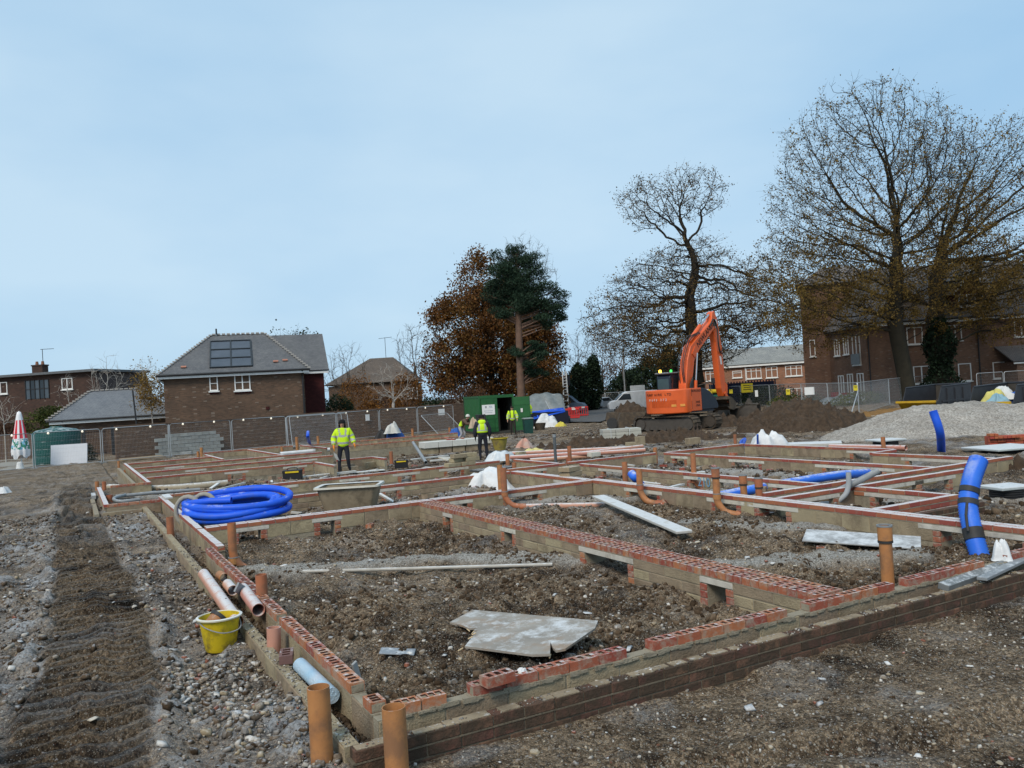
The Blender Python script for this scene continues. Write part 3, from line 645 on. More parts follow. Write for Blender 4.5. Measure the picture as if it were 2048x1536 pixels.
# --- the near house
wall('near front foundation wall topped by broken runs of holed red bricks', 'x', 4.87, 1.56, 8.75, runs=[(1.67, 2.02), (2.20, 3.43), (3.66, 5.02), (5.27, 6.33), (6.52, 7.64), (8.0, 8.75)], holes=1, brick=M_RED)
wall('near left foundation wall capped by holed red bricks beside the yellow bucket', 'y', 1.56, 4.98, 12.1, runs=[(5.0, 5.16), (5.42, 7.55), (7.68, 8.36), (8.46, 9.4), (9.42, 11.0), (11.02, 12.1)], holes=1, brick=M_RED)
wall('left foundation wall with frosted brick tops beside the blue coil', 'y', 1.72, 12.12, 20.75, brick=M_REDF, runs=[(12.12, 14.2), (14.3, 16.4), (16.5, 20.75)])
wall('middle spine wall of header bricks with rows of holes', 'y', 5.53, 5.02, 14.12, th=.328, course='header', blocks='flat', holes=1, brick=M_RED, op=[(6.15, 6.42, .10), (7.75, 8.65, .12), (10.55, 10.8, .12), (12.75, 12.95, .10)])
wall('frosted cross wall left of the spine wall', 'x', 14.2, 1.86, 5.85, th=.26, course='twin', op=[(2.36, 2.72, .14), (3.72, 3.98, .14)])
wall('frosted cross wall right of the spine wall', 'x', 14.22, 5.87, 9.40, th=.26, course='twin', op=[(6.3, 6.55, .12), (7.42, 8.1, .2)])
wall('thin cross wall behind the blue coil and mixing tub', 'x', 17.68, 1.86, 9.33, op=[(6.15, 6.42, .18)], blocks='flat')
wall('back wall of the near house with pale lintels', 'x', 20.95, 1.86, 10.75, op=[(4.35, 4.7, .3), (6.3, 6.62, .25), (7.75, 8.05, .25), (9.1, 9.5, .25)])
wall('party wall right of the spine wall behind the standing drain pipes', 'y', 9.42, 4.98, 14.45, th=.23, course='twin', op=[(5.55, 6.55, .3), (9.05, 9.6, .25), (10.1, 10.6, .2), (12.15, 13.0, .16)], brick=M_REDF)
wall('party wall running back from the corner by the block pile', 'y', 9.35, 14.5, 17.7, th=.2, course='twin', op=[(15.2, 15.5, .2)])
# --- the right house
wall('cross wall behind the grey upright pole', 'x', 18.28, 9.6, 11.3, op=[(9.9, 10.6, .2)])
wall('long brick wall with blue sprayed numbers on its blocks', 'y', 11.36, 10.15, 17.75, op=[(10.6, 11.1, .2), (12.2, 12.6, .25), (13.2, 13.5, .2), (15.9, 16.7, .2)], blocks='flat')
wall('short brick wall running back to the stacked pink pipes', 'y', 11.14, 18.5, 20.9)
wall('cross wall in front of the pink pipe bundle', 'x', 18.4, 11.46, 14.35)
wall('brick wall with pale lintels in front of the white bulk bag', 'y', 14.4, 10.05, 18.15, op=[(11.2, 11.6, .3), (12.2, 12.6, .3), (14.6, 15.4, .2), (17.3, 17.7, .15)])
wall('far cross wall of the right house behind the white bulk bag', 'x', 18.2, 14.6, 17.45)
wall('rear cavity leaf beside the grey ducts', 'x', 9.98, 9.95, 15.6)
wall('front cavity leaf on a long white lintel beside the grey ducts', 'x', 9.42, 9.7, 14.45, op=[(10.0, 10.9, .15), (12.2, 13.0, .2), (13.15, 13.9, .2)])
wall('short brick wall behind the bent blue duct', 'y', 11.36, 7.74, 9.4, blocks='brick', op=[(8.2, 9.0, .2)], lower=-1)
wall('porch wall of plain red bricks behind the bent blue duct', 'x', 7.62, 9.66, 11.46, blocks='brick', lower=1)
wall('low outer porch leaf of dark bricks', 'x', 7.36, 10.0, 11.65, top=-.11, blocks='brick', brick=M_OLDB, lower=1)
wall('right outer wall with a long pale lintel', 'y', 16.35, 10.1, 12.95, op=[(10.7, 12.0, .2)])
wall('far right brick wall beyond the white bulk bag', 'y', 17.35, 13.15, 18.1, op=[(13.4, 14.3, .2)])
wall('return of the right outer wall beside the black corrugated pipe', 'x', 9.96, 15.7, 16.8)
wall('small step wall beside the standing pipe at the far right', 'x', 13.0, 16.45, 17.3, lower=-1)
wall('concrete strip beside the black corrugated pipe', 'x', 9.3, 16.3, 19.5, course=None, top=-.02, block=M_OUTB)
# --- outer leaves of the near house, two courses lower
wall('near front outer leaf of old stained bricks', 'x', 4.66, 1.34, 13.0, top=-.125, course='stretcher', blocks='brick', brick=M_OLDB, lower=0, mort=M_DIRTM)
wall('low outer leaf of mortared blocks along the left side', 'y', 1.31, 4.77, 20.4, top=-.125, course=None, block=M_OUTB, mort=M_OUTB)
wall('outer leaf blocks of the left bay', 'x', 19.75, .52, 1.3, top=-.14, course=None, block=M_OUTB)
wall('front brick wall of the left bay', 'x', 20.0, .62, 1.70, brick=M_RED)
wall('side brick wall of the left bay', 'y', .56, 20.1, 25.4)
wall('outer block leaf beside the left bay', 'y', .36, 19.8, 24.3, top=-.16, course=None, block=M_OUTB)
# --- the far house
ZF = -1.2
wall('left frosted wall of the far house', 'y', 1.84, 25.6, 37.3, zb=ZF)
wall('low outer leaf of the far house on the left', 'y', 1.56, 25.9, 36.4, top=-.12, course=None, block=M_OUTB, zb=ZF)
wall('front return wall of the far house', 'x', 25.5, .9, 1.95, brick=M_RED, zb=ZF)
wall('first cross wall of the far house behind the tool box', 'x', 27.55, 1.97, 7.1, op=[(4.45, 4.8, .2), (6.3, 6.7, .2)], zb=ZF)
wall('second cross wall of the far house', 'x', 30.4, 1.97, 8.6, op=[(3.6, 3.9, .2), (7.4, 7.8, .2)], zb=ZF)
wall('third cross wall of the far house', 'x', 33.2, 1.97, 8.95, op=[(3.2, 3.5, .2), (6.9, 7.3, .2)], zb=ZF)
wall('fourth cross wall of the far house', 'x', 36.9, 1.97, 5.2, zb=ZF)
wall('stub wall with a pink frosted top behind the orange gloved worker', 'y', 7.12, 25.2, 27.5, zb=ZF)
wall('cross wall right of the orange gloved worker', 'x', 27.5, 7.9, 9.2, zb=ZF)
wall('stub wall right of the orange gloved worker', 'y', 9.12, 26.2, 27.45, zb=ZF)
wall('short side wall by the twin pipes of the far house', 'y', 5.2, 34.2, 39.0, zb=ZF)
wall('far rear wall below the leaning fence', 'x', 40.9, 5.4, 9.6, brick=M_RED, zb=ZF)
wall('diagonal-looking stub wall of the far house', 'y', 7.38, 33.4, 40.8, zb=ZF)
wall('right stub wall of the far house', 'y', 9.9, 36.2, 40.8, zb=ZF)
wall('distant brick wall behind the orange gloved worker', 'x', 40.2, 10.1, 18.2, brick=M_RED, zb=ZF)
wall('distant buff block wall in front of the boundary wall', 'x', 36.4, 10.2, 16.5, brick=M_RED, zb=ZF)
# mortar crumbs and grit lying on the leaves
def crumbs(label, n, x0, x1, y0, y1, z, a, b, mat): scatter('mortar_crumbs', rect(n, x0, x1, y0, y1), sz(n, a, b, 3), mat, (.4, .8), label, sink=.05, z0=z)
crumbs('grit and mortar crumbs on the near front outer leaf', 1500, 1.4, 12.5, 4.665, 4.757, -.122, .004, .017, M_PEB); crumbs('grit on the left outer leaf', 900, 1.315, 1.405, 4.8, 13, -.122, .004, .016, M_PEB)
crumbs('dirt crumbs in the front cavity', 1500, 1.45, 10, 4.77, 4.865, -.24, .01, .04, M_CLOD); crumbs('mortar droppings on the spine wall', 420, 5.55, 5.84, 5.1, 14, .001, .003, .012, M_PEB); crumbs('dirt crumbs in the left cavity', 1500, 1.42, 1.55, 5, 20, -.25, .012, .045, M_CLOD)
mb = MB(); rr2 = random.Random(4); x = 1.36
while x < 12.6:
    w = rr2.uniform(.05, .32); mb.box((x+w/2, 4.711+rr2.uniform(-.006, .006), -.1225), (w, rr2.uniform(.06, .094), .007)); x += w+(rr2.uniform(.0, .05) if rr2.random() < .6 else rr2.uniform(.05, .2))
o = mb.build('mortar_bed', M_OUTB); o['kind'] = 'stuff'; o['label'] = 'pale mortar left on top of the near front outer leaf'; mb = MB()
for k in range(260):
    x = rr2.uniform(1.7, 8.7); w = rr2.uniform(.02, .09); mb.box((x, 4.868, -.072+rr2.uniform(-.012, .004)), (w, .014+rr2.uniform(0, .012), rr2.uniform(.008, .03)), rr2.uniform(-.05, .05))
o = mb.build('mortar_smears', M_MORT); o['kind'] = 'stuff'; o['label'] = 'squeezed out mortar along the near front wall bed joint'

# ================================================================== BUILDINGS AND WALLS BEHIND THE SITE
FG = -.68                                                   # level of the far yard
M_BW1 = brickwork('brown_brickwork', (.155, .095, .064), (.092, .060, .044), (.12, .10, .078), pale=.03)
M_BW2 = brickwork('dark_purple_brickwork', (.085, .048, .038), (.052, .034, .03), (.065, .055, .046), pale=.02)
M_BW3 = brickwork('orange_brickwork', (.34, .155, .09), (.25, .115, .07), (.27, .23, .18), pale=.03)
M_BW4 = brickwork('red_brown_brickwork', (.225, .125, .085), (.15, .088, .063), (.165, .135, .105), pale=.03)
M_TILEH = brickwork('red_hung_tiles', (.085, .022, .02), (.055, .016, .016), (.03, .012, .012), bw=.17, bh=.1, pale=0)
M_SLATE = rooftiles('grey_slate_roof', (.115, .118, .125), (.16, .162, .167))
M_SLATE2 = rooftiles('blue_slate_roof', (.155, .17, .19), (.20, .215, .235))
M_RTILE = rooftiles('brown_tile_roof', (.10, .078, .06), (.15, .115, .09))
M_RDARK = rooftiles('dark_tile_roof', (.15, .135, .13), (.21, .19, .18))
M_RPALE = rooftiles('pale_tile_roof', (.25, .26, .25), (.32, .325, .31))
M_WHITE = pm('white_upvc', (.80, .80, .78), (.68, .68, .66), 3, .5)
M_BLACK = pm('black_plastic', (.02, .02, .022), (.035, .035, .036), 5, .5)
M_GLASS = glass('window_glass', (.06, .075, .09), .06); M_GLASSD = glass('dark_window_glass', (.02, .025, .03), .1)
M_CURT = pm('net_curtain', (.55, .56, .56), (.32, .33, .34), 9, .9)
M_RIDGE = pm('pale_ridge_tile', (.42, .40, .37), (.30, .28, .26), 6, .9)
def quad_uv(name, quads, mat, parent, th=0):
    """roof planes with their own tile coordinates in metres; quads listed eave-left, eave-right, ridge-right, ridge-left"""
    me = bpy.data.meshes.new(name); vs = []; fs = []; uvs = []
    for q in quads:
        q = [Vector(p) for p in q]; o = len(vs); vs += q; fs.append(tuple(range(o, o+len(q))))
        u = (q[1]-q[0]).normalized(); n = u.cross(q[-1]-q[0]).normalized(); w = n.cross(u)
        uvs += [((p-q[0]).dot(u), (p-q[0]).dot(w)) for p in q]
    me.from_pydata([tuple(v) for v in vs], [], fs); me.materials.append(mat)
    l = me.uv_layers.new(name='UVMap'); l.data.foreach_set('uv', np.array(uvs, np.float32).ravel()); me.update()
    o = ob(name, me, parent); md = o.modifiers.new('thickness', 'SOLIDIFY'); md.thickness = .10; md.offset = -1; return o
def window(parent, x, z, w, h, y=0, cols=2, rows=1, glass_m=None, yaw=0, trans=.0, sill=True, frame=None, ox=0):
    """white casement set in a wall whose face is the local plane y = const, facing -y"""
    M = Matrix.Translation((ox, 0, 0)) @ Matrix.Rotation(yaw, 4, 'Z') @ Matrix.Translation((x, y, z)) if yaw else Matrix.Translation((x+ox, y, z))
    t = .075; mb = MB()
    for sx in (-1, 1): mb.box((sx*(w/2-t/2), -.02, 0), (t, .09, h), M=M)
    for sz in (-1, 1): mb.box((0, -.02, sz*(h/2-t/2)), (w-2*t, .088, t), M=M)
    for c in range(1, cols): mb.box((-w/2+w*c/cols, -.021, 0), (t*1.1, .086, h-2*t), M=M)
    for r in range(1, rows): mb.box((0, -.015, -h/2+h*r/rows), (w-2*t, .07, t*.6), M=M)
    if trans: mb.box((0, -.018, h/2-h*trans), (w-2*t, .08, t*.8), M=M)
    o = mb.build('window', frame or M_WHITE, parent)
    for c in range(cols):
        MB().box((-w/2+w*(c+.5)/cols, .012, 0), (w/cols-t*.6, .02, h-t), M=M).build('pane', glass_m or M_GLASS, o)
    if sill: MB().box((0, -.06, -h/2-.05), (w+.16, .16, .09), M=M).build('sill', frame or M_WHITE, o)
    return o
def frame_of(p, q):
    d = (q-p); d.z = 0; return d.length, math.atan2(d.y, d.x)

# --- two storey house behind the boundary wall on the left
e1, e2 = G(326, 749, 4.62), G(607, 736, 4.62); Lh, ang = frame_of(e1, e2); HZ = 4.62-FG
H1 = thing('brick_house', 'brown brick house with grey hipped roof and large roof window array', 'house', (e1.x, e1.y, FG), ang)
MB().box((Lh/2, 4.5, (HZ-.12)/2), (Lh, 9, HZ-.12)).build('wall', M_BW1, H1)
o_ = .42; rz0, rz1 = HZ-.10, HZ+2.95
A_, B_, C_, D_ = (-o_, -o_, rz0), (Lh+o_, -o_, rz0), (Lh+o_, 9+o_, rz0), (-o_, 9+o_, rz0); r1_, r2_ = (Lh*.33, 4.5, rz1), (Lh*.74, 4.5, rz1)
rf = quad_uv('roof', [(A_, B_, r2_, r1_), (B_, C_, r2_), (C_, D_, r1_, r2_), (D_, A_, r1_)], M_SLATE, H1)
mb = MB()
for a, b in ((A_, r1_), (B_, r2_), (r1_, r2_)):
    a, b = Vector(a), Vector(b); n = int((b-a).length/.32)
    for k in range(n): mb.box(a.lerp(b, (k+.5)/n)+Vector((0, -.02, .05)), (.24 if a.z == b.z else .2, .22, .1), 0)
mb.build('ridge_tiles', M_RIDGE, rf)
MB().box((Lh/2, -.33, rz0-.12), (Lh+.7, .06, .24)).box((-.35, 4.5, rz0-.12), (.06, 9.5, .24)).build('fascia', M_WHITE, H1)
MB().tube([(-.4, -.45, rz0+.0), (Lh+.4, -.45, rz0+.0)], .075, 8).build('gutter', M_BLACK, H1)
MB().tube([(Lh-.12, -.42, rz0), (Lh-.12, -.08, rz0-.45), (Lh-.12, -.08, .1)], .055, 8).build('downpipe', M_BLACK, H1)
def onroof(fx, fs): return Vector((Lh*fx, -o_+(4.5+o_)*fs, rz0+(rz1-rz0)*fs+.07))
sl = math.atan2(rz1-rz0, 4.5+o_)
rw = MB()
for k in range(4):
    f_ = .12+.68*k/3; p = onroof(.475, f_); rw.box(p, (Lh*.30, .09, .10), rot=Matrix.Rotation(sl, 3, 'X'))
for k in range(3):
    p = onroof(.325+.15*k, .46); rw.box(p, (.08, (4.5+o_)*.68/math.cos(sl), .095), rot=Matrix.Rotation(sl, 3, 'X'))
rw = rw.build('roof_window', pm('dark_window_frame', (.035, .04, .045), None, 4, .5), H1)
for i in range(2):
    for j in range(3):
        MB().box(onroof(.40+.15*i, .12+.68*(j+.5)/3)-Vector((0, 0, .03)), (Lh*.15-.1, (4.5+o_)*.68/3/math.cos(sl)-.12, .05), rot=Matrix.Rotation(sl, 3, 'X')).build('pane', pm('misted_roof_glass', (.075, .085, .105), (.04, .048, .062), 1.2, .22, spec=.6), rw)
MB().tube([(Lh*.37, 4.3, rz1), (Lh*.37, 4.3, rz1+.45)], .06, 8).build('vent_pipe', M_BLACK, rf)
window(H1, Lh*.345, HZ-.78, .55, 1.02, cols=1, rows=2); window(H1, Lh*.548, HZ-.80, 1.05, 1.12, cols=2, rows=2)
MB().box((Lh*.345, -.02, HZ-1.42), (.6, .05, .16)).build('brick_sill', M_TILEH, H1); MB().box((Lh*.548, -.02, HZ-1.50), (1.1, .05, .16)).build('brick_sill', M_TILEH, H1)
MB().box((Lh*.72, -.02, HZ-2.7), (.24, .05, .22)).build('air_brick', M_TILEH, H1)
for px_, pz_ in ((.14, .16), (.80, .20), (.87, .22)):
    MB().box(onroof(px_, pz_)+Vector((0, 0, .02)), (.35, .2, .06), rot=Matrix.Rotation(sl, 3, 'X')).build('slipped_tile', pm('red_underlay', (.42, .19, .13), None, 6), rf)
# wing at the right, hung with red tiles
MB().box((Lh+.75, 5.6, (HZ-.1)/2), (1.7, 6.4, HZ-.1)).box((Lh+.75, 2.38, HZ*.62), (1.66, .06, HZ*.66), mi=1).build('wing_wall', [M_BW1, M_TILEH], H1)
w0, w1 = Lh-2.6, Lh+1.95
quad_uv('wing_roof', [((w0, 1.9, rz0), (w1, 1.9, rz0), (w1, 5.6, rz1-.08), (w0, 5.6, rz1-.08)), ((w1, 9.4, rz0), (w0, 9.4, rz0), (w0, 5.6, rz1-.08), (w1, 5.6, rz1-.08))], M_SLATE, H1)
MB().box((Lh+.8, 2.02, rz0-.12), (2.2, .06, .24)).build('fascia', M_WHITE, H1)
MB().prism([(2.38, HZ-.1), (8.8, HZ-.1), (5.6, rz1-.25)], Lh+1.5, Lh+1.6, M=Matrix(((0, 1, 0, 0), (1, 0, 0, 0), (0, 0, 1, 0), (0, 0, 0, 1)))).build('gable', M_BW1, H1)
MB().box((Lh+1.62, 3.3, HZ*.72), (.06, .5, 2.6)).build('side_window', M_WHITE, H1)

# --- garage with slate roof, left
g1, g2 = P(100, 842.5, 57.5), P(346, 829, 60.0); Lg, ag = frame_of(g1, g2); GH = g1.z-FG
GA = thing('garage', 'low garage with blue grey slate roof behind the green tank', 'garage', (g1.x, g1.y, FG), ag)
MB().box((Lg/2+.2, 3, (GH-.1)/2), (Lg-.6, 6, GH-.1)).build('wall', M_BW1, GA)
ra, rb = (Lg*.27, 3, GH+2.05), (Lg*.72, 3, GH+2.05); q0, q1, q2, q3 = (-.2, -.4, GH), (Lg+.2, -.4, GH), (Lg+.2, 6.4, GH), (-.2, 6.4, GH)
rf = quad_uv('roof', [(q0, q1, rb, ra), (q1, q2, rb), (q2, q3, ra, rb), (q3, q0, ra)], M_SLATE2, GA)
mb = MB()
for a, b in ((q0, ra), (q1, rb), (ra, rb)):
    a, b = Vector(a), Vector(b); n = int((b-a).length/.3)
    for k in range(n): mb.box(a.lerp(b, (k+.5)/n)+Vector((0, -.02, .05)), (.24, .2, .09))
mb.build('ridge_tiles', M_RIDGE, rf)
MB().box((Lg/2, -.32, GH-.16), (Lg, .05, .20)).build('fascia', M_WHITE, GA); MB().tube([(-.1, -.42, GH-.02), (Lg+.1, -.42, GH-.02)], .07, 8).build('gutter', M_BLACK, GA)
MB().tube([(.75, -.4, GH), (1.0, -.1, GH-.4), (1.0, -.06, .1)], .045, 8).build('downpipe', M_BLACK, GA)
# --- dark dormer house at the far left
d1, d2 = P(-70, 744, 78), P(189, 742, 76); Ld, ad = frame_of(d1, d2); DH = d2.z-FG
DHo = thing('dormer_house', 'dark brown house with flat dormer and chimney at the far left', 'house', (d1.x, d1.y, FG), ad)
MB().box((Ld/2, 4, DH/2), (Ld, 8, DH)).build('wall', M_BW2, DHo)
MB().box((Ld/2, 3.9, DH+.08), (Ld+.7, 8.8, .22)).build('roof', pm('flat_roof_felt', (.14, .15, .16), None, 3), DHo)
MB().prism([(0, .2), (1.8, .2), (0, DH+.1)], .1, 8, M=Matrix.Translation((Ld, 0, 0))).build('side_slope', pm('dark_tiles_plain', (.07, .05, .045), None, 3), DHo)
for fx, w_, h_, c_ in ((.30, .75, 1.1, 1), (.79, 1.1, 1.05, 2)): window(DHo, Ld*fx, DH-1.0, w_, h_, cols=c_)
gb = MB()
for k in range(6): gb.box((Ld*.47+k*.48, -.05, DH-1.35), (.06, .08, 1.8))
gb = gb.box((Ld*.47+1.2, -.04, DH-1.3), (2.5, .06, .08)).build('glazed_screen', M_BLACK, DHo)
for k in range(5): MB().box((Ld*.47+.24+k*.48, -.02, DH-1.35), (.42, .03, 1.7)).build('pane', M_GLASSD if k % 2 else M_GLASS, gb)
ch = MB().box((Ld*.505, 1.4, DH+.55), (1.1, .8, .85)).box((Ld*.505, 1.4, DH+.98), (1.22, .9, .12)).build('chimney', M_BW2, DHo)
for sx in (-.3, .3): MB().lathe([(.13, 0), (.15, .05), (.11, .35), (.0, .35)], 10, M=Matrix.Translation((Ld*.505+sx, 1.4, DH+1.02))).build('chimney_pot', pm('clay_pot', (.28, .13, .08)), ch)
MB().tube([(Ld*.53, 1.4, DH+1), (Ld*.53, 1.4, DH+2.5)], .03, 5).tube([(Ld*.53-.2, 1.4, DH+2.5), (Ld*.53+1.2, 1.4, DH+2.48)], .025, 5).build('aerial', M_BLACK, ch)
# --- tiled house behind the bare trees
t1, t2 = P(650, 771, 98), P(836, 778, 98); Lt, at_ = frame_of(t1, t2); TH = t1.z-FG
T_ = thing('tiled_house', 'distant house with brown tiled roof behind the orange shrubs', 'house', (t1.x, t1.y, FG), at_)
MB().box((Lt/2, 4, TH/2-.1), (Lt-.8, 8, TH-.2)).build('wall', M_BW1, T_)
quad_uv('roof', [((0, -.4, TH), (Lt, -.4, TH), (Lt*.70, 4, TH+3.1), (Lt*.44, 4, TH+3.1)), ((Lt, -.4, TH), (Lt, 8.4, TH), (Lt*.70, 4, TH+3.1)), ((0, 8.4, TH), (0, -.4, TH), (Lt*.44, 4, TH+3.1)), ((Lt, 8.4, TH), (0, 8.4, TH), (Lt*.44, 4, TH+3.1), (Lt*.70, 4, TH+3.1))], M_RTILE, T_)
window(T_, Lt*.94, TH-1.5, 1.2, 1.3); MB().tube([(Lt*.62, 4, TH+3), (Lt*.62, 4, TH+5.6)], .03, 5).tube([(Lt*.55, 4, TH+5.5), (Lt*.7, 4, TH+5.6)], .025, 4).build('aerial', M_BLACK, T_)
# --- brick terrace behind the excavator
b1, b2 = P(1385, 736, 104), P(1614, 722, 98); Lb, ab = frame_of(b1, b2); BH = b1.z-FG
TE = thing('brick_terrace', 'orange brick terrace with white windows behind the excavator arm', 'house', (b1.x, b1.y, FG), ab)
MB().box((Lb/2, 4, BH/2), (Lb, 8, BH)).build('wall', M_BW3, TE)
quad_uv('roof', [((-.4, -.4, BH), (Lb+.4, -.4, BH), (Lb+.4, 4, BH+2.1), (-.4, 4, BH+2.1)), ((Lb+.4, 8.4, BH), (-.4, 8.4, BH), (-.4, 4, BH+2.1), (Lb+.4, 4, BH+2.1))], M_RPALE, TE)
MB().box((Lb/2, -.3, BH-.15), (Lb+.6, .08, .32)).build('fascia', M_WHITE, TE)
for fx, w_, h_, c_ in ((.18, 1.75, 1.25, 3), (.40, 1.15, .85, 1), (.545, 1.8, 1.3, 3), (.70, 1.35, 1.35, 2), (.885, 1.9, 1.25, 3)): window(TE, Lb*fx, BH-1.15, w_, h_, cols=c_, trans=.3, glass_m=M_CURT if c_ == 3 else M_GLASS)
for fx in (.2, .55, .88): window(TE, Lb*fx, BH-3.9, 1.8, 1.3, cols=3)
MB().tube([(Lb*.475, -.1, BH-.1), (Lb*.475, -.1, .2)], .05, 6).build('downpipe', M_WHITE, TE)
# --- large brick building at the right, behind the two big trees
k1, k2 = P(1730, 648, 70), P(2120, 623, 70); Lk, ak = frame_of(k1, k2); KH = k1.z-FG
BG = thing('apartment_building', 'large dark red brick building with dormer behind the two tall trees', 'building', (k1.x, k1.y, FG), ak)
MB().box((Lk/2, 6, KH/2), (Lk, 12, KH)).build('wall', M_BW4, BG)
quad_uv('roof', [((-.5, -.5, KH), (Lk+.5, -.5, KH), (Lk+.5, 6, KH+5.4), (3.2, 6, KH+5.4)), ((-.5, 12.5, KH), (-.5, -.5, KH), (3.2, 6, KH+5.4)), ((Lk+.5, 12.5, KH), (-.5, 12.5, KH), (3.2, 6, KH+5.4), (Lk+.5, 6, KH+5.4))], M_RDARK, BG)
MB().box((Lk/2, -.42, KH-.16), (Lk+.9, .07, .26)).build('fascia', M_WHITE, BG); MB().tube([(-.4, -.55, KH), (Lk+.4, -.55, KH)], .08, 8).build('gutter', M_BLACK, BG)
sc_ = FPX/70
def bx_(px): return (px-1730)/390*Lk
for px_, zz, w_, h_, c_ in ((1827, KH-1.25, 1.35, 1.45, 2), (1908, KH-1.2, 1.1, 1.35, 2), (1836, KH-4.6, 1.4, 1.5, 2), (1922, KH-4.6, 1.1, 1.5, 1), (1990, KH-4.6, 1.0, 1.4, 1), (2040, KH-1.2, 1.2, 1.35, 2)): window(BG, bx_(px_), zz, w_, h_, cols=c_)
for px_ in (1952, 1733): MB().tube([(bx_(px_), -.45, KH), (bx_(px_), -.1, KH-.4), (bx_(px_), -.08, .1)], .06, 8).build('downpipe', M_BLACK, BG)
dx_ = bx_(1946); dz_ = KH+.9                                # gabled dormer
DM = MB().box((dx_, 2.0, dz_+.65), (2.5, 3.6, 1.5)).prism([(dx_-1.25, dz_+1.38), (dx_+1.25, dz_+1.38), (dx_, dz_+2.85)], .2, 4.5).build('dormer', M_TILEH, BG)
quad_uv('dormer_roof', [((dx_, -.1, dz_+3.1), (dx_, 4.8, dz_+3.1), (dx_-1.65, 4.8, dz_+1.2), (dx_-1.65, -.1, dz_+1.2)), ((dx_, 4.8, dz_+3.1), (dx_, -.1, dz_+3.1), (dx_+1.65, -.1, dz_+1.2), (dx_+1.65, 4.8, dz_+1.2))], M_RDARK, DM)
for s_ in (-1, 1): MB().box((dx_+s_*.82, -.16, dz_+2.12), (2.5, .06, .2), rot=Matrix.Rotation(s_*.856, 3, 'Y')).build('bargeboard', M_WHITE, DM)
window(BG, dx_, dz_+.6, 2.1, 1.05, y=.18, cols=3)
# lower side range running back to the left, and the taller end block
s1 = P(1730, 648, 70.05); s2 = P(1664, 668, 76); Ls, as_ = frame_of(s2, s1)
SR = thing('brick_range', 'narrow side range of the red brick building with tall white windows', 'building', (s2.x, s2.y, FG), as_)
MB().box((Ls/2, 4, (KH-.2)/2), (Ls-.1, 8, KH-.2)).build('wall', M_BW4, SR)
quad_uv('roof', [((-.2, -.4, KH-.2), (Ls-.3, -.4, KH-.2), (Ls-.3, 4, KH+3.0), (-.2, 4, KH+3.0)), ((Ls-.3, 8.4, KH-.2), (-.2, 8.4, KH-.2), (-.2, 4, KH+3.0), (Ls-.3, 4, KH+3.0))], M_RDARK, SR)
for f_, zz, w_, h_, c_ in ((.14, KH-1.7, 1.0, 1.5, 2), (.42, KH-1.6, .9, 1.6, 2), (.72, KH-2.1, 1.3, 2.6, 2), (.2, KH-5.1, 1.0, 1.7, 2), (.48, KH-5.0, 1.0, 1.7, 2), (.78, KH-5.3, 1.1, 2.3, 2)): window(SR, Ls*f_, zz, w_, h_, cols=c_)
MB().box((Ls*.72, -.18, KH-2.9), (1.5, .05, .9)).build('juliet_rail', pm('grey_rail', (.2, .22, .23), None, 4, .4), SR)
n1_, n2_ = P(1606, 690, 79), P(1668, 686, 78); Ln_, an_ = frame_of(n1_, n2_)
NB = thing('brick_end_block', 'tall dark brick end block left of the two big trees', 'building', (n1_.x, n1_.y, FG), an_)
MB().box((Ln_/2+2, 4, 5.6), (Ln_+4, 8, 11.2)).build('wall', M_BW4, NB)
quad_uv('roof', [((-.4, -.4, 11.2), (Ln_+4.4, -.4, 11.2), (Ln_+2, 4, 13.2), (2, 4, 13.2)), ((-.4, 8.4, 11.2), (-.4, -.4, 11.2), (2, 4, 13.2)), ((Ln_+4.4, -.4, 11.2), (Ln_+4.4, 8.4, 11.2), (Ln_+2, 4, 13.2))], M_RDARK, NB)
window(NB, Ln_*.3, 5.2, .5, 1.6, cols=1)
# lean-to with timber and grey panel at the far right
le = G(2010, 800, FG); LT = thing('lean_to', 'low lean-to with white fascia at the right of the brick building', 'shed', (k1.x+(k2.x-k1.x)*.66, k1.y+(k2.y-k1.y)*.66, FG), ak)
MB().box((3.2, -1.3, 1.35), (6, 2.3, 2.7)).build('wall', M_BW4, LT); quad_uv('roof', [((-.2, -2.7, 2.75), (6.8, -2.7, 2.75), (6.8, -.1, 4.1), (-.2, -.1, 4.1))], M_RDARK, LT)
MB().box((3.3, -2.6, 2.65), (6.9, .06, .22)).build('fascia', M_WHITE, LT); MB().box((3.2, -2.5, 1.7), (1.7, .05, 1.6)).build('timber_panel', pm('bare_timber', (.42, .29, .15)), LT); MB().box((4.6, -2.5, 1.5), (1.3, .06, 1.7)).build('grey_door', pm('grey_paint', (.38, .41, .44)), LT)

# --- boundary wall
w1_, w2_ = Vector((2.4, 55.3, FG)), Vector((29.2, 60.4, FG)); Lw, aw = frame_of(w1_, w2_)
BWL = thing('boundary_wall', 'long brown brick boundary wall behind the wire fence', 'wall', w1_, aw)
MB().box((Lw/2, .2, 1.0), (Lw, .33, 2.0)).build('brickwork', M_BW1, BWL)
cp = MB().box((0, 0, 0), (.222, .37, .07)).mesh('coping_brick', M_BW1)
for k in range(int(Lw/.225)): ob('coping_brick', cp, BWL, (.11+k*.225, .2, 2.04+random.uniform(-.004, .004)))
gp = thing('concrete_block_stack', 'grey concrete blocks leaning stacked against the brown boundary wall', 'blocks', w1_+Vector((2.15*math.cos(aw), 2.15*math.sin(aw)-.25, 0)), aw)
mgb = pm('grey_block', (.29, .30, .285), (.22, .225, .21), 4, .9, .3, 60, rnd=.25); MESH['gb'] = MB().cbox((0, 0, 0), (.44, .1, .215), .008).mesh('block', mgb)
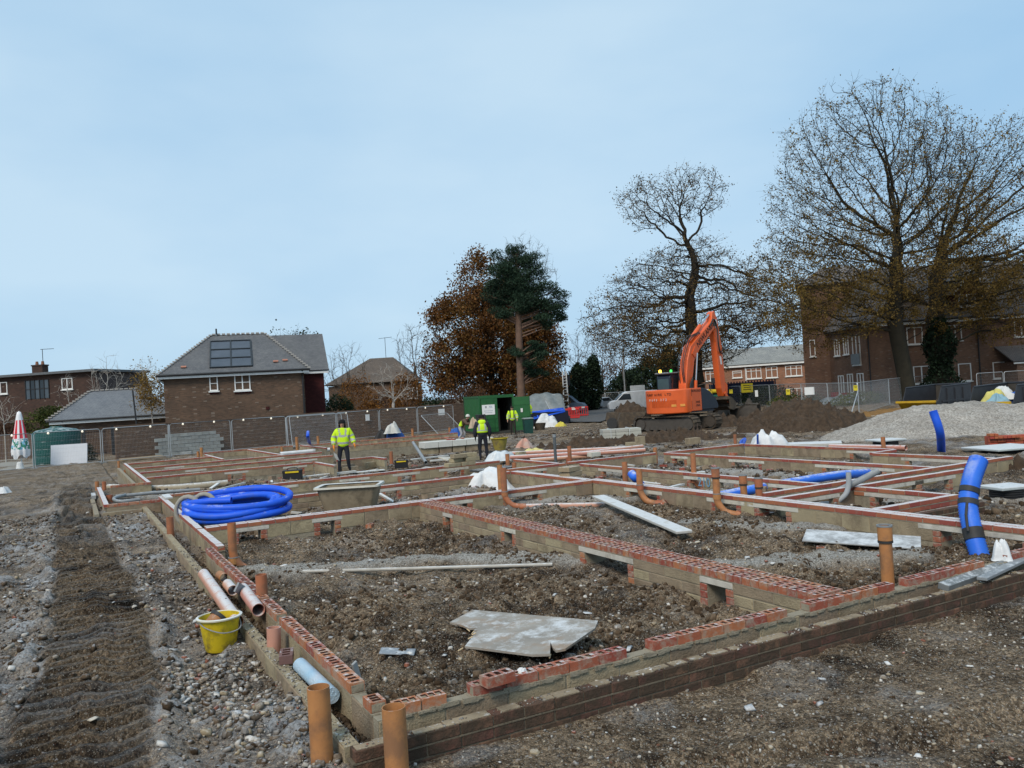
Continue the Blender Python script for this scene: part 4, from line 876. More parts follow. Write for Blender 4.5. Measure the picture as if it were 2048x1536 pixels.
for r in range(6):
    for c in range(9 if r < 5 else 8):
        if r == 5 and c < 1: continue
        ob('block', MESH['gb'], gp, (.22+c*.45+(.22 if r % 2 else 0), -.12+random.uniform(-.02, .02)+r*.012, .11+r*.225), (R(-3), 0, random.gauss(0, .02)))

# ================================================================== TREES AND SHRUBS
M_BARK = pm('dark_bark', (.032, .026, .019), (.017, .0145, .011), 3, .95, .6, 9)
M_BARKG = pm('greenish_bark', (.038, .032, .021), (.020, .0175, .012), 2.5, .95, .6, 9)
M_PINEB = pm('pine_bark', (.19, .115, .08), (.095, .06, .045), 3, .95, .6, 9)
M_BIRCH = pm('white_birch_bark', (.55, .52, .47), (.26, .23, .2), 6, .9, .2, 20)
M_TWIG = pm('grey_twig', (.10, .082, .066), (.065, .055, .045), 3, .95)
L_LIME = leafmat('lime_leaves', [(.15, (.075, .045, .014)), (.4, (.18, .11, .03)), (.7, (.27, .175, .045)), (1, (.34, .24, .07))], .5)
L_OAK = leafmat('oak_leaves', [(.15, (.05, .032, .011)), (.4, (.115, .068, .021)), (.7, (.23, .14, .045)), (1, (.27, .20, .07))], .45)
L_BRN = leafmat('russet_leaves', [(.1, (.040, .022, .008)), (.35, (.115, .048, .014)), (.6, (.19, .082, .022)), (.85, (.15, .095, .024)), (1, (.27, .135, .035))])
L_PINE = leafmat('pine_needles', [(.1, (.010, .020, .012)), (.5, (.022, .046, .026)), (1, (.046, .085, .048))], .1)
L_IVY = leafmat('ivy_leaves', [(.1, (.006, .012, .006)), (.5, (.013, .027, .012)), (1, (.03, .05, .02))], .1)
L_BUSH = leafmat('olive_shrub_leaves', [(.1, (.022, .032, .009)), (.5, (.07, .085, .02)), (1, (.22, .22, .04))])
L_ORNG = leafmat('orange_shrub_leaves', [(.1, (.08, .033, .010)), (.5, (.21, .088, .018)), (1, (.33, .155, .03))])
L_GOLD = leafmat('gold_birch_leaves', [(.1, (.13, .072, .017)), (.5, (.25, .15, .03)), (1, (.36, .24, .06))])
L_GRN = leafmat('dark_shrub_leaves', [(.1, (.010, .018, .008)), (.5, (.024, .04, .017)), (1, (.055, .08, .035))])
L_COP = leafmat('copper_leaves', [(.1, (.04, .02, .012)), (.5, (.10, .052, .03)), (1, (.17, .095, .055))])
def colonize(root, trunk, att, step, kill, iters=160, tropism=(0, 0, .12), jit=.12, seed=0):
    r = np.random.default_rng(seed); pos = [np.array(p, float) for p in trunk]; par = [-1]+list(range(len(trunk)-1))
    att = np.array(att); nd = np.full(len(att), 1e9); ni = np.zeros(len(att), int); new = list(range(len(pos)))
    tro = np.array(tropism); kid = {}
    for it in range(iters):
        if not len(att): break
        Pn = np.array([pos[k] for k in new]); d = np.linalg.norm(att[:, None]-Pn[None], axis=2); j = d.argmin(1); dm = d[np.arange(len(att)), j]
        m = dm < nd; nd = np.where(m, dm, nd); ni = np.where(m, np.array(new)[j], ni)
        keep = nd > kill; att, nd, ni = att[keep], nd[keep], ni[keep]
        if not len(att): break
        new = []; U, inv = np.unique(ni, return_inverse=True); PA = np.array([pos[k] for k in U]); v = att-PA[inv]
        v /= np.linalg.norm(v, axis=1, keepdims=True)+1e-9; D = np.zeros((len(U), 3)); np.add.at(D, inv, v); D /= np.linalg.norm(D, axis=1, keepdims=True)+1e-9
        drop = set()
        for i, k in enumerate(U):
            v = D[i]
            if par[k] >= 0:
                u = pos[k]-pos[par[k]]; v = v*.75+.35*u/(np.linalg.norm(u)+1e-9)
            v = v+tro+r.normal(0, jit, 3); v /= np.linalg.norm(v); q = pos[k]+v*step
            if any(np.abs(q-pos[c]).max() < .45*step for c in kid.get(int(k), ())): drop.add(i); continue
            pos.append(q); par.append(int(k)); new.append(len(pos)-1); kid.setdefault(int(k), []).append(len(pos)-1)
        if drop:
            m = ~np.isin(inv, list(drop)) | (r.uniform(size=len(inv)) < .6); att, nd, ni = att[m], nd[m], ni[m]
        if not new: new = [len(pos)-1]
        if len(pos) > 15000: break
    return np.array(pos), np.array(par)
def radii(par, tip, n=2.25):
    N_ = len(par); acc = np.zeros(N_); kids = np.zeros(N_, int)
    for i in range(1, N_): kids[par[i]] += 1
    rad = np.zeros(N_)
    for i in range(N_-1, -1, -1):
        rad[i] = tip if kids[i] == 0 else acc[i]**(1/n)
        if par[i] >= 0: acc[par[i]] += rad[i]**n
    return rad, kids
def limb_mesh(name, a, b, ra, rb, mat):
    V = []; F = []; o = 0
    for lo, hi, n in ((0, .07, 3), (.07, 9, 7)):
        m = (np.maximum(ra, rb) >= lo) & (np.maximum(ra, rb) < hi)
        if not m.any(): continue
        A, B_, Ra, Rb = a[m], b[m], ra[m], rb[m]; t = B_-A; t /= (np.linalg.norm(t, axis=1, keepdims=True)+1e-9)
        up = np.where(np.abs(t[:, 2:3]) < .9, np.array([[0, 0, 1.]]), np.array([[1., 0, 0]])); u = np.cross(t, up); u /= np.linalg.norm(u, axis=1, keepdims=True); w = np.cross(t, u)
        an = np.arange(n)*2*np.pi/n; ring = u[:, None]*np.cos(an)[None, :, None]+w[:, None]*np.sin(an)[None, :, None]
        v = np.concatenate([A[:, None]+ring*Ra[:, None, None], B_[:, None]+ring*Rb[:, None, None]], 1); V.append(v.reshape(-1, 3))
        k = np.arange(n); f = np.stack([k, k+n, (k+1) % n+n, (k+1) % n], 1)
        F.append((f[None]+(np.arange(len(A))*2*n)[:, None, None]+o).reshape(-1, 4)); o += len(A)*2*n
    return npmesh(name, np.concatenate(V), np.concatenate(F), mat, True)
def leaves_mesh(name, p, size, mat, r, asp=(.5, .9), up=.25):
    n = len(p); d = r.normal(size=(n, 3)); d[:, 2] -= .2; d /= np.linalg.norm(d, axis=1, keepdims=True)
    q = r.normal(size=(n, 3)); q = np.cross(d, q); q /= np.linalg.norm(q, axis=1, keepdims=True); nn = np.cross(d, q)
    s = size*r.uniform(.6, 1.25, n); w = s*r.uniform(*asp, n)
    d = d*s[:, None]; q = q*w[:, None]*.5
    v = np.stack([p-d*.5, p-q+nn*s[:, None]*.12, p+d*.5, p+q+nn*s[:, None]*.12], 1).reshape(-1, 3)
    return npmesh(name, v, np.arange(4*n).reshape(n, 4), mat)
def env(r, parts):
    out = []
    for cx, cy, cz, rx, ry, rz, n in parts:
        v = r.normal(size=(n, 3)); v /= np.linalg.norm(v, axis=1, keepdims=True); v *= (r.uniform(.15, 1, n)**.45)[:, None]
        out.append(v*np.array([rx, ry, rz])+np.array([cx, cy, cz]))
    return np.concatenate(out)
def tree(name, label, loc, parts, trunk, seed, step=.5, kill=.75, leaf=None, nleaf=0, lsize=.17, spread=.35, lz=None, bark=None, tip=.014, twigs=1.0, twl=.8, tropism=(0, 0, .12), jit=.12, zmin=2.5, group=None, rpow=2.25, iters=220, cat='tree', base_r=None):
    r = np.random.default_rng(seed); T = thing(name, label, cat, loc, 0, group)
    att = env(r, parts); att = att[att[:, 2] > zmin]
    pos, par = colonize(None, trunk, att, step, kill, iters, tropism, jit, seed); rad, kids = radii(par, tip, rpow)
    if base_r: rad = np.minimum(rad*(1 if rad[0] < base_r*1.8 else base_r*1.8/rad[0]) if rad[0] > base_r else np.where(rad > .05, .05+(rad-.05)*(base_r-.05)/max(rad[0]-.05, 1e-3), rad), base_r)
    k = np.arange(1, len(pos)); a, b, ra, rb = pos[par[k]], pos[k], np.minimum(rad[par[k]], rad[k]*1.6), rad[k]
    flare = np.array([pos[0], pos[0]+[0, 0, .9]]);
    a = np.concatenate([a, flare[:1]-[0, 0, .4]]); b = np.concatenate([b, flare[1:]]); ra = np.concatenate([ra, [rad[0]*1.5]]); rb = np.concatenate([rb, [rad[0]*1.02]])
    thin_ = np.where(rad[k] < tip*2.6)[0]; thin_ = k[thin_]
    nt_ = int(len(thin_)*twigs); tp = pos[thin_]
    ends = tp
    if nt_:
        s = r.integers(0, len(thin_), nt_); base_ = tp[s]; out = base_-pos[par[thin_[s]]]; out /= np.linalg.norm(out, axis=1, keepdims=True)+1e-9
        d = out+r.normal(0, .55, (nt_, 3))+np.array([0, 0, .15]); d /= np.linalg.norm(d, axis=1, keepdims=True); l = twl*r.uniform(.4, 1.1, nt_)[:, None]
        mid = base_+d*l*.55; e = mid+(d+r.normal(0, .3, (nt_, 3)))*l*.5
        a = np.concatenate([a, base_, mid]); b = np.concatenate([b, mid, e]); ra = np.concatenate([ra, np.full(nt_, tip*.8), np.full(nt_, tip*.6)]); rb = np.concatenate([rb, np.full(nt_, tip*.6), np.full(nt_, tip*.3)])
        ends = np.concatenate([tp, mid, e])
    ob('trunk', limb_mesh('trunk', a, b, ra, rb, bark or M_BARK), T)
    if nleaf:
        w = np.ones(len(ends)) if lz is None else np.maximum(lz(ends[:, 2], ends), .0)
        # leaves hang in clumps, not evenly
        cl = fbm(ends[:, 0]+ends[:, 1]*.7, ends[:, 2]+ends[:, 1]*.4, .45, 2, seed); w = w*(.06+sstep(.40, .58, cl))
        s = r.choice(len(ends), nleaf, p=w/w.sum()); p = ends[s]+r.normal(0, spread, (nleaf, 3))
        ob('crown', leaves_mesh('crown', p, lsize, leaf, r), T)
    return T
def at_depth(px, dep, z=FG):
    p = P(px, 768, dep); return Vector((p.x, p.y, z))
def bush(name, label, loc, parts, leaf, n, size, seed, stems=14, bark=None, group=None, cat='shrub'):
    r = np.random.default_rng(seed); T = thing(name, label, cat, loc, 0, group); pts = []
    for cx, cy, cz, rx, ry, rz, wgt in parts:
        m = int(n*wgt); v = r.normal(size=(m*2, 3)); v /= np.linalg.norm(v, axis=1, keepdims=True)
        lump = fbm(v[:, 0]*2+v[:, 1], v[:, 2]*2-v[:, 1], 1.6, 3, seed); rad_ = (r.uniform(.2, 1, m*2)**.4)*(.68+.6*lump)
        p = v*rad_[:, None]*np.array([rx, ry, rz])+np.array([cx, cy, cz]); p = p[p[:, 2] > .02][:m]; pts.append(p)
    p = np.concatenate(pts); ob('crown', leaves_mesh('crown', p, size, leaf, r), T)
    s = r.integers(0, len(p), stems); b = p[s]*.8; a = np.zeros((stems, 3)); a[:, :2] = p[s][:, :2]*.25; m = (a+b)/2+r.normal(0, .1, (stems, 3))
    ob('trunk', limb_mesh('trunk', np.concatenate([a, m]), np.concatenate([m, b]), np.full(stems*2, .035), np.full(stems*2, .02), bark or M_TWIG), T)
    return T
def path(*pts): return [tuple(p) for p in pts]
def rise(x0, y0, x1, y1, h, st=.5, wob=.0, seed=1):
    n = int(h/st); rr = random.Random(seed); return [(x0+(x1-x0)*k/n+rr.gauss(0, wob), y0+(y1-y0)*k/n+rr.gauss(0, wob), h*k/n) for k in range(n+1)]
rx_, ry_ = CR.x, CR.y                                       # photo-right direction on the ground
def off(u, v=0): return (u*rx_/math.hypot(rx_, ry_)-v*ry_/math.hypot(rx_, ry_), u*ry_/math.hypot(rx_, ry_)+v*rx_/math.hypot(rx_, ry_))
# --- two tall trees at the right
def lz_low(a, b, top=.25): return lambda z, p: top+(1-top)*(1-sstep(a, b, z))*2
c0 = off(-.9); c1 = off(-1.2)
tree('lime_tree', 'tallest autumn tree with fan of fine bare branches at the right', at_depth(1818, 64), [(*off(-1.6), 15.4, 9.4, 7.5, 9.8, 4200), (*off(-6), 10, 6.3, 6, 5.6, 1500), (*off(3), 12, 6, 6, 7, 700)],
     rise(0, 0, *off(-.8), 6.5)+[(*off(-.8+.05*k+.12*math.sin(k*1.3)), 6.5+.5*k) for k in range(1, 15)], 3, .42, .5, L_LIME, 50000, .15, .17, lz_low(5, 18, .34), M_BARKG, .012, 1.4, .9, (0, 0, .22), .15, 4.3, rpow=2.02, base_r=.60)
tree('lime_tree', 'ivy-clad tall tree with heavy forking limbs at the far right', at_depth(1884, 66), [(*off(6.5), 14.2, 8.2, 7, 8.6, 2600), (*off(2), 17.5, 5, 5, 5, 600), (*off(7), 7.5, 6.5, 6, 3.6, 800)],
     rise(0, 0, *off(-.35), 6.5)+[(*off(-.3+.09*k+.15*math.sin(k*.9)), 6.5+.55*k) for k in range(1, 11)], 9, .45, .55, L_LIME, 36000, .15, .17, lz_low(5, 17, .34), M_BARKG, .012, 1.4, .9, (0, 0, .14), .18, 4.6, rpow=2.02, base_r=.66)
iv = at_depth(1884, 65.6); r_ = np.random.default_rng(5); n_ = 5200; hz_ = r_.uniform(0, 1, n_)**.8*6.6; an_v = r_.uniform(0, 6.28, n_); rad_v = (1.05+.35*np.sin(hz_*1.7)+r_.normal(0, .16, n_))*np.clip(1.25-hz_/11, .45, 1.2)
pv = np.stack([np.cos(an_v)*rad_v*.95, np.sin(an_v)*rad_v*.95, hz_], 1); IV = thing('ivy', 'dark green ivy wrapped round the trunk of the far right tree', 'ivy', iv)
ob('crown', leaves_mesh('crown', pv, .22, L_IVY, r_), IV)
ob('stem', limb_mesh('stem', np.array([(.4, -.6, 0.)]), np.array([(.2, -.7, 5.)]), np.array([.05]), np.array([.02]), M_BARK), IV)
# --- oak behind the excavator
oz = lambda z, p: .35+1.5*(1-sstep(5, 12, z))
tree('oak_tree', 'gnarled dark oak with a high second crown behind the excavator', at_depth(1397, 76), [(*off(-.6), 9.4, 8.8, 7, 5.9, 3000), (*off(.2), 14.2, 3.4, 3, 2.4, 260), (*off(6), 9.0, 5, 5, 3.6, 600), (*off(-5.5), 8.5, 5, 5, 3.8, 600), (*off(-3.0), 19.2, 3.7, 3, 2.6, 520), (*off(.8), 20.2, 3.2, 2.6, 2.6, 420)],
     rise(0, 0, *off(-.35), 10.5, .5, .04)+[(*off(-.15), 11.1), (*off(.1), 11.8), (*off(.3), 12.5), (*off(.4), 13.3), (*off(.3), 14.1), (*off(.1), 14.8)], 21, .42, .5, L_OAK, 30000, .16, .22, oz, M_BARK, .017, 1.3, .85, (0, 0, .03), .3, 2.6, base_r=.68)
# --- russet oaks behind the green container, with a tall pine and a bare tree
tree('oak_tree', 'broad russet brown oak behind the green container', at_depth(985, 88), [(*off(-.6), 8.2, 6.6, 5, 6.8, 1300), (*off(-.4), 12.6, 3.4, 3, 4.8, 520), (*off(-4.2), 7, 3.0, 3, 4.8, 260), (*off(4.6), 6.5, 3.2, 3, 5.2, 300)],
     rise(0, 0, 0, 0, 3, .6), 33, .6, .8, L_BRN, 80000, .25, .5, None, M_BARK, .02, .6, .9, (0, 0, .12), .12, .6, base_r=.5)
tree('bare_tree', 'bare pale twigged tree top rising behind the dark pine', at_depth(1062, 104), [(0, 0, 16.5, 4.6, 4, 6.2, 900)], rise(0, 0, 0, 0, 9, .7), 35, .5, .65, bark=M_TWIG, tip=.014, twigs=2.2, tropism=(0, 0, .3), base_r=.35)
def pine():
    r = np.random.default_rng(12); T = thing('pine_tree', 'tall dark green pine with long bare trunk behind the container', 'tree', at_depth(1040, 74))
    pads = [(0, 15.0, 1.5, .9), (-1.0, 14.2, 1.8, .8), (.9, 14.3, 1.7, .8), (-.5, 13.2, 2.2, .75), (1.2, 13.0, 2.1, .8), (-1.1, 12.0, 1.7, .7), (.4, 11.8, 2.3, .8), (2.0, 11.6, 2.0, .7), (-.9, 10.9, 1.9, .7), (1.6, 10.4, 2.0, .7), (2.9, 10.3, 1.6, .65), (-.3, 9.9, 1.5, .55), (3.3, 9.2, 1.5, .6), (2.2, 9.1, 1.2, .5), (1.0, 6.6, 1.25, .55), (1.5, 6.0, 1.1, .5), (.9, 4.9, 1.2, .5), (1.5, 4.4, 1.0, .45), (1.7, 6.9, .9, .4)]
    pts = []; a = []; b = []
    pads = [(u+r.normal(0, .5)*w, z+r.normal(0, .55)*h, w*r.uniform(.4, .68), h*r.uniform(.5, .85)) for u, z, w, h in pads for _ in range(6)]
    for u, z, w, h in pads:
        n = int(560*w); v = r.normal(size=(n, 3)); v /= np.linalg.norm(v, axis=1, keepdims=True); v *= (r.uniform(.1, 1, n)**.5)[:, None]
        lumps = .75+.5*fbm(v[:, 0]*2, v[:, 2]*2+v[:, 1], 2.2, 2, int(z*10)); ox, oy = off(u, r.uniform(-.8, .8)); p = v*lumps[:, None]*np.array([w, w, h])+np.array([ox, oy, z]); pts.append(p)
        cx, cy = off(.25*z/16*1.2, 0); a.append((cx, cy, z-.9)); b.append((ox, oy, z-.1))
    ob('crown', leaves_mesh('crown', np.concatenate(pts), .26, L_PINE, r, (.14, .3)), T)
    tr = [(*off(.35*k/14), 15.2*k/14) for k in range(15)]; tr = np.array(tr); rr = np.interp(tr[:, 2], [0, 9, 15.2], [.40, .30, .09])
    A_ = np.concatenate([tr[:-1], np.array(a)]); B2 = np.concatenate([tr[1:], np.array(b)])
    ob('trunk', limb_mesh('trunk', A_, B2, np.concatenate([rr[:-1], np.full(len(a), .08)]), np.concatenate([rr[1:], np.full(len(a), .04)]), M_PINEB), T)
pine()
# --- smaller trees and shrubs, left to right
tree('bare_tree', 'bare tree left of the russet oak', at_depth(832, 102), [(0, 0, 8.2, 2.9, 2.6, 3.8, 520)], rise(0, 0, 0, 0, 4, .5), 41, .42, .55, bark=M_TWIG, tip=.016, twigs=1.8, tropism=(0, 0, .22), base_r=.38)
tree('bare_tree', 'thin bare tree between the brick house and the tiled house', at_depth(702, 84), [(0, 0, 5.6, 2.7, 2.4, 3.2, 260)], rise(0, 0, 0, 0, 2.2, .4), 43, .4, .6, bark=M_TWIG, tip=.012, twigs=1.2, tropism=(0, 0, .28), base_r=.14)
tree('bare_tree', 'faint bare tree beside the brick house gable', at_depth(668, 96), [(0, 0, 6, 2.0, 2, 3, 260)], rise(0, 0, 0, 0, 2.2, .4), 44, .4, .6, bark=M_TWIG, tip=.012, twigs=1.6, tropism=(0, 0, .28), base_r=.16)
tree('birch_tree', 'small white stemmed birch in front of the orange shrubs', at_depth(783, 72), [(*off(.1), 3.8, 2.3, 2, 2.1, 240)], rise(0, 0, 0, 0, 1.3, .3), 45, .28, .42, bark=M_BIRCH, tip=.012, twigs=1.0, twl=.6, tropism=(0, 0, .3), base_r=.13)
tree('birch_tree', 'golden weeping birch in front of the garage roof', at_depth(302, 56.8), [(*off(.35), 4.0, 1.25, 1.1, 1.5, 180), (*off(-.3), 5.6, .75, .7, 1.0, 80)], rise(0, 0, *off(-.05), 3.0, .3), 47, .22, .32, L_GOLD, 3000, .115, .2, lambda z, p: 1.2-.55*sstep(4.6, 6, z), M_BIRCH, .009, 2.0, .6, (0, 0, -.16), .15, 1.4, base_r=.09)
tree('bare_tree', 'slim pale birch in front of the dormer house', at_depth(132, 66), [(0, 0, 4.2, .9, .8, 2.2, 80)], rise(0, 0, 0, 0, 1.6, .3), 48, .28, .4, bark=M_BIRCH, tip=.01, twigs=1.2, tropism=(0, 0, .3), base_r=.08)
tree('bare_tree', 'bare silvery tree right of the dormer house', at_depth(205, 69), [(*off(.3), 5.4, 1.7, 1.5, 2.6, 170)], rise(0, 0, 0, 0, 1.6, .3), 49, .3, .45, bark=M_BIRCH, tip=.011, twigs=1.5, tropism=(0, 0, .3), base_r=.10)
tree('bare_tree', 'pale bare sapling behind the railings at the left edge', at_depth(4, 54), [(0, 0, 2.9, 1.1, 1, 1.7, 80)], rise(0, 0, 0, 0, 1.8, .3), 50, .25, .4, bark=M_BIRCH, tip=.010, twigs=1.2, tropism=(0, 0, .2), base_r=.09)
tree('evergreen_tree', 'dark evergreen with bare shoots behind the brick house', at_depth(590, 84), [(*off(.4), 8.6, 1.7, 1.5, 1.6, 260), (*off(-1), 8.6, 1.1, 1, 1.6, 100)], rise(0, 0, 0, 0, 6.8, .6), 51, .4, .5, L_GRN, 3000, .26, .3, lambda z, p: 1.3-sstep(8.8, 10.2, z), M_BARK, .016, 1.6, 1.0, (0, 0, .3), .12, 5)
bush('laurel_bush', 'large yellow green bush behind the garage at the left', at_depth(88, 64), [(*off(0), 1.9, 2.2, 1.6, 1.8, .7), (*off(.5), 2.9, 1.2, 1, 1, .3)], L_BUSH, 5200, .17, 61)
bush('hedge', 'dull dark hedge at the left edge', at_depth(12, 63), [(0, 0, 1.6, 1.5, 1.2, 1.5, 1)], L_COP, 2600, .17, 62); bush('hedge', 'dull olive hedge between garage and yellow green bush', at_depth(140, 66), [(0, 0, 1.5, 1.3, 1, 1.4, 1)], L_GRN, 2200, .17, 63)
bush('evergreen_shrub', 'dark conifer beside the garage ridge', at_depth(241, 74), [(0, 0, 2.9, 1.0, 1, 1.9, 1)], L_GRN, 1800, .2, 64); bush('copper_shrub', 'copper leaved tree right of the dormer house', at_depth(213, 80), [(0, 0, 3.7, 1.6, 1.5, 2.1, 1)], L_COP, 2400, .2, 65)
bush('evergreen_shrub', 'rounded dark green shrub beside the red tiled wing', at_depth(672, 70), [(0, 0, 1.6, 1.75, 1.5, 1.75, 1)], L_GRN, 4200, .17, 66)
bush('orange_shrub', 'orange leaved shrub left of the white birch', at_depth(712, 78), [(0, 0, 2.5, 2.0, 1.5, 3.0, .7), (*off(1.3), 1.5, 1.5, 1.3, 1.5, .3)], L_ORNG, 4200, .17, 67); bush('orange_shrub', 'orange brown shrub right of the white birch', at_depth(812, 78), [(0, 0, 2.2, 2.0, 1.5, 2.9, 1)], L_ORNG, 4600, .17, 68)
bush('orange_shrub', 'russet hedge behind the white birch stems', at_depth(768, 82), [(0, 0, 1.7, 2.4, 1.4, 1.9, 1)], L_COP, 3600, .17, 69)
bush('evergreen_shrub', 'dark shrub at the foot of the russet oak', at_depth(870, 78), [(0, 0, 1.3, 2.3, 1.5, 1.6, 1)], L_GRN, 3400, .18, 70); bush('copper_shrub', 'twiggy purple brown thicket behind the green container', at_depth(930, 76), [(0, 0, 1.5, 3.0, 1.4, 2.1, 1)], L_COP, 4200, .16, 71, 60)
bush('copper_shrub', 'russet undergrowth right of the pine trunk', at_depth(1085, 82), [(0, 0, 1.6, 2.8, 1.5, 2.4, 1)], L_BRN, 3600, .22, 72)
for i_, (px_, d_, w_, h_, lb) in enumerate(((1120, 92, 1.9, 3.4, 'low ivy mass left of the white lighting tower'), (1152, 96, 1.9, 5.0, 'dark ivy covered trunk right of the russet oak'), (1183, 98, 1.5, 5.8, 'tall dark ivy column left of the road'), (1252, 112, 3.2, 4.4, 'dark evergreen left of the oak trunk'), (1300, 106, 3.8, 5.6, 'broad dark evergreen behind the excavator cab'), (1335, 100, 2.2, 6.4, 'ivy covered trunk just left of the oak'))):
    bush('ivy_tree', lb, at_depth(px_, d_), [(0, 0, h_*.5, w_, w_*.8, h_*.52, .7), (*off(.4), h_*.85, w_*.55, w_*.5, h_*.3, .3)], L_IVY, 5200, .30, 80+i_, cat='tree')
tree('bare_tree', 'bare tree rising above the ivy column', at_depth(1160, 112), [(0, 0, 7.6, 2.8, 2.4, 3.2, 380)], rise(0, 0, 0, 0, 3.4, .5), 91, .45, .6, bark=M_TWIG, tip=.015, twigs=1.7, tropism=(0, 0, .25), base_r=.25)
tree('bare_tree', 'slender bare tree by the far road', at_depth(1250, 108), [(0, 0, 8.2, 3.0, 2.6, 4.2, 420)], rise(0, 0, 0, 0, 3.4, .5), 92, .45, .6, bark=M_TWIG, tip=.015, twigs=1.7, tropism=(0, 0, .28), base_r=.2)
tree('bare_tree', 'faint bare tree far left behind the oak', at_depth(1205, 118), [(0, 0, 6.6, 3.0, 2.6, 3.4, 380)], rise(0, 0, 0, 0, 3, .5), 93, .45, .6, L_COP, 900, .2, .3, bark=M_TWIG, tip=.015, twigs=1.7, tropism=(0, 0, .25), base_r=.2)
far_w = bush('distant_wood', 'hazy brown wood beyond the far road', at_depth(1225, 150), [(*off(-9), 2.6, 7, 3, 3.6, .3), (0, 0, 3.2, 8, 3, 4.6, .35), (*off(10), 3.2, 9, 3, 4.6, .35)], L_COP, 9000, .36, 95, 90); far_w['kind'] = 'stuff'
bush('hedge', 'green undergrowth along the fence behind the excavator bucket', at_depth(1470, 80), [(*off(-3), .7, 3.4, .9, 1.1, .4), (*off(3), .8, 4.0, .9, 1.2, .6)], L_GRN, 5200, .16, 96); bush('hedge', 'green weeds along the fence below the red building', at_depth(1640, 66), [(*off(-2), .5, 3.2, .8, .8, .5), (*off(3), .4, 3.4, .8, .7, .5)], L_BUSH, 4200, .13, 97)
bush('weeds', 'dark weeds in front of the white board at the left', G(136, 926), [(0, 0, .15, 1.0, .5, .45, .7), (*off(1.2), .3, .5, .4, .8, .3)], L_GRN, 1900, .12, 98)

# ================================================================== PIPES AND DUCTS ON THE SITE
M_TERRA = pm('terracotta_pipe', (.43, .175, .075), (.33, .125, .055), 7, .55, .08, 40, rnd=.22, dirt=(.19, .105, .062), dirt_amt=.45, dirt_scale=5, frost=.18)
M_TERRAF = pm('frosted_pink_pipe', (.52, .27, .19), (.44, .22, .15), 7, .7, rnd=.15, frost=.75, frost_scale=9)
M_RUBBER = pm('black_rubber', (.025, .025, .026), (.045, .045, .045), 8, .6); M_GREYP = pm('grey_plastic', (.26, .28, .29), (.19, .2, .21), 7, .55, frost=.25)
M_BLUE = pm('blue_duct', (.012, .085, .60), (.016, .11, .70), 4, .5, .12, 25, frost=.16, frost_scale=3, dirt=(.06, .10, .30), dirt_amt=.25, dirt_scale=3); M_BLUE2 = pm('frosted_blue_duct', (.016, .12, .66), (.04, .18, .70), 4, .5, frost=.5, frost_scale=6)
M_WSHEET = pm('white_plastic_sheet', (.72, .73, .73), (.54, .55, .56), 4, .6, .7, 10); M_FROSTW = pm('frosted_timber', (.50, .49, .46), (.40, .38, .34), 5, .85, .3, 50, frost=.75, frost_scale=8)
def vpipe(px, pt, pb, label, z=-.33, r=.058, collar=None, bend=None, mat=None, lean=0, group=None, socket=False):
    """upright drain pipe; bend = ground run (dx, dy, length) leading off from its foot"""
    p = G(px, pb, z); dep = (p-Vector((0, 0, CAM_H))).dot(CF); h = (pb-pt)*dep/FPX; mat = mat or M_TERRA
    T = thing('drain_pipe', label, 'pipe', p, 0, group); tp = Vector((lean, lean*.3, h))
    if bend:
        d = Vector((bend[0], bend[1], 0)).normalized(); b0 = .10
        pts = bez([tp, (lean*.3, 0, b0+.16), (d.x*.03, d.y*.03, b0+.03), (d.x*.13, d.y*.13, .015), (d.x*.3, d.y*.3, -.03)], 5)
        MB().pipe(pts, r, .005, 18).build('pipe', mat, T, smooth=40)
        MB().tube([(d.x*.3, d.y*.3, -.03), (d.x*bend[2], d.y*bend[2], -.06)], r, 16).build('ground_run', M_TERRAF, T, smooth=40)
        MB().tube([(d.x*.29, d.y*.29, -.028), (d.x*.40, d.y*.40, -.035)], r+.009, 16).build('collar', mat, T, smooth=40)
    else: MB().pipe([(0, 0, -.25), tp], r, .005, 20).build('pipe', mat, T, smooth=40)
    if collar is not None:
        c = tp.lerp(Vector((0, 0, 0)), collar); up = (tp-Vector((0, 0, 0))).normalized()*.045
        MB().pipe([c-up, c+up*.9], r+.008, .007, 20).build('collar', mat, T, smooth=40); MB().pipe([c+up*.9, c+up*1.15], r+.012, .011, 20).build('seal_ring', M_GREYP, T, smooth=40)
    if socket:
        up = (tp-Vector((0, 0, 0))).normalized(); MB().pipe([tp-up*.12, tp-up*.10, tp-up*.03, tp-up*.02, tp+up*.02], r+.009, .008, 22).build('socket', mat, T, smooth=40)
        MB().pipe([tp+up*.015, tp+up*.032], r+.013, .012, 22).build('seal_ring', M_GREYP, T, smooth=40); MB().pipe([tp-up*.145, tp-up*.125], r+.011, .01, 22).build('seal_ring', M_RUBBER, T, smooth=40)
    return T
vpipe(647, 1374, 1560, 'large terracotta pipe standing at the near left corner outside the wall', -.33, .066)
vpipe(797, 1414, 1585, 'terracotta pipe cut by the bottom edge near the corner bricks', -.36, .068)
vpipe(342, 1034, 1082, 'short terracotta pipe beside the left outer leaf', -.25)
vpipe(545, 1256, 1294, 'short frosted pipe stub standing on the outer leaf', -.14, mat=M_TERRAF, lean=.02)
vpipe(525, 1149, 1203, 'terracotta pipe standing in a gap of the left brick wall', -.08)
vpipe(468, 1046, 1140, 'tall terracotta pipe with collar inside the left wall', -.33, collar=.80, bend=(1, -.12, .6))
vpipe(1777, 1056, 1178, 'terracotta pipe with grey socket ring beside the front wall', -.30, .062, socket=True)
vpipe(1011, 936, 1012, 'front standing pipe with swept bend by the frosted cross wall', -.27, collar=.68, bend=(.8, -.6, 1.9))
vpipe(1003, 930, 1000, 'pipe close behind the front standing pipe', -.33, mat=M_TERRA)
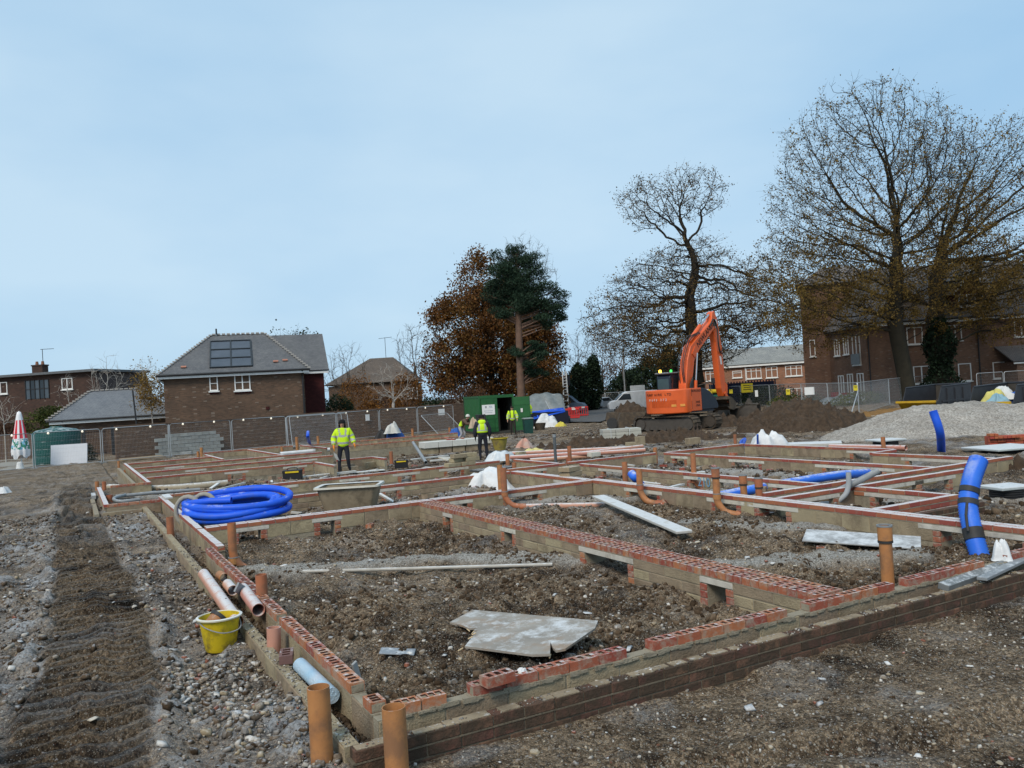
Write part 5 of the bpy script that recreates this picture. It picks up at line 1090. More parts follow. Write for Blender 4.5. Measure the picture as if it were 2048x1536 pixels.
vpipe(1017, 908, 950, 'taller pipe behind the white plastic sheet', -.35, collar=.62); vpipe(1030, 925, 958, 'shorter collared pipe right of the white plastic sheet', -.35, collar=.5)
vpipe(1253, 924, 990, 'pipe beside the small blue duct end', -.33); vpipe(1282, 938, 1004, 'bent pipe in front of the small blue duct end', -.27, collar=.55, bend=(.5, -.8, .5))
vpipe(1390, 907, 978, 'tall pipe with bend against the blue numbered blocks', -.35, collar=.76, bend=(.75, -.5, .5)); vpipe(1436, 939, 1026, 'socketed pipe with long run on gravel right of the leaning brick', -.27, collar=.62, bend=(.62, -.78, 2.2), socket=True)
vpipe(1490, 953, 1022, 'left of the two socketed pipes by the grey ducts', -.33, socket=True); vpipe(1521, 959, 1026, 'right of the two socketed pipes by the grey ducts', -.33, socket=True, bend=(.7, -.7, 1.5))
vpipe(1141, 892, 940, 'tall pipe left of the stacked kerb blocks', -.38); vpipe(1137, 915, 940, 'short pipe stub just left of the stacked kerb blocks', -.38)
vpipe(1311, 895, 912, 'pipe stub at the junction of the right house walls', -.15); vpipe(1471, 869, 892, 'pipe stub left of the white bulk bag', -.5); vpipe(1768, 874, 908, 'standing pipe in front of the pale gravel heap', -.4)
vpipe(195, 963, 985, 'left of two stubs behind the left bay', -.33); vpipe(209, 963, 985, 'right of two stubs behind the left bay', -.33); vpipe(220, 990, 1010, 'pipe stub inside the left bay', -.3, r=.075); vpipe(212, 1004, 1026, 'pipe stub in front of the left bay', -.25)
vpipe(238, 922, 936, 'far left stub by the far house corner', -.5); vpipe(251, 940, 952, 'stub beside the far house outer leaf', -.45)
vpipe(404, 895, 920, 'taller of two pipes behind the far house walls', -.5, r=.075); vpipe(397, 903, 920, 'shorter of two pipes behind the far house walls', -.5, r=.07); vpipe(565, 894, 914, 'pipe between the far stub walls', -.5, r=.07)
vpipe(595, 874, 904, 'pipe in front of the leaning fence frames', -.5, r=.08); vpipe(637, 872, 895, 'pipe right of the short blue duct', -.5, r=.075); vpipe(783, 903, 924, 'pipe stub right of the orange gloved worker', -.45, r=.07); vpipe(781, 944, 968, 'pipe stub with bend in front of the back wall', -.35, r=.06, bend=(.8, -.3, .6))
vpipe(826, 857, 880, 'distant pipe left of the pale block pile', -.6, r=.08); vpipe(900, 855, 872, 'distant pipe below the boundary wall', -.6, r=.08)
gp_ = G(1113, 947, -.38); GPo = thing('grey_pole', 'dark grey upright plastic pipe left of the stacked kerb blocks', 'pipe', gp_); MB().pipe([(0, 0, -.3), (0, 0, 1.07)], .042, .005, 14).build('pipe', pm('dark_grey_pipe', (.07, .08, .085), (.11, .12, .125), 6, .5), GPo, smooth=40); MB().pipe([(0, 0, 1.0), (0, 0, 1.08)], .047, .006, 14).build('collar', M_GREYP, GPo, smooth=40)
def lying(name, label, pts, r, mat, n=16, open_=True, cat='pipe', extra=None):
    c = Vector(pts[0]); T = thing(name, label, cat, c); q = [Vector(p)-c for p in pts]
    (MB().pipe(q, r, max(.004, r*.09), n) if open_ else MB().tube(q, r, n)).build('pipe', mat, T, smooth=40)
    return T
# frosted pipes on the left outer leaf
pA = lying('frosted_pipe', 'long frosted pink pipe lying on the left outer leaf above the bucket', [G(407, 1148, -.05), G(474, 1243, -.06)], .062, M_TERRAF)
MB().pipe([Vector(G(452, 1198, .0))-Vector(pA.location), Vector(G(440, 1205, -.06))-Vector(pA.location)], .012, .004, 6).build('strap', M_RUBBER, pA)
lying('frosted_pipe', 'frosted pipe with dark open end right of the bucket', [G(486, 1178, -.03), G(517, 1220, -.03)], .062, M_TERRAF)
pc = lying('pipe_coupling', 'short frosted pipe coupling between the two lying pipes', [G(455, 1168, -.03), G(466, 1181, -.02)], .055, M_TERRAF)
mb = MB(); cc = Vector(G(480, 1178, .02))-Vector(pc.location); mb.box(cc, (.16, .02, .10), 1.1, rot=Euler((.3, .5, .9)).to_matrix()); mb.build('torn_strap', M_GREYP, pc)
lying('pipe_ring', 'terracotta pipe offcut lying behind the left brick wall', [G(440, 1150, -.1), G(449, 1156, -.1)], .055, M_TERRA)
lying('foil_roll', 'pale blue and silver foil roll lying in the left cavity', [G(600, 1330, -.10), G(664, 1392, -.12)], .055, pm('blue_silver_foil', (.30, .52, .68), (.62, .66, .70), 5, .35, .8, 50, metal=.2), open_=False, cat='roll')
# bundle of pink pipes near the centre
PB = [((1000, 908), (1278, 895)), ((1052, 916), (1290, 900)), ((1020, 915), (1200, 905)), ((1060, 921), (1180, 912)), ((1120, 912), (1285, 893))]
for k, ((x0, y0), (x1, y1)) in enumerate(PB):
    lying('pink_pipe', ['longest frosted pink pipe of the central pile', 'pink pipe with open dark end at the front of the central pile', 'short pink pipe at the left of the central pile', 'lowest pink pipe of the central pile', 'rearmost pink pipe of the central pile'][k], [G(x0, y0, -.22+.05*(k % 3)), G(x1, y1, -.22+.05*(k % 3))], .068, M_TERRAF)
lying('pink_pipe', 'frosted pink pipe lying beyond the far right wall', [G(1660, 893, -.25), G(1812, 896, -.25)], .075, M_TERRAF)
lying('white_sheeted_pipe', 'white wrapped pipe run behind the orange gloved worker', [G(560, 908, -.2), G(660, 899, -.2)], .09, M_WSHEET)
lying('lagged_pipe_run', 'long frosted mortar bed over a drain in front of the far house', bez([G(218, 975, -.27), G(300, 978, -.28), G(380, 974, -.28), G(455, 967, -.28)], 4), .11, pm('frosted_sand_bed', (.36, .31, .22), (.27, .22, .16), 5, .95, .6, 30, frost=.6), open_=False, cat='pipe bed')
lying('white_drain_run', 'white frosted drain line across the gravel of the near left cell', [G(500, 1146, -.30), G(830, 1137, -.29), G(1105, 1129, -.30)], .022, pm('frosted_white_pipe', (.46, .44, .40), (.33, .31, .27), 9, .8, frost=.45, frost_scale=7), 10, False)
# --- blue ducts
def coil():
    c = G(472, 1030, -.10); T = thing('blue_coil', 'big coil of bright blue ducting tied with straps', 'duct coil', c); pts = []
    loops = [(1.02, .68, .0, .06, 0), (.95, .62, .02, .16, .5), (.86, .66, -.05, .26, 1.1), (.74, .50, -.12, .20, 1.6), (.98, .6, .05, .33, 2.1)]
    n = 26
    for k, (a, b, ox, z, ph) in enumerate(loops):
        for q in range(n):
            f = q/n; a2, b2, o2, z2, _ = loops[min(k+1, len(loops)-1)]; w = 2*math.pi*f+math.pi
            A, B2, O, Z = a+(a2-a)*f, b+(b2-b)*f, ox+(o2-ox)*f, z+(z2-z)*f
            u, v = A*math.cos(w), -B2*math.sin(w); pts.append((u*.88+v*.474+O, -u*.474+v*.88, Z-.03+.18*v+.02*math.sin(w*2+k)))
    pts += [Vector(pts[-1])+Vector((.10, -.12, .02)), Vector(pts[-1])+Vector((.42, -.38, .05)), Vector(pts[-1])+Vector((.75, -.55, .04))]
    MB().pipe(pts, .066, .006, 14).build('duct', M_BLUE, T, smooth=40)
    for k, (u, v) in enumerate(((-.86, -.10), (-.66, .20))):
        x, y = u*.88+v*.474, -u*.474+v*.88; ring = [(x+math.cos(t)*.23*.88, y-math.cos(t)*.23*.474+.04*k, .14+math.sin(t)*.27) for t in np.linspace(0, 6.28, 18)]
        MB().tube(ring, [.045]*18, 6).build('strap', pm('grey_webbing', (.36, .34, .29), (.25, .235, .2), 9, .9), T, smooth=True)
coil()
def corr(name, label, pts, r, mat, cat='duct', ribs=True, ends=None, n=18):
    pts = bez(pts, 10); c = Vector(pts[0]); q = [p-c for p in pts]; T = thing(name, label, cat, c); fine = []
    L_ = [0]
    for a, b in zip(q[:-1], q[1:]): L_.append(L_[-1]+(b-a).length)
    m = max(8, int(L_[-1]/.017)); m = min(m, 260); rs = []
    for k in range(m+1):
        s = L_[-1]*k/m; i = min(max(0, int(np.searchsorted(L_, s))-1), len(q)-2); f = (s-L_[i])/max(1e-6, L_[i+1]-L_[i]); fine.append(q[i].lerp(q[i+1], f)); rs.append(r*(1+(.06 if k % 2 else -.06) if ribs else 1))
    mb = MB(); mb.tube(fine, rs, n, False); mb.tube(fine[::-1], [r*.86]*len(fine), n, False); mb.build('duct', mat, T, smooth=True)
    for e in (ends or []):
        a = fine[int(e[0]*m)]; b = fine[min(m, int(e[1]*m))]; MB().tube([a, a.lerp(b, .5), b], r*1.09, n, False).build('tape_band', M_RUBBER, T, smooth=True)
    return T, fine, c
d_ = 12.6; q1, q2, q3, q4, q5 = (P(1962, 1120, 9.6), P(1945, 1060, 9.75), P(1936, 1010, 9.9), P(1943, 960, 10.0), P(1958, 918, 10.1))
bd, fine, c_ = corr('blue_duct', 'tall bent blue corrugated duct with black tape rising behind the front wall', [q1, q2, q3, q4, q5], .105, M_BLUE2, ends=[(.19, .30), (.52, .57), (.64, .69)])
MB().tube([Vector(P(1936, 1062, 9.64))-c_, Vector(P(1932, 1030, 9.7))-c_, Vector(P(1934, 1005, 9.75))-c_], .016, 6).build('clip', M_RUBBER, bd)
corr('blue_duct', 'smooth blue duct standing in front of the gravel heap', [G(1883, 905, -.35)+Vector((0, 0, 0)), P(1880, 865, 20.9), P(1866, 822, 20.9)], .10, M_BLUE, ribs=False)
corr('blue_duct', 'short blue duct end poking out beside the standing pipes', [G(1284, 972, -.3), P(1271, 957, 16.6), P(1263, 947, 16.7)], .085, M_BLUE2, ribs=False)
corr('blue_duct', 'long blue duct lying across the right house cell', [G(1440, 992, -.2), G(1510, 978, -.16), G(1600, 962, -.14), G(1680, 950, -.12), G(1745, 945, -.2)], .085, M_BLUE2, ribs=False)
corr('blue_duct', 'thin blue duct standing near the leaning fence frames', [G(621, 891, -.5), P(616, 876, 36.5), P(616, 864, 36.5)], .07, M_BLUE, ribs=False)
corr('grey_duct', 'long grey duct curving up over the cavity leaf', [P(1600, 1003, 13.9), P(1650, 992, 13.8), P(1705, 968, 13.6), P(1758, 941, 13.5)], .052, M_GREYP, ribs=False)
corr('grey_duct', 'grey duct bending upright behind the party wall', [P(1630, 1010, 13.6), P(1668, 1005, 13.55), P(1690, 990, 13.5), P(1697, 970, 13.5), P(1697, 945, 13.5)], .042, pm('frosted_grey_duct', (.36, .38, .40), (.3, .32, .33), 5, .6, frost=.4), ribs=False)
lying('grey_conduit', 'long grey conduit lying behind the left bay', [G(231, 993, -.15), G(300, 986, -.15), G(400, 979, -.18)], .045, M_GREYP, 10); lying('grey_conduit', 'short bent grey conduit in the left bay', bez([G(250, 990, -.1), G(228, 997, -.1), G(240, 1003, -.1), G(279, 999, -.1)], 5), .042, M_GREYP, 10)
lying('grey_conduit', 'grey pipe leaning beside the pale block pile', [G(852, 925, -.3), P(826, 885, 33.5)], .06, M_GREYP, 10)
corr('black_pipe', 'wide black corrugated pipe lying open towards the right', [P(1962, 938, 17.6), P(1985, 938, 17.2), P(2003, 940, 16.9)], .26, pm('black_corrugated', (.028, .03, .032), (.055, .058, .06), 6, .5, frost=.2), cat='pipe', n=24)
def manhole(px, py, z, label, r=.24, h=.22, w=.34):
    T = thing('manhole_chamber', label, 'manhole', G(px, py, z), -.3); prof = [(r, 0)]
    for k in range(8): prof += [(r*1.05, h*(k+.2)/8), (r*1.05, h*(k+.6)/8), (r*.98, h*(k+.7)/8)]
    MB().lathe(prof+[(0, h)], 22).build('riser', pm('black_ribbed', (.03, .031, .033), None, 6, .5), T, smooth=30); MB().cbox((0, 0, h+.03), (w*2, w*1.7, .05), .01).build('cover', pm('frosted_cover', (.42, .46, .46), (.34, .37, .37), 5, .8, frost=.8), T)
manhole(2015, 1012, -.4, 'round ribbed manhole with frosted cover at the right edge', .24, .28, .30); manhole(1975, 955, -.45, 'manhole with frosted cover behind the bent blue duct', .26, .34, .30); manhole(1772, 898, -.5, 'manhole with pale cover beyond the far right wall', .35, .25, .45); manhole(2010, 908, -.42, 'broad frosted cover in front of the brick stack', .5, .14, .75)

# ================================================================== LOOSE THINGS ON THE SITE
# yellow bucket
bp = G(442, 1298, -.27); BK = thing('bucket', 'dirty yellow bucket with frosted rim holding pipe couplings', 'bucket', bp, .3)
M_YEL = pm('yellow_plastic', (.62, .46, .015), (.50, .36, .015), 4, .5, .05, 30, dirt=(.09, .07, .03), dirt_amt=.42, dirt_scale=9)
MB().lathe([(0, 0), (.125, 0), (.135, .02), (.178, .30), (.174, .30), (.130, .025), (0, .02)], 28).build('body', M_YEL, BK, smooth=35)
MB().lathe([(.176, .285), (.198, .29), (.200, .302), (.180, .308), (.174, .300), (.176, .285)], 28).build('rim', pm('frosted_rim', (.62, .60, .50), (.56, .5, .3), 6, .7, frost=.7), BK, smooth=40)
MB().tube(bez([(-.18, .03, .28), (-.17, -.10, .24), (-.06, -.2, .19), (.10, -.19, .20), (.18, .0, .28)], 6), .005, 6).build('handle', M_GREYP, BK)
cpl = thing('pipe_coupling', 'terracotta coupling with black seal lying inside the yellow bucket', 'coupling', bp+Vector((-.01, .0, .23)), .6)
MB().pipe([(-.08, .02, -.02), (.02, .0, .06)], .075, .006, 18).build('body', M_TERRA, cpl, smooth=40); MB().pipe([(.0, .004, .045), (.025, -.001, .066)], .084, .012, 18).build('seal_ring', M_RUBBER, cpl, smooth=40)
# loose bricks
def loose(label, px, py, z, rz, mat=None, rot=None, l=.215):
    o = ob('brick', brick_mesh(l, .1025, .065, mat or M_RED, 1), None, G(px, py, z), rot or (0, 0, rz)); o.name = 'loose_brick'; return tag(o, label, 'brick')
loose('purple brown holed brick lying on the left outer leaf', 573, 1312, -.09, 1.3, pm('purple_brick', (.19, .10, .085), (.14, .08, .075), 7, .85, .2, rnd=.1, frost=.2)); loose('holed red brick lying on top of the front wall bricks', 995, 1356, .034, .10)
loose('red brick tipped on end in the soil beside the party wall', 1330, 1006, -.25, .5, rot=(.9, .3, .6)); loose('red brick half buried near the front wall end', 1832, 1104, -.3, .4, M_OLDB); loose('red brick lying on the wall in front of the white bulk bag', 1466, 908, .04, 1.6); loose('red brick lying in the near left cell by the cross wall', 741, 1051, -.28, .9)
loose('upright red brick in front of the first far cross wall', 482, 952, -.33, .2, rot=(1.57, 0, .3)); loose('red brick beside the far tool box', 770, 929, -.4, .2, rot=(1.4, 0, .3)); loose('red brick fragment in the right soil cell', 1642, 1098, -.28, .7, l=.1)
# torn plywood board
def board():
    pl = [(900, 1246), (945, 1221), (1196, 1243), (1190, 1258), (1131, 1299), (1112, 1303), (1106, 1297), (1101, 1286), (1100, 1310), (1066, 1311), (1010, 1304), (930, 1294), (947, 1272), (956, 1262), (948, 1262), (955, 1257), (938, 1258), (925, 1252)]
    o = G(1040, 1265, -.20); T = thing('plywood_board', 'torn grey plywood sheet lying on the soil of the near left cell', 'board', o); zz = lambda p: -.225+.02*math.sin(p[0]*.02)+(.035 if p[0] > 1100 else 0)
    top = [G(px, py, -.205+.0003*(px-1040)) for px, py in pl]; vs = [tuple(p-o+Vector((0, 0, .008))) for p in top]+[tuple(p-o-Vector((0, 0, .010))) for p in top]; n = len(pl)
    mb = MB(); mb.add(vs, [tuple(range(n))[::-1], tuple(range(n, 2*n))]+[(i, (i+1) % n, (i+1) % n+n, i+n) for i in range(n)])
    b = mb.build('sheet', pm('weathered_plywood', (.34, .31, .27), (.21, .19, .165), 3, .8, .35, 22, dirt=(.30, .19, .11), dirt_amt=.35, dirt_scale=2.2, frost=.35, frost_scale=4), T)
    bm = bmesh.new(); bm.from_mesh(b.data); bmesh.ops.triangulate(bm, faces=[f for f in bm.faces if len(f.verts) > 4]); bmesh.ops.recalc_face_normals(bm, faces=bm.faces[:]); bm.to_mesh(b.data); bm.free()
    sp = pm('torn_ply_splinter', (.55, .42, .26), None, 9, .9)
    for px, py, dx, dy in ((934, 1258, 6, 5), (948, 1262, -5, 6), (952, 1266, -8, 4), (945, 1273, -9, 5), (926, 1296, -10, 6), (1101, 1308, -2, 8)):
        a, c = G(px, py, -.2)-o, G(px+dx, py+dy, -.215)-o; MB().tube([a, c], .006, 4).build('splinter', sp, T)
board()
pk = [G(1186, 1001, -.2), G(1356, 1068, -.2), G(1382, 1061, -.2), G(1213, 996, -.2)]; po = (pk[0]+pk[2])/2; d1_ = (pk[1]-pk[0]); PLk = tag(MB().cbox((0, 0, 0), (d1_.length, .24, .04), .006).build('scaffold_plank', M_FROSTW, None, loc=po+Vector((0, 0, .03)), rot=(0, .015, math.atan2(d1_.y, d1_.x))), 'long frosted white scaffold plank lying in the middle cell', 'plank')
def slab(label, px, py, z, dims, rz, mat, name='board', cat='board', tilt=(0, 0)):
    return tag(MB().cbox((0, 0, 0), dims, .004).build(name, mat, None, loc=G(px, py, z), rot=(tilt[0], tilt[1], rz)), label, cat)
M_GSHEET = pm('grey_frosted_sheet', (.34, .35, .35), (.25, .25, .25), 3, .8, .2, 20, frost=.5, frost_scale=4)
slab('grey frosted sheet leaning into the trench of the party wall', 1722, 1078, -.21, (1.35, .5, .018), -.95, M_GSHEET, tilt=(.12, .05)); slab('slate strip leaning inside the near left corner', 716, 1355, -.14, (.05, .02, .27), .5, pm('pale_slate', (.40, .41, .41), None, 6), 'slate_strip', 'slate', (.1, -.35))
slab('grey slate offcut lying on the near left soil', 795, 1303, -.27, (.30, .14, .012), -.5, pm('blue_slate', (.25, .28, .31), None, 5, frost=.3), 'slate_offcut', 'slate', (.06, .1)); slab('pale plank beside the orange gloved worker', 640, 950, -.3, (2.4, .15, .04), .1, M_FROSTW, 'plank', 'plank'); slab('frosted board at the feet of the orange gloved worker', 628, 952, -.36, (1.5, .5, .03), .25, M_FROSTW)
slab('second frosted board right of the worker feet', 720, 944, -.36, (1.6, .3, .03), -.1, M_FROSTW); slab('pale slabs left of the bulk bag', 1455, 907, -.3, (1.5, .35, .04), -.9, M_FROSTW, 'slab', 'slab'); slab('frosted duck board beyond the bulk bag', 1620, 888, -.32, (1.9, 1.0, .08), -.85, M_FROSTW, 'duck_board', 'board')
slab('frosted plank laid on the left bay wall', 334, 993, .03, (.16, .85, .04), .0, M_FROSTW, 'plank', 'plank'); slab('frosted grey tray beside the left bay', 187, 992, -.12, (.1, .9, .1), .0, M_GSHEET, 'tray', 'tray')
slab('dark grey gutter length lying on the front outer leaf', 1960, 1148, -.09, (1.35, .10, .06), .12, pm('dark_gutter', (.11, .12, .125), (.2, .21, .21), 5, .6, frost=.35), 'gutter_length', 'gutter', (.2, 0)); slab('pale grey gutter length on the front outer leaf', 2010, 1136, -.07, (1.1, .09, .03), .2, M_GREYP, 'gutter_length', 'gutter')
slab('timber pallet in front of the grey block stack', 283, 916, -.6, (2.3, .9, .12), .15, pm('pallet_timber', (.36, .27, .17), (.25, .19, .12), 5, .9), 'pallet', 'pallet')
for px, py, lb in ((860, 915, 'left'), (905, 918, 'right')): slab('frosted plank %s of the rubble by the back wall' % lb, px, py, -.25, (1.6, .14, .05), .2 if lb == 'left' else -.1, M_FROSTW, 'plank', 'plank')
slab('dark plank leaning on the tool box', 838, 934, -.3, (1.3, .07, .05), -.5, pm('dark_timber', (.07, .055, .045)), 'plank', 'plank', (0, -.12)); slab('broken concrete slab on bricks by the back wall', 898, 918, -.18, (.6, .45, .05), .4, M_LINT, 'slab', 'slab', (.25, .1))
slab('stacked black sheet beside the tall standing pipes', 985, 938, -.05, (1.1, .5, .05), .1, pm('dark_frosted_sheet', (.06, .06, .06), None, 4, frost=.4), 'sheet', 'sheet')
# blocks
def blocks(label, px, py, z, lay, rz=0, dims=(.44, .215, .10), mat=None, name='block_pile', brick=None):
    T = thing(name, label, 'blocks', G(px, py, z), rz); me = block_mesh(*dims, mat or M_BLOCK)
    for x, y, zz, r in lay: ob('block', me, T, (x, y, zz), (random.gauss(0, .01), random.gauss(0, .01), r))
    return T
blocks('three frosted kerb blocks stacked on the party wall', 1141, 962, -.12, [(0, 0, .05, .35), (.03, .02, .16, .30), (-.01, .0, .27, .38)], 0, (.44, .3, .10), pm('frosted_buff_block', (.36, .28, .175), (.26, .2, .13), 5, .92, .4, 60, frost=.35))
blocks('pile of buff blocks on the back wall left of the dark clad worker', 925, 935, -.02, [(-.3, 0, .1, .1), (.15, 0, .1, 0), (-.1, .1, .21, .2), (.3, .02, .21, 0), (-.1, 0, .32, .05), (.28, .1, .32, -.1)], .1, (.42, .2, .105)); blocks('two loose buff blocks in front of the first far cross wall', 442, 958, -.3, [(0, 0, .06, .2), (.5, -.35, .05, .1)], .1)
blocks('loose buff blocks right of the orange gloved worker', 745, 936, -.35, [(-.9, .1, .1, .1), (-.95, -.4, .06, 0), (.1, .2, .1, .15)], .05, (.55, .25, .2)); blocks('grey block beside the starter bars', 1386, 888, -.4, [(0, 0, .12, .2)], -.3, (.5, .3, .22)); blocks('buff block standing on the pink pipe pile', 1042, 916, -.2, [(0, 0, .1, .1)], 0, (.3, .2, .2)); blocks('pale block lying on the wall near the pink pipes', 1188, 912, -.05, [(0, 0, .05, .1)], 0, (.35, .2, .12), M_LINT)
blocks('buff block and board pile at the right house corner', 1262, 902, -.3, [(0, 0, .15, .1), (.5, .3, .3, .1)], -.2, (.3, .2, .3))
PK = thing('block_pack', 'strapped pack of pale grey kerb blocks in front of the excavator', 'blocks', G(1242, 882, FG), -.42); mpk = pm('pale_grey_block', (.44, .43, .38), (.36, .35, .31), 4, .9, .2, 40, rnd=.12); MESH['pk'] = MB().cbox((0, 0, 0), (.60, .9, .14), .01).mesh('block', mpk)
for r_i in range(4):
    for c_i in range(3): ob('block', MESH['pk'], PK, (-.62+c_i*.615, 0, .08+r_i*.148))
for x in (-.55, .35): MB().box((x, 0, .32), (.03, .93, .63)).build('strap', pm('white_strap', (.6, .62, .62)), PK)
# pale insulation block pile with bricks, centre
IB = thing('block_pile', 'long pile of pale blue marked blocks beside the crouching worker', 'blocks', G(915, 903, -.5), -.10); mpb = pm('pale_insulation_block', (.58, .57, .52), (.48, .48, .45), 4, .9, .15, 40, rnd=.08, dirt=(.25, .42, .55), dirt_amt=-.05, dirt_scale=3)
MESH['ib'] = MB().cbox((0, 0, 0), (.62, .9, .26), .01).mesh('block', mpb)
for k in range(5): ob('block', MESH['ib'], IB, (-1.3+k*.635, 0, .40)); ob('block', block_mesh(.55, .8, .24, M_BLOCK), IB, (-1.25+k*.6, .02, .13))
for k, (x, y) in enumerate(((-.35, 0), (-.2, -.2), (.3, .1), (-.4, .15))): ob('brick', brick_mesh(.215, .1025, .065, M_REDF), IB, (x, y, .565+(.07 if k == 3 else 0)), (0, 0, k*.8))
# brick stack at the right edge
BS = thing('brick_stack', 'stack of new orange red perforated bricks at the right edge', 'bricks', G(2042, 893, -.42), -.55)
m_new = pm('new_red_brick', (.40, .105, .05), (.33, .085, .045), 6, .85, .2, rnd=.2); nb = brick_mesh(.215, .1025, .065, m_new); hole = MB()
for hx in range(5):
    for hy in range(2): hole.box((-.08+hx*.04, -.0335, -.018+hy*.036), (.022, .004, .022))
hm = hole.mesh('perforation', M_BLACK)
for r_i in range(5):
    for c_i in range(7):
        if r_i == 4 and c_i not in (0, 1): continue
        if r_i == 1 and c_i in (1,): continue
        up_ = r_i in (2, 3, 4); b = ob('brick', nb, BS, (-.75+c_i*(.23 if r_i < 3 else .115)+(.0 if r_i < 3 else -.05), 0, .035+r_i*.075+(.03 if up_ else 0)), (1.5708, 0, 0) if r_i == 2 else (0, 0, 0 if r_i < 2 else 1.57))
        if r_i == 2: ob('perforation', hm, BS, b.location, (0, 0, 0)).location.y -= .0
MB().box((0, .2, .16), (1.55, .35, .3)).build('core', m_new, BS)
# tool boxes
def toolbox(label, px, py, z, s=1):
    T = thing('tool_box', label, 'tool box', G(px, py, z), -.35); b = pm('black_toolbox', (.02, .02, .022), None, 6, .6); y = pm('yellow_trim', (.72, .52, .02), None, 6, .5)
    MB().cbox((0, 0, .14*s), (.56*s, .30*s, .26*s), .015).build('body', b, T); MB().cbox((0, 0, .30*s), (.58*s, .31*s, .08*s), .015).build('lid', b, T); MB().box((0, -.16*s, .285*s), (.4*s, .02*s, .05*s)).build('latch_strip', y, T)
    MB().tube(bez([(-.15*s, 0, .33*s), (-.12*s, 0, .40*s), (.12*s, 0, .40*s), (.15*s, 0, .33*s)], 4), .014*s, 6).build('handle', b, T)
toolbox('black and yellow tool box in front of the first far cross wall', 586, 962, -.38); toolbox('black tool bag with white cloth beside the back wall', 803, 936, -.4, .8)
# mixing tub
TU = thing('mixing_tub', 'large dirty mixing tub with frosted rim', 'tub', G(702, 1018, -.3), -.50); mt = pm('dirty_tub', (.30, .245, .165), (.19, .15, .10), 3.5, .85, .3, 30, dirt=(.10, .08, .055), dirt_amt=.4)
prof = [(.30, .0), (.40, .46), (.385, .46), (.285, .03), (.0, .03)]
def rr(a, hx, hy, rad, z):
    out = []
    for k in range(24):
        w = 2*math.pi*k/24; c, s = math.cos(w), math.sin(w); out.append(((hx-rad)*(1 if c > 0 else -1)+rad*c, (hy-rad)*(1 if s > 0 else -1)+rad*s, z))
    return out
vs = rr(0, .50, .30, .12, 0)+rr(0, .62, .38, .12, .48)+rr(0, .60, .36, .11, .48)+rr(0, .49, .29, .11, .03); fs = [tuple(range(24))[::-1], tuple(range(72, 96))]
for k in range(3):
    for q in range(24): fs.append((k*24+q, k*24+(q+1) % 24, (k+1)*24+(q+1) % 24, (k+1)*24+q))
MB().add(vs, fs).build('body', mt, TU, smooth=40); vs = rr(0, .60, .36, .11, .46)+rr(0, .68, .43, .13, .47)+rr(0, .67, .42, .13, .51)+rr(0, .59, .35, .11, .50); fs = []
for k in range(3):
    for q in range(24): fs.append((k*24+q, k*24+(q+1) % 24, (k+1)*24+(q+1) % 24, (k+1)*24+q))
MB().add(vs, fs).build('rim', pm('frosted_tub_rim', (.55, .53, .46), (.44, .42, .36), 4, .8, frost=.7), TU, smooth=40)
def drape(name, label, loc, rx, ry, h, mat, seed, rz=0, cat='sheet', n=34, peaks=None, fold=.12, extra=None):
    """crumpled sheet or sack: a heap with folds, closed to the ground"""
    T = thing(name, label, cat, loc, rz); u = np.linspace(0, 1, n); vs = []; fs = []; K_ = 40
    for i in range(n):
        rad = u[i]
        for k in range(K_):
            w = 2*math.pi*k/K_; x, y = rad*math.cos(w), rad*math.sin(w)
            ed = 1+.22*math.sin(w*3+seed)+.12*math.sin(w*5+seed*2)+.06*math.sin(w*11+seed)
            z = 0
            for (cx, cy, hh, s) in (peaks or [(0, 0, 1, .7)]): z = (z**3+(hh*max(0, 1-((x-cx)**2+(y-cy)**2)/(1.9*s*s))**.6)**3)**(1/3)
            fo = (1-abs(2*((w*7+seed+2.2*math.sin(w*2))/6.28 % 1)-1))*fold*rad*(1-rad*.5)
            z *= .80+.5*float(vnoise(np.array([x*2.3+seed*3]), np.array([y*2.3+seed]), seed+2)[0])
            z = z*(1-rad**4)+fo*(1-rad**3)+float(vnoise(np.array([x*5+seed]), np.array([y*5]), seed)[0]-.5)*.30*(1-rad*.6)-abs(float(vnoise(np.array([x*6-seed]), np.array([y*6+seed]), seed+4)[0])-.5)*.42*(1-rad)
            vs.append((x*ed*rx, y*ed*ry, max(z, 0)*h-.02))
    for i in range(n-1):
        for k in range(K_): fs.append((i*K_+k, (i+1)*K_+k, (i+1)*K_+(k+1) % K_, i*K_+(k+1) % K_))
    MB().add(vs, fs).build('sheet', mat, T, smooth=True); return T
t_ = drape('white_sheet', 'crumpled white plastic sheet draped over pipes by the frosted cross wall', G(968, 980, -.38), .72, .55, .46, M_WSHEET, 3, -.45, peaks=[(.1, .1, 1, .55), (.5, -.1, .7, .45)]); MB().pipe([(-.25, -.5, .08), (-.15, -.1, .12)], .06, .005, 14).build('pipe_end', M_TERRAF, t_, smooth=40)
t_ = drape('bulk_bag', 'white woven bulk bag slumped beyond the right house wall', G(1540, 908, -.45), .78, .6, .66, M_WSHEET, 8, -.5, 'bag', peaks=[(-.35, .1, 1, .42), (.12, .1, 1.02, .42)], fold=.2); MB().box((-.42, -.22, .38), (.05, .05, .6), rot=Euler((.5, -.1, 0)).to_matrix()).build('blue_strap', pm('blue_strap', (.05, .12, .5)), t_); MB().tube(bez([(-.75, .0, .25), (-.85, .1, .4), (-.7, .12, .5), (-.8, .0, .35)], 5), .045, 6).build('blue_rope', pm('blue_rope', (.05, .13, .55)), t_); MB().pipe([(-.62, -.35, .03), (-.5, -.2, .25)], .06, .006, 12).build('pipe_end', M_WSHEET, t_)
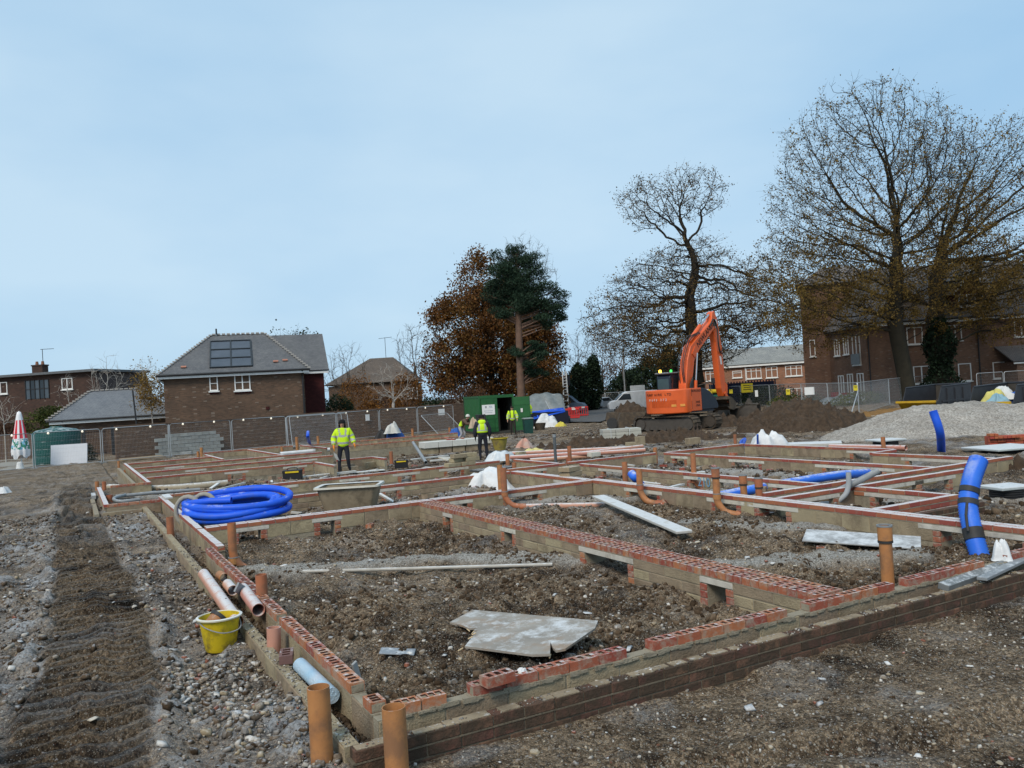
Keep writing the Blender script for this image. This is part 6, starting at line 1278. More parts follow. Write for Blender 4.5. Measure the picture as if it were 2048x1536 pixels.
drape('plastic_sack', 'torn white sack left of the loose buff blocks', G(405, 962, -.34), .38, .26, .22, M_WSHEET, 5, .2, 'sack', 24); drape('plastic_sack', 'second white sack touching the loose buff blocks', G(424, 961, -.34), .3, .25, .3, M_WSHEET, 6, .2, 'sack', 24)
drape('plastic_sack', 'clear plastic heap beside the boots of the dark clad worker', G(1003, 919, -.25), .5, .35, .3, pm('clear_plastic', (.62, .66, .68), (.45, .48, .5), 6, .35), 7, .0, 'sack', 24); drape('yellow_sack', 'empty yellow sack lying behind the pink pipes', G(1065, 907, -.52), .6, .35, .22, pm('pale_yellow_sack', (.66, .58, .24), (.52, .44, .16), 5, .7), 9, .0, 'sack', 24)
drape('debris_bag', 'grey and orange debris bag on the mud before the container', G(1050, 895, -.6), .42, .3, .4, pm('grey_orange_bag', (.45, .44, .40), (.55, .16, .08), 3, .8), 11, .0, 'sack', 22); drape('plastic_scrap', 'white cloth scrap hanging on the front wall at the right', G(2002, 1116, -.04), .075, .10, .19, M_WSHEET, 12, .0, 'cloth', 20)
drape('plastic_scrap', 'white plastic lump at the left edge of the ground', G(8, 985, -.28), .18, .15, .2, M_WSHEET, 13, .0, 'sack', 18); drape('plastic_scrap', 'white frosted clump beside the front wall single brick', G(1045, 1348, -.02), .045, .04, .06, M_WSHEET, 14, .0, 'plastic', 16)
# starter bars
for k, (px, pt, pb, lb) in enumerate(((1390, 852, 892, 'left'), (1397, 848, 894, 'middle'), (1404, 852, 890, 'right'))):
    p = G(px, pb, -.55); dep = (p-Vector((0, 0, CAM_H))).dot(CF); h = (pb-pt)*dep/FPX
    tag(MB().tube(bez([(0, 0, -.2), (.01, 0, h*.9), (.03, 0, h), (.06, 0, h*.96)], 4), .014, 6).build('starter_bar', pm('rusty_bar', (.10, .07, .055), None, 8, .8), None, loc=p), '%s steel starter bar with hooked top in front of the excavator' % lb, 'steel bar')
sw = text('sprayed_mark', '210', .26, pm('blue_spray', (.09, .28, .48), (.22, .34, .42), 9, .9), None, (11.345, 13.05, -.175), (math.pi/2, 0, -math.pi/2), .001); tag(sw, 'blue sprayed numbers on the block wall behind the standing pipes', 'paint mark')
# yellow mortar tub by the dark clad worker
yt = thing('yellow_tub', 'dirty yellow mortar tub beside the dark clad worker', 'tub', G(1000, 900, -.55)); MB().lathe([(0, 0), (.24, 0), (.36, .52), (.34, .52), (.22, .03), (0, .03)], 22).build('body', pm('mud_yellow', (.34, .28, .05), (.22, .17, .05), 4, .8, dirt=(.12, .09, .06), dirt_amt=.4), yt, smooth=40); MB().lathe([(.34, .50), (.40, .51), (.40, .54), (.34, .54)], 22).build('rim', M_YEL, yt, smooth=40)
# small builders' litter too mixed to pick apart
rl = random.Random(21); mb = MB()
for k in range(260):
    x, y = (rl.uniform(2.2, 11), rl.uniform(21.4, 36)) if k < 150 else ((rl.uniform(2, 9), rl.uniform(14.6, 20.6)) if k < 195 else (rl.uniform(9.8, 16), rl.uniform(10.4, 19)))
    t = rl.random(); mi = 0 if t < .4 else (1 if t < .7 else 2)
    d = (rl.uniform(.25, 1.3), rl.uniform(.05, .14), .04) if mi == 0 else ((rl.uniform(.15, .4), rl.uniform(.1, .22), rl.uniform(.06, .12)) if mi == 1 else (rl.uniform(.08, .2), .1, .065))
    mb.box((x, y, gz(x, y)+d[2]*.6), d, rot=Euler((rl.gauss(0, .1), rl.gauss(0, .12), rl.uniform(0, 6.28))).to_matrix(), mi=mi)
o = mb.build('site_litter', [M_FROSTW, M_BLOCK, M_RED]); o['kind'] = 'stuff'; o['label'] = 'offcuts of timber, block and brick littering the farther cells'

# ================================================================== EXCAVATOR
M_OR = pm('excavator_orange', (.72, .115, .018), (.62, .095, .016), 3, .42, .03, 20, spec=.5, dirt=(.20, .10, .05), dirt_amt=.08, dirt_scale=4); M_NAVY = pm('excavator_navy', (.012, .02, .035), (.02, .03, .045), 3, .4)
M_TRK = pm('muddy_steel', (.085, .066, .048), (.05, .041, .033), 6, .8, .5, 30, dirt=(.13, .095, .062), dirt_amt=.5); M_STEEL = pm('worn_steel', (.11, .095, .08), (.07, .06, .052), 6, .6, .3, 20, metal=.4); M_CHROME = pm('chrome_rod', (.62, .62, .62), None, 4, .2, metal=.9)
M_TXT = pm('black_lettering', (.015, .015, .016), (.02, .02, .02), 4, .6); M_TXTW = pm('white_lettering', (.75, .73, .7), None, 4, .6); M_MUD = pm('wet_mud', (.075, .05, .031), (.04, .027, .018), 3, .9, .8, 12)
ec = G(1356, 862, FG); EX = thing('excavator', 'orange tracked excavator with raised boom lettered NEWLANDS', 'excavator', ec+Vector((0, 0, .02)), math.atan2(.309, .951))
und = math.atan2(-.957, .287)-math.atan2(.309, .951); MU = Matrix.Rotation(und, 4, 'Z')
def track(yc):
    hl, rr_ = 1.42, .37; per = []; n = 46; tot = 4*hl+2*math.pi*rr_
    for k in range(n):
        s = tot*k/n
        if s < 2*hl: p, t = (-hl+s, 2*rr_), 0
        elif s < 2*hl+math.pi*rr_: w = (s-2*hl)/rr_; p, t = (hl+rr_*math.sin(w), rr_+rr_*math.cos(w)), w
        elif s < 4*hl+math.pi*rr_: p, t = (hl-(s-2*hl-math.pi*rr_), 0), math.pi
        else: w = (s-4*hl-math.pi*rr_)/rr_; p, t = (-hl-rr_*math.sin(w), rr_-rr_*math.cos(w)), math.pi+w
        per.append((p, t))
    mb = MB()
    for (x, z), t in per:
        Mx = MU @ Matrix.Translation((x, yc, z+.03)) @ Matrix.Rotation(t, 4, 'Y'); mb.box((0, 0, 0), (.155, .60, .035), M=Mx); mb.box((.05, 0, .03), (.025, .58, .035), M=Mx)
    o = mb.build('track', M_TRK, EX)
    mb = MB().prism([(-hl, .12), (hl, .12), (hl+.2, .4), (hl, .66), (-hl, .66), (-hl-.2, .4)], yc-.17, yc+.17, M=MU); mb.build('track_frame', M_STEEL, o)
    for x in (-hl, hl): MB().tube([MU @ Vector((x, yc-.22, .40)), MU @ Vector((x, yc+.22, .40))], .28, 18).build('sprocket', M_STEEL, o, smooth=35)
    for k in range(5):
        x = -1.0+k*.5; MB().tube([MU @ Vector((x, yc-.2, .17)), MU @ Vector((x, yc+.2, .17))], .12, 12).build('roller', M_STEEL, o, smooth=35)
track(-1.0); track(1.0)
MB().box((0, 0, .55), (1.6, 1.7, .4), M=MU).tube([(0, 0, .7), (0, 0, .95)], .62, 24).build('undercarriage', M_STEEL, EX)
bl = MB(); pr = [(1.72, .05), (1.82, .25), (1.80, .45), (1.70, .62), (1.64, .62), (1.72, .42), (1.74, .25), (1.66, .05)]; bl.prism([(-x, z) for x, z in pr], -1.3, 1.3, M=MU); bl.build('dozer_blade', M_STEEL, EX)
# upper structure
def plan_prism(poly, z0, z1, mi=0, mb=None):
    n = len(poly); mb = mb or MB(); vs = [(x, y, z0) for x, y in poly]+[(x, y, z1) for x, y in poly]
    mb.add(vs, [tuple(range(n))[::-1], tuple(range(n, 2*n))]+[(i, (i+1) % n, (i+1) % n+n, i+n) for i in range(n)], mi); return mb
arc = [(-1.52*math.cos(a), -1.52*math.sin(a)) for a in np.linspace(R(52), R(-52), 15)]
cw = [(-.55, -1.22)]+arc+[(-.55, 1.22)]
if sum(cw[i][0]*cw[(i+1) % len(cw)][1]-cw[(i+1) % len(cw)][0]*cw[i][1] for i in range(len(cw))) < 0: cw = cw[::-1]
def bev(o, w=.04, s=2):
    m = o.modifiers.new('bevel', 'BEVEL'); m.width = w; m.segments = s; m.limit_method = 'ANGLE'; return o
bev(plan_prism(cw, .92, 2.12).build('counterweight', M_OR, EX, smooth=40), .06, 3)
bev(MB().box((-.05, -.86, 1.55), (1.0, .72, 1.14)).build('side_panel', M_OR, EX), .03)
bev(MB().box((-.02, .35, 1.62), (1.06, 1.70, 1.0)).build('engine_hood', M_OR, EX), .03)
MB().box((.6, 0, .98), (2.2, 2.3, .14)).build('slew_deck', M_NAVY, EX)
bev(MB().prism([(.46, 1.0), (2.05, 1.0), (2.10, 1.18), (1.85, 1.55), (1.35, 1.90), (.85, 2.08), (.46, 2.12)], -1.21, -.52).build('tool_housing', M_NAVY, EX), .04)
# counterweight recess and lettering
pan = MB()
for a in np.linspace(R(-16), R(30), 8):
    pan.box((-1.522*math.cos(a), -1.522*math.sin(a), 1.42), (.012, .16, .34), a)
pan.build('recess_panel', pm('orange_shade', (.60, .09, .014), None, 3, .45), EX)
def arc_text(s, z, size, mat, a0, a1):
    for ch, a in zip(s, np.linspace(a0, a1, len(s))):
        if ch != ' ': text('letter', ch, size, mat, EX, (-1.535*math.cos(a), -1.535*math.sin(a), z), (math.pi/2, 0, a-math.pi/2), .003)
arc_text('PLANT HIRE LTD', 1.88, .17, M_TXT, R(-34), R(22)); arc_text('01693 372', 1.62, .16, M_TXTW, R(-26), R(14))
for a in (R(28), R(44)): MB().box((-1.525*math.cos(a), -1.525*math.sin(a), 1.32), (.03, .24, .12), a).build('reflector', pm('amber_reflector', (.8, .35, .08), None, 3, .3), EX)
text('side_lettering', 'NEWLANDS', .17, M_TXT, EX, (-.05, -1.225, 1.98), (math.pi/2, 0, 0), .003, .95); text('side_lettering', 'ZAXIS', .15, M_TXT, EX, (.06, -1.225, 1.42), (math.pi/2, 0, 0), .003); text('side_lettering', '135US', .15, M_TXT, EX, (.06, -1.225, 1.25), (math.pi/2, 0, 0), .003)
for z in (1.93, 1.30): MB().box((-.5, -1.222, z), (.02, .01, .4)).build('panel_joint', M_TXT, EX)
# cab on the left
cb = [(.15, 1.05), (1.75, 1.05), (1.82, 1.6), (1.62, 2.75), (1.5, 2.9), (.25, 2.9), (.15, 2.75)]
bev(MB().prism(cb, .38, 1.20).build('cab_shell', M_NAVY, EX), .05)
for y in (.372, 1.208): MB().prism([(.25, 1.95), (.9, 1.95), (.9, 2.7), (.25, 2.7)], y-.006, y+.006).build('cab_window', M_GLASSD, EX); MB().prism([(.98, 1.5), (1.68, 1.6), (1.52, 2.7), (.98, 2.7)], y-.006, y+.006).build('cab_window', M_GLASSD, EX)
MB().box((.142, .79, 2.3), (.012, .66, .75)).build('rear_window', pm('cab_glass', (.05, .09, .10), None, 3, .1), EX)
MB().cbox((.85, .79, 2.95), (1.6, .9, .10), .03).build('cab_roof', pm('frosted_roof', (.10, .11, .12), None, 4, .6, frost=.5), EX)
MB().lathe([(.07, 0), (.08, .1), (.05, .15), (0, .16)], 14, M=Matrix.Translation((.3, 1.05, 3.0))).build('amber_beacon', emit('amber_glow', (1, .55, .06), 2.0), EX, smooth=40); MB().lathe([(.06, 0), (.07, .08), (.04, .13), (0, .14)], 14, M=Matrix.Translation((.55, .55, 3.0))).build('green_beacon', emit('green_glow', (.05, .8, .12), .5), EX, smooth=40)
MB().tube(bez([(1.5, .3, 2.1), (1.7, -.9, 2.3), (1.75, -1.0, 1.9)], 4), .025, 6).tube([(1.1, -1.1, 2.0), (1.1, -1.1, 2.5), (1.5, -1.1, 2.4)], .02, 6).build('handrail', M_STEEL, EX)
MB().cbox((1.55, -1.28, 2.42), (.06, .22, .3), .02).build('mirror', M_BLACK, EX)
# boom, arm, cylinders
boom = [(.55, 1.55), (.75, 1.35), (1.05, 1.5), (1.22, 2.3), (1.62, 3.55), (2.2, 4.12), (4.0, 5.36), (4.05, 5.66), (3.75, 5.72), (2.0, 4.72), (1.30, 4.28), (.95, 3.6), (.62, 2.3)]
bev(MB().prism(boom, -.25, .20).build('boom', M_OR, EX), .03)
for y in (-.285, .225): MB().prism([(1.35, 3.9), (1.6, 3.7), (1.9, 3.95), (1.7, 4.3)], y, y+.04).build('boom_plate', M_OR, EX); MB().tube([(3.85, y+.02, 5.5), (3.85, y+.05, 5.5)], .14, 14).build('boom_pin', M_STEEL, EX)
th = math.atan2(1.24, 1.8); tx = text('boom_lettering', 'NEWLANDS', .42, M_TXT, EX, (2.86, -.262, 4.93), (0, 0, 0), .004, .95); tx.rotation_euler = (Matrix.Rotation(-th, 3, 'Y') @ Matrix.Rotation(math.pi/2, 3, 'X')).to_euler()
arm = [(3.62, 5.55), (3.80, 6.12), (4.02, 6.22), (4.30, 5.75), (4.42, 5.1), (4.60, 4.3), (4.75, 2.0), (4.70, 1.62), (4.42, 1.55), (4.22, 2.0), (3.98, 4.5), (3.80, 5.2)]
bev(MB().prism(arm, -.20, .15).build('arm', M_OR, EX), .025)
MB().prism([(3.95, 5.3), (4.2, 5.3), (4.2, 5.75), (3.95, 5.75)], -.212, -.202).build('arm_badge', M_TXTW, EX); MB().prism([(4.34, 3.3), (4.5, 3.3), (4.42, 3.75), (4.26, 3.75)], -.212, -.202).build('arm_badge', M_TXTW, EX)
for y in (-.42, .37): MB().tube([(1.15, y, 1.45), (1.32, y, 2.5)], .085, 12).build('boom_cylinder', M_OR, EX, smooth=35); MB().tube([(1.32, y, 2.5), (1.62, y, 3.92)], .045, 10).build('boom_rod', M_CHROME, EX, smooth=35)
MB().tube([(1.55, -.02, 4.55), (2.75, -.02, 5.40)], .11, 14).build('arm_cylinder', M_OR, EX, smooth=35); MB().tube([(2.75, -.02, 5.40), (3.72, -.02, 6.02)], .055, 10).build('arm_rod', M_CHROME, EX, smooth=35)
MB().tube([(4.60, -.02, 4.6), (4.78, -.02, 3.0)], .075, 12).build('bucket_cylinder', M_OR, EX, smooth=35); MB().tube([(4.78, -.02, 3.0), (4.86, -.02, 2.2)], .04, 10).build('bucket_rod', M_CHROME, EX, smooth=35)
MB().prism([(4.75, 2.3), (4.95, 2.15), (4.9, 1.7), (4.78, 1.7)], -.2, .15).prism([(4.45, 1.7), (4.6, 1.8), (4.95, 1.35), (4.8, 1.2)], -.28, -.22).build('bucket_link', M_OR, EX)
for k, (dy, dz) in enumerate(((-.2, 0), (-.12, .05), (.1, .03))):
    MB().tube(bez([(.7, dy, 2.2), (.55, dy, 3.2), (.95, dy, 4.1+dz), (1.5, dy, 4.72+dz), (2.4, dy, 5.0+dz)], 6), .028, 6).build('hose', M_RUBBER, EX, smooth=True)
for k, y in enumerate((-.30, -.27)):
    MB().tube(bez([(3.3, y, 5.35), (3.75, y, 5.75), (4.05, y, 5.3), (4.0, y-.05, 4.5), (4.25, y, 3.95), (4.65, y, 3.9+k*.3)], 6), .03, 6).build('hose', M_RUBBER, EX, smooth=True)
for k in range(4): MB().tube(bez([(.85+k*.12, -.32, 1.3), (.80+k*.1, -.34, 1.8), (.95+k*.08, -.32, 2.4+.1*k)], 5), .03, 6).build('hose', M_RUBBER, EX, smooth=True)
bk = [(4.45, 1.55), (4.80, 1.45), (5.15, 1.2), (5.20, .95), (4.90, .78), (4.50, .85), (4.25, 1.0), (4.60, .98), (4.95, .98), (5.00, 1.1), (4.70, 1.3), (4.45, 1.38)]
MB().prism(bk, -.5, .45).prism([(4.45, 1.55), (4.80, 1.45), (5.15, 1.2), (5.20, .95), (4.90, .78), (4.50, .85)], -.53, -.5).prism([(4.45, 1.55), (4.80, 1.45), (5.15, 1.2), (5.20, .95), (4.90, .78), (4.50, .85)], .45, .48).build('bucket', M_TRK, EX)
EX.scale = (1.07, 1.07, 1.07)
# spare buckets
def spare(label, px, py, s, rz):
    T = thing('digger_bucket', label, 'bucket', G(px, py), rz); pr = [(-.5, .9), (.1, .95), (.5, .7), (.55, .3), (.3, .02), (-.2, .0), (-.55, .12), (-.25, .08), (.25, .10), (.45, .33), (.42, .62), (.08, .86), (-.48, .84)]
    MB().prism([(x*s, z*s) for x, z in pr], -.6*s, .6*s).build('shell', M_TRK, T)
    for y in (-.6, .57): MB().prism([(x*s, z*s) for x, z in pr[:7]], y*s, (y+.03)*s).build('side_plate', M_STEEL, T)
    for y in (-.2, .2): MB().prism([(-.2*s, .9*s), (.2*s, .9*s), (0, 1.25*s)], (y-.03)*s, (y+.03)*s).build('ear', M_STEEL, T)
spare('wide rusty digging bucket standing right of the excavator tracks', 1455, 846, 1.0, 1.9); spare('dark ditching bucket beside the soil heap', 1500, 842, 1.15, 2.2); spare('toothed rusty bucket half hidden behind the excavator tracks', 1437, 843, .9, 1.2)
# ================================================================== HEAPS
def heap(name, label, loc, rx, ry, h, mat, seed, n=120, rough=.2, cat='heap', peaks=None, gravel=False, rz=0):
    u = np.linspace(-1.25, 1.25, n); X_, Y_ = np.meshgrid(u, u); x, y = X_.ravel(), Y_.ravel(); z = np.zeros(len(x))
    for cx, cy, hh, s in (peaks or [(0, 0, 1, 1)]):
        d = np.hypot(x-cx, y-cy)/s*(1+.22*(fbm(x+cx, y+cy, 1.4, 3, seed)-.5)); z = np.maximum(z, hh*np.clip(1-d, 0, 1)**.9*(1-.18*np.exp(-(d/.22)**2)))
    k = sstep(0, .12, z); z = z*h+k*(fbm(x*rx, y*ry, .9, 4, seed+3)-.5)*rough+k*(fbm(x*rx, y*ry, 5, 3, seed+5)-.5)*rough*.5
    if not gravel:
        c, r1 = cells(x*rx, y*ry, 2.6, seed); z = z+k*np.clip(.6-c, 0, 1)*r1*.6
    v = np.stack([x*rx, y*ry, z-.08*(1-k)-.02], 1); I_ = np.arange(n*n).reshape(n, n); f = np.stack([I_[:-1, :-1].ravel(), I_[:-1, 1:].ravel(), I_[1:, 1:].ravel(), I_[1:, :-1].ravel()], 1)
    zz = (k[f].max(1) > .001); o = ob(name, npmesh(name, v, f[zz], mat, True), None, loc, (0, 0, rz)); tag(o, label, cat); return o
m, N, L, B = base('grey_gravel'); t = N.new('ShaderNodeTexCoord'); vv = N.new('ShaderNodeTexVoronoi'); vv.inputs['Scale'].default_value = 24; L.new(t.outputs['Object'], vv.inputs['Vector']); s_ = N.new('ShaderNodeSeparateColor'); L.new(vv.outputs['Color'], s_.inputs[0])
nn = _noise(N, L, t.outputs['Object'], 1.1, 6, .7); col = _ramp(N, L, s_.outputs[0], [(0, (.20, .18, .155)), (.4, (.29, .265, .235)), (1, (.42, .395, .355))]); col = _mixc(N, L, 1.0, col, _ramp(N, L, nn, [(.3, (.78, .76, .74)), (.65, (1.1, 1.1, 1.1))]), 'MULTIPLY')
L.new(col, B.inputs['Base Color']); B.inputs['Roughness'].default_value = .95; B.inputs['Specular IOR Level'].default_value = .15; bb = N.new('ShaderNodeBump'); bb.inputs['Strength'].default_value = 1; bb.inputs['Distance'].default_value = .02; bb.invert = True; L.new(vv.outputs['Distance'], bb.inputs['Height']); L.new(bb.outputs[0], B.inputs['Normal']); M_GRAV = m
M_SPOIL = pm('dark_spoil', (.085, .056, .036), (.024, .016, .010), 5, .95, 1.0, 9, dirt=(.22, .18, .13), dirt_amt=.12, dirt_scale=14, coords='Object')
heap('soil_heap', 'dark brown soil heap right of the excavator', G(1606, 857), 3.3, 3.0, 1.75, M_SPOIL, 5, 150, .85, rz=-.5, peaks=[(-.1, 0, 1, .95), (.3, .1, .7, .8), (-.45, -.1, .6, .6)]); heap('soil_heap', 'low churned soil bank behind the excavator tracks', G(1430, 852), 2.6, 2.2, .7, M_SPOIL, 6, 90, .4); heap('soil_heap', 'low dark soil bank in front of the excavator', G(1330, 884), 3.6, 1.2, .45, M_SPOIL, 16, 110, .4, rz=-.5); heap('soil_heap', 'low dark soil ridge behind the pink pipes', G(1200, 893), 3.2, 1.1, .35, M_SPOIL, 17, 100, .35, rz=-.4)
heap('gravel_heap', 'large pale grey gravel heap at the right', G(1965, 872), 5.6, 4.2, 1.62, M_GRAV, 9, 150, .22, peaks=[(-.12, .1, 1, .92), (.42, -.05, .9, .9), (.9, -.3, .8, .9)], gravel=True, rz=-.6)
heap('soil_heap', 'small soil pile by the black corrugated pipe', G(2040, 945, -.4), .8, .6, .3, M_SPOIL, 19, 60, .2)
# ================================================================== SITE DUMPER behind the excavator
SD = thing('site_dumper', 'muddy dumper skip full of soil left of the excavator', 'dumper', G(1262, 855), -.9); pr = [(-1.1, .25), (.9, .25), (1.25, .95), (-1.25, 1.05), (-1.35, .6)]
MB().prism(pr, -.95, .95).build('skip', M_TRK, SD); v = heap('load', 'x', (0, 0, 0), 1.15, .95, .75, M_SPOIL, 7, 50, .25); v.parent = SD; v.location = (0, 0, 1.0)
for k in ('label', 'category', 'kind'): del v[k]
for sx in (-.9, .8):
    for sy in (-.9, .9): MB().tube([(sx, sy-.14, .35), (sx, sy+.14, .35)], .36, 18).build('wheel', M_RUBBER, SD, smooth=35)
bw = thing('loading_shovel', 'wide rusty loading shovel standing left of the excavator', 'bucket', G(1240, 858), -.55); MB().prism([(-.1, .0), (.75, .02), (.75, .06), (.15, .12), (.0, .5), (.2, .95), (.05, 1.0), (-.15, .5)], -1.0, 1.0).build('shell', M_TRK, bw); MB().prism([(-.1, .0), (.75, .04), (.2, .95), (0, .98), (-.15, .5)], -1.02, -1.0).build('side_plate', M_TRK, bw)
# ================================================================== SKIPS
def skip(label, loc, rz, words=None):
    T = thing('waste_skip', label, 'skip', loc, rz); ye = pm('skip_yellow', (.60, .36, .02), (.45, .27, .02), 3, .6, .1, 20, dirt=(.14, .09, .05), dirt_amt=.2, dirt_scale=3); bk_ = pm('skip_black', (.022, .024, .03), (.04, .042, .048), 3, .5); inn = pm('skip_inside', (.15, .13, .11), (.09, .08, .07), 3, .8)
    # long axis X; low yellow end at -X, raised black sides
    W_ = .92; b = [(-.75, .05), (1.35, .05), (2.05, .95), (2.05, 1.70), (-.55, 1.62), (-1.45, .95)]
    for y, mt_ in ((-W_, bk_), (W_, bk_)): MB().prism([(-.75, .05), (1.35, .05), (2.05, .95), (2.05, 1.70), (-.7, 1.64), (-1.05, .95), (-1.35, .95)], y-.02, y+.02).build('side', mt_, T)
    e = MB(); e.add([(-.75, -W_, .05), (-.75, W_, .05), (-1.45, W_+.05, .95), (-1.45, -W_-.05, .95)], [(0, 3, 2, 1), (0, 1, 2, 3)]); e.box((-1.47, 0, .95), (.12, W_*2+.2, .10)); e.build('front_end', ye, T)
    MB().add([(1.35, -W_, .05), (1.35, W_, .05), (2.05, W_, .95), (2.05, -W_, .95), (2.05, W_, 1.7), (2.05, -W_, 1.7)], [(0, 1, 2, 3), (3, 2, 4, 5), (3, 2, 1, 0), (5, 4, 2, 3)]).build('back_end', inn, T)
    MB().box((.3, 0, .08), (2.1, W_*2, .06)).build('floor', inn, T); MB().tube([(-.7, -W_, 1.64), (2.05, -W_, 1.70), (2.05, W_, 1.70), (-.7, W_, 1.64)], .045, 8).build('rim', bk_, T)
    for x in (-.25, .5, 1.25): MB().box((x, -W_-.04, .95), (.09, .06, 1.2)).build('side_rib', bk_, T)
    MB().box((.55, -W_-.04, .92), (2.6, .07, .08)).build('side_rib', bk_, T)
    if words:
        an = math.atan2(.7, .9)
        for k, wd in enumerate(words):
            tx = text('lettering', wd, .34, M_TXT, T, (-1.20-.02+k*.26, 0, .68-k*.36), (0, 0, 0), .003); tx.rotation_euler = (Matrix.Rotation(-math.pi/2, 3, 'Z') @ Matrix.Rotation(math.pi/2+an*.8, 3, 'X')).to_euler()
    return T
sk1 = skip('yellow and black waste skip lettered RESTON WASTE behind the gravel heap', G(1866, 838), .09, ['RESTON', 'WASTE']); sk2 = skip('black and yellow skip full of rubbish bags at the right edge', G(2012, 846), .05)
for k, (x, y, z, c, lb) in enumerate(((-.6, -.1, 1.05, (.25, .42, .50), 'pale blue rubbish sack in the right skip'), (-.3, .2, 1.2, (.62, .55, .16), 'yellow foam sheet in the right skip'), (.25, .1, 1.3, (.66, .66, .64), 'white rubble sack in the right skip'), (.3, -.4, 1.05, (.04, .12, .42), 'blue rubbish sack in the right skip'))):
    p = sk2.matrix_basis @ Vector((x, y, z-.25)); drape('rubbish_sack', lb, p, .62, .5, .5, pm('sack_%d' % k, c, None, 4, .6), 20+k, .3*k, 'sack', 18)

# ================================================================== WIRE FENCES
M_GALV = pm('galvanised_tube', (.46, .48, .49), (.36, .38, .39), 6, .45, metal=.35)
def fence_mesh(w, h=2.0):
    key = ('f', round(w, 2)); 
    if key in MESH: return MESH[key]
    fr = MB(); c = .14; pts = [(0, 0, 0), (0, 0, h-c)]+[(c-c*math.cos(a), 0, h-c+c*math.sin(a)) for a in np.linspace(.3, 1.57, 4)]+[(w-c+c*math.sin(a), 0, h-c+c*math.cos(a)) for a in np.linspace(.0, 1.3, 4)]+[(w, 0, h-c), (w, 0, 0)]
    fr.tube(pts, .024, 6); fr.tube([(0, 0, .16), (w, 0, .16)], .016, 5)
    wr = MB(); n = int(w/.075)
    for k in range(1, n): wr.tube([(w*k/n, .0, .18), (w*k/n, 0, h-.02)], .0022, 3, False)
    for k in range(1, 8): wr.tube([(.02, .004, .16+(h-.2)*k/8), (w-.02, .004, .16+(h-.2)*k/8)], .0022, 3, False)
    MESH[key] = (fr.mesh('frame', M_GALV, 40), wr.mesh('wire_mesh', M_GALV), MB().cbox((0, 0, .06), (.22, .65, .13), .02).mesh('foot', pm('rubber_foot', (.12, .12, .115), (.2, .2, .19), 5, .9)))
    return MESH[key]
NF = [0]
def fence(p0, p1, label, lean=0, feet=True):
    p0, p1 = Vector(p0), Vector(p1); w, a = frame_of(p0, p1); fr, wr, ft = fence_mesh(round(w, 1)); T = thing('mesh_fence_panel', label, 'fence', p0, 0, 'mesh fence panels', rot=(lean, 0, a)); s = w/round(w, 1)
    o = ob('frame', fr, T); o.scale.x = s; o = ob('wire_mesh', wr, T); o.scale.x = s
    if feet: ob('foot', ft, T, (0, 0, 0)); ob('foot', ft, T, (w, 0, 0))
    return T
def fence_line(pts, labels, gap=.05):
    """pts: ground points; one panel between each pair"""
    for (a, b), lb in zip(zip(pts[:-1], pts[1:]), labels):
        d = (b-a).normalized()*gap; fence(a+d, b-d, lb)
fl = [Vector((x, y, FG)) for x, y in ((-8.6, 50.8), (-5.2, 51.0), (-1.8, 51.3), (1.5, 51.7), (5.1, 52.4), (8.75, 53.2), (12.3, 53.9), (15.9, 54.9), (19.3, 56.0), (22.6, 57.0), (26.0, 58.0))]
fence_line(fl, ['fence panel at the far left edge before the railings', 'fence panel in front of the closed parasol', 'fence panel in front of the green tank', 'fence panel in front of the black gate', 'fence panel in front of the grey block stack', 'fence panel right of the grey block stack', 'fence panel behind the thin blue duct', 'fence panel with a white notice right of the gloved worker', 'fence panel behind the blue rubbish bag', 'fence panel left of the green container'])
fence(G(586, 897), G(702, 886), 'front leaning fence panel left of the gloved worker', -.16); fence(G(582, 900)+Vector((0, .5, 0)), G(694, 889)+Vector((0, .5, 0)), 'rear leaning fence panel left of the gloved worker', -.12)
fence(G(300, 912), G(338, 911), 'short fence gate frame in front of the grey block stack', -.05, False); fb = thing('fence_brace', 'galvanised brace on a concrete foot in front of the grey blocks', 'brace', G(352, 910)); MB().tube([(-.35, .6, 1.7), (.2, 0, .1)], .03, 6).build('tube', M_GALV, fb); MB().cbox((.35, 0, .08), (1.1, .35, .16), .03).build('foot', pm('pale_foot', (.36, .37, .36), None, 5), fb)
fence(G(880, 872), G(930, 864), 'collapsed fence panel leaning left of the container', -.75, False)
for px, py, lb in ((735, 835, 'white notice on the fence right of the gloved worker'), (883, 824, 'white notice on the fence left of the container')):
    p = P(px, py, 60.5); tag(MB().box((0, 0, 0), (.34 if px < 800 else .58, .02, .46), .0).build('notice', M_WHITE, None, loc=p, rot=(0, 0, .25)), lb, 'sign')
# festoon cable along the fence top
cb_pts = [Vector((x, y-.05, FG+1.98+.03*math.sin(x*3))) for x, y in [(f.x, f.y) for f in fl]]; FC = thing('festoon_cable', 'festoon cable with small bulbs along the top of the left fence', 'cable', cb_pts[0]); MB().tube([p-cb_pts[0] for p in cb_pts], .014, 5).build('cable', M_BLACK, FC)
for i in range(len(cb_pts)-1):
    for f_ in (.22, .72): MB().lathe([(.0, -.07), (.05, -.05), (.06, 0), (.03, .05), (.0, .06)], 8, M=Matrix.Translation(cb_pts[i].lerp(cb_pts[i+1], f_)-cb_pts[0]-Vector((0, 0, .04)))).build('bulb', emit('bulb_glow', (1, .9, .72), .25), FC, smooth=True)
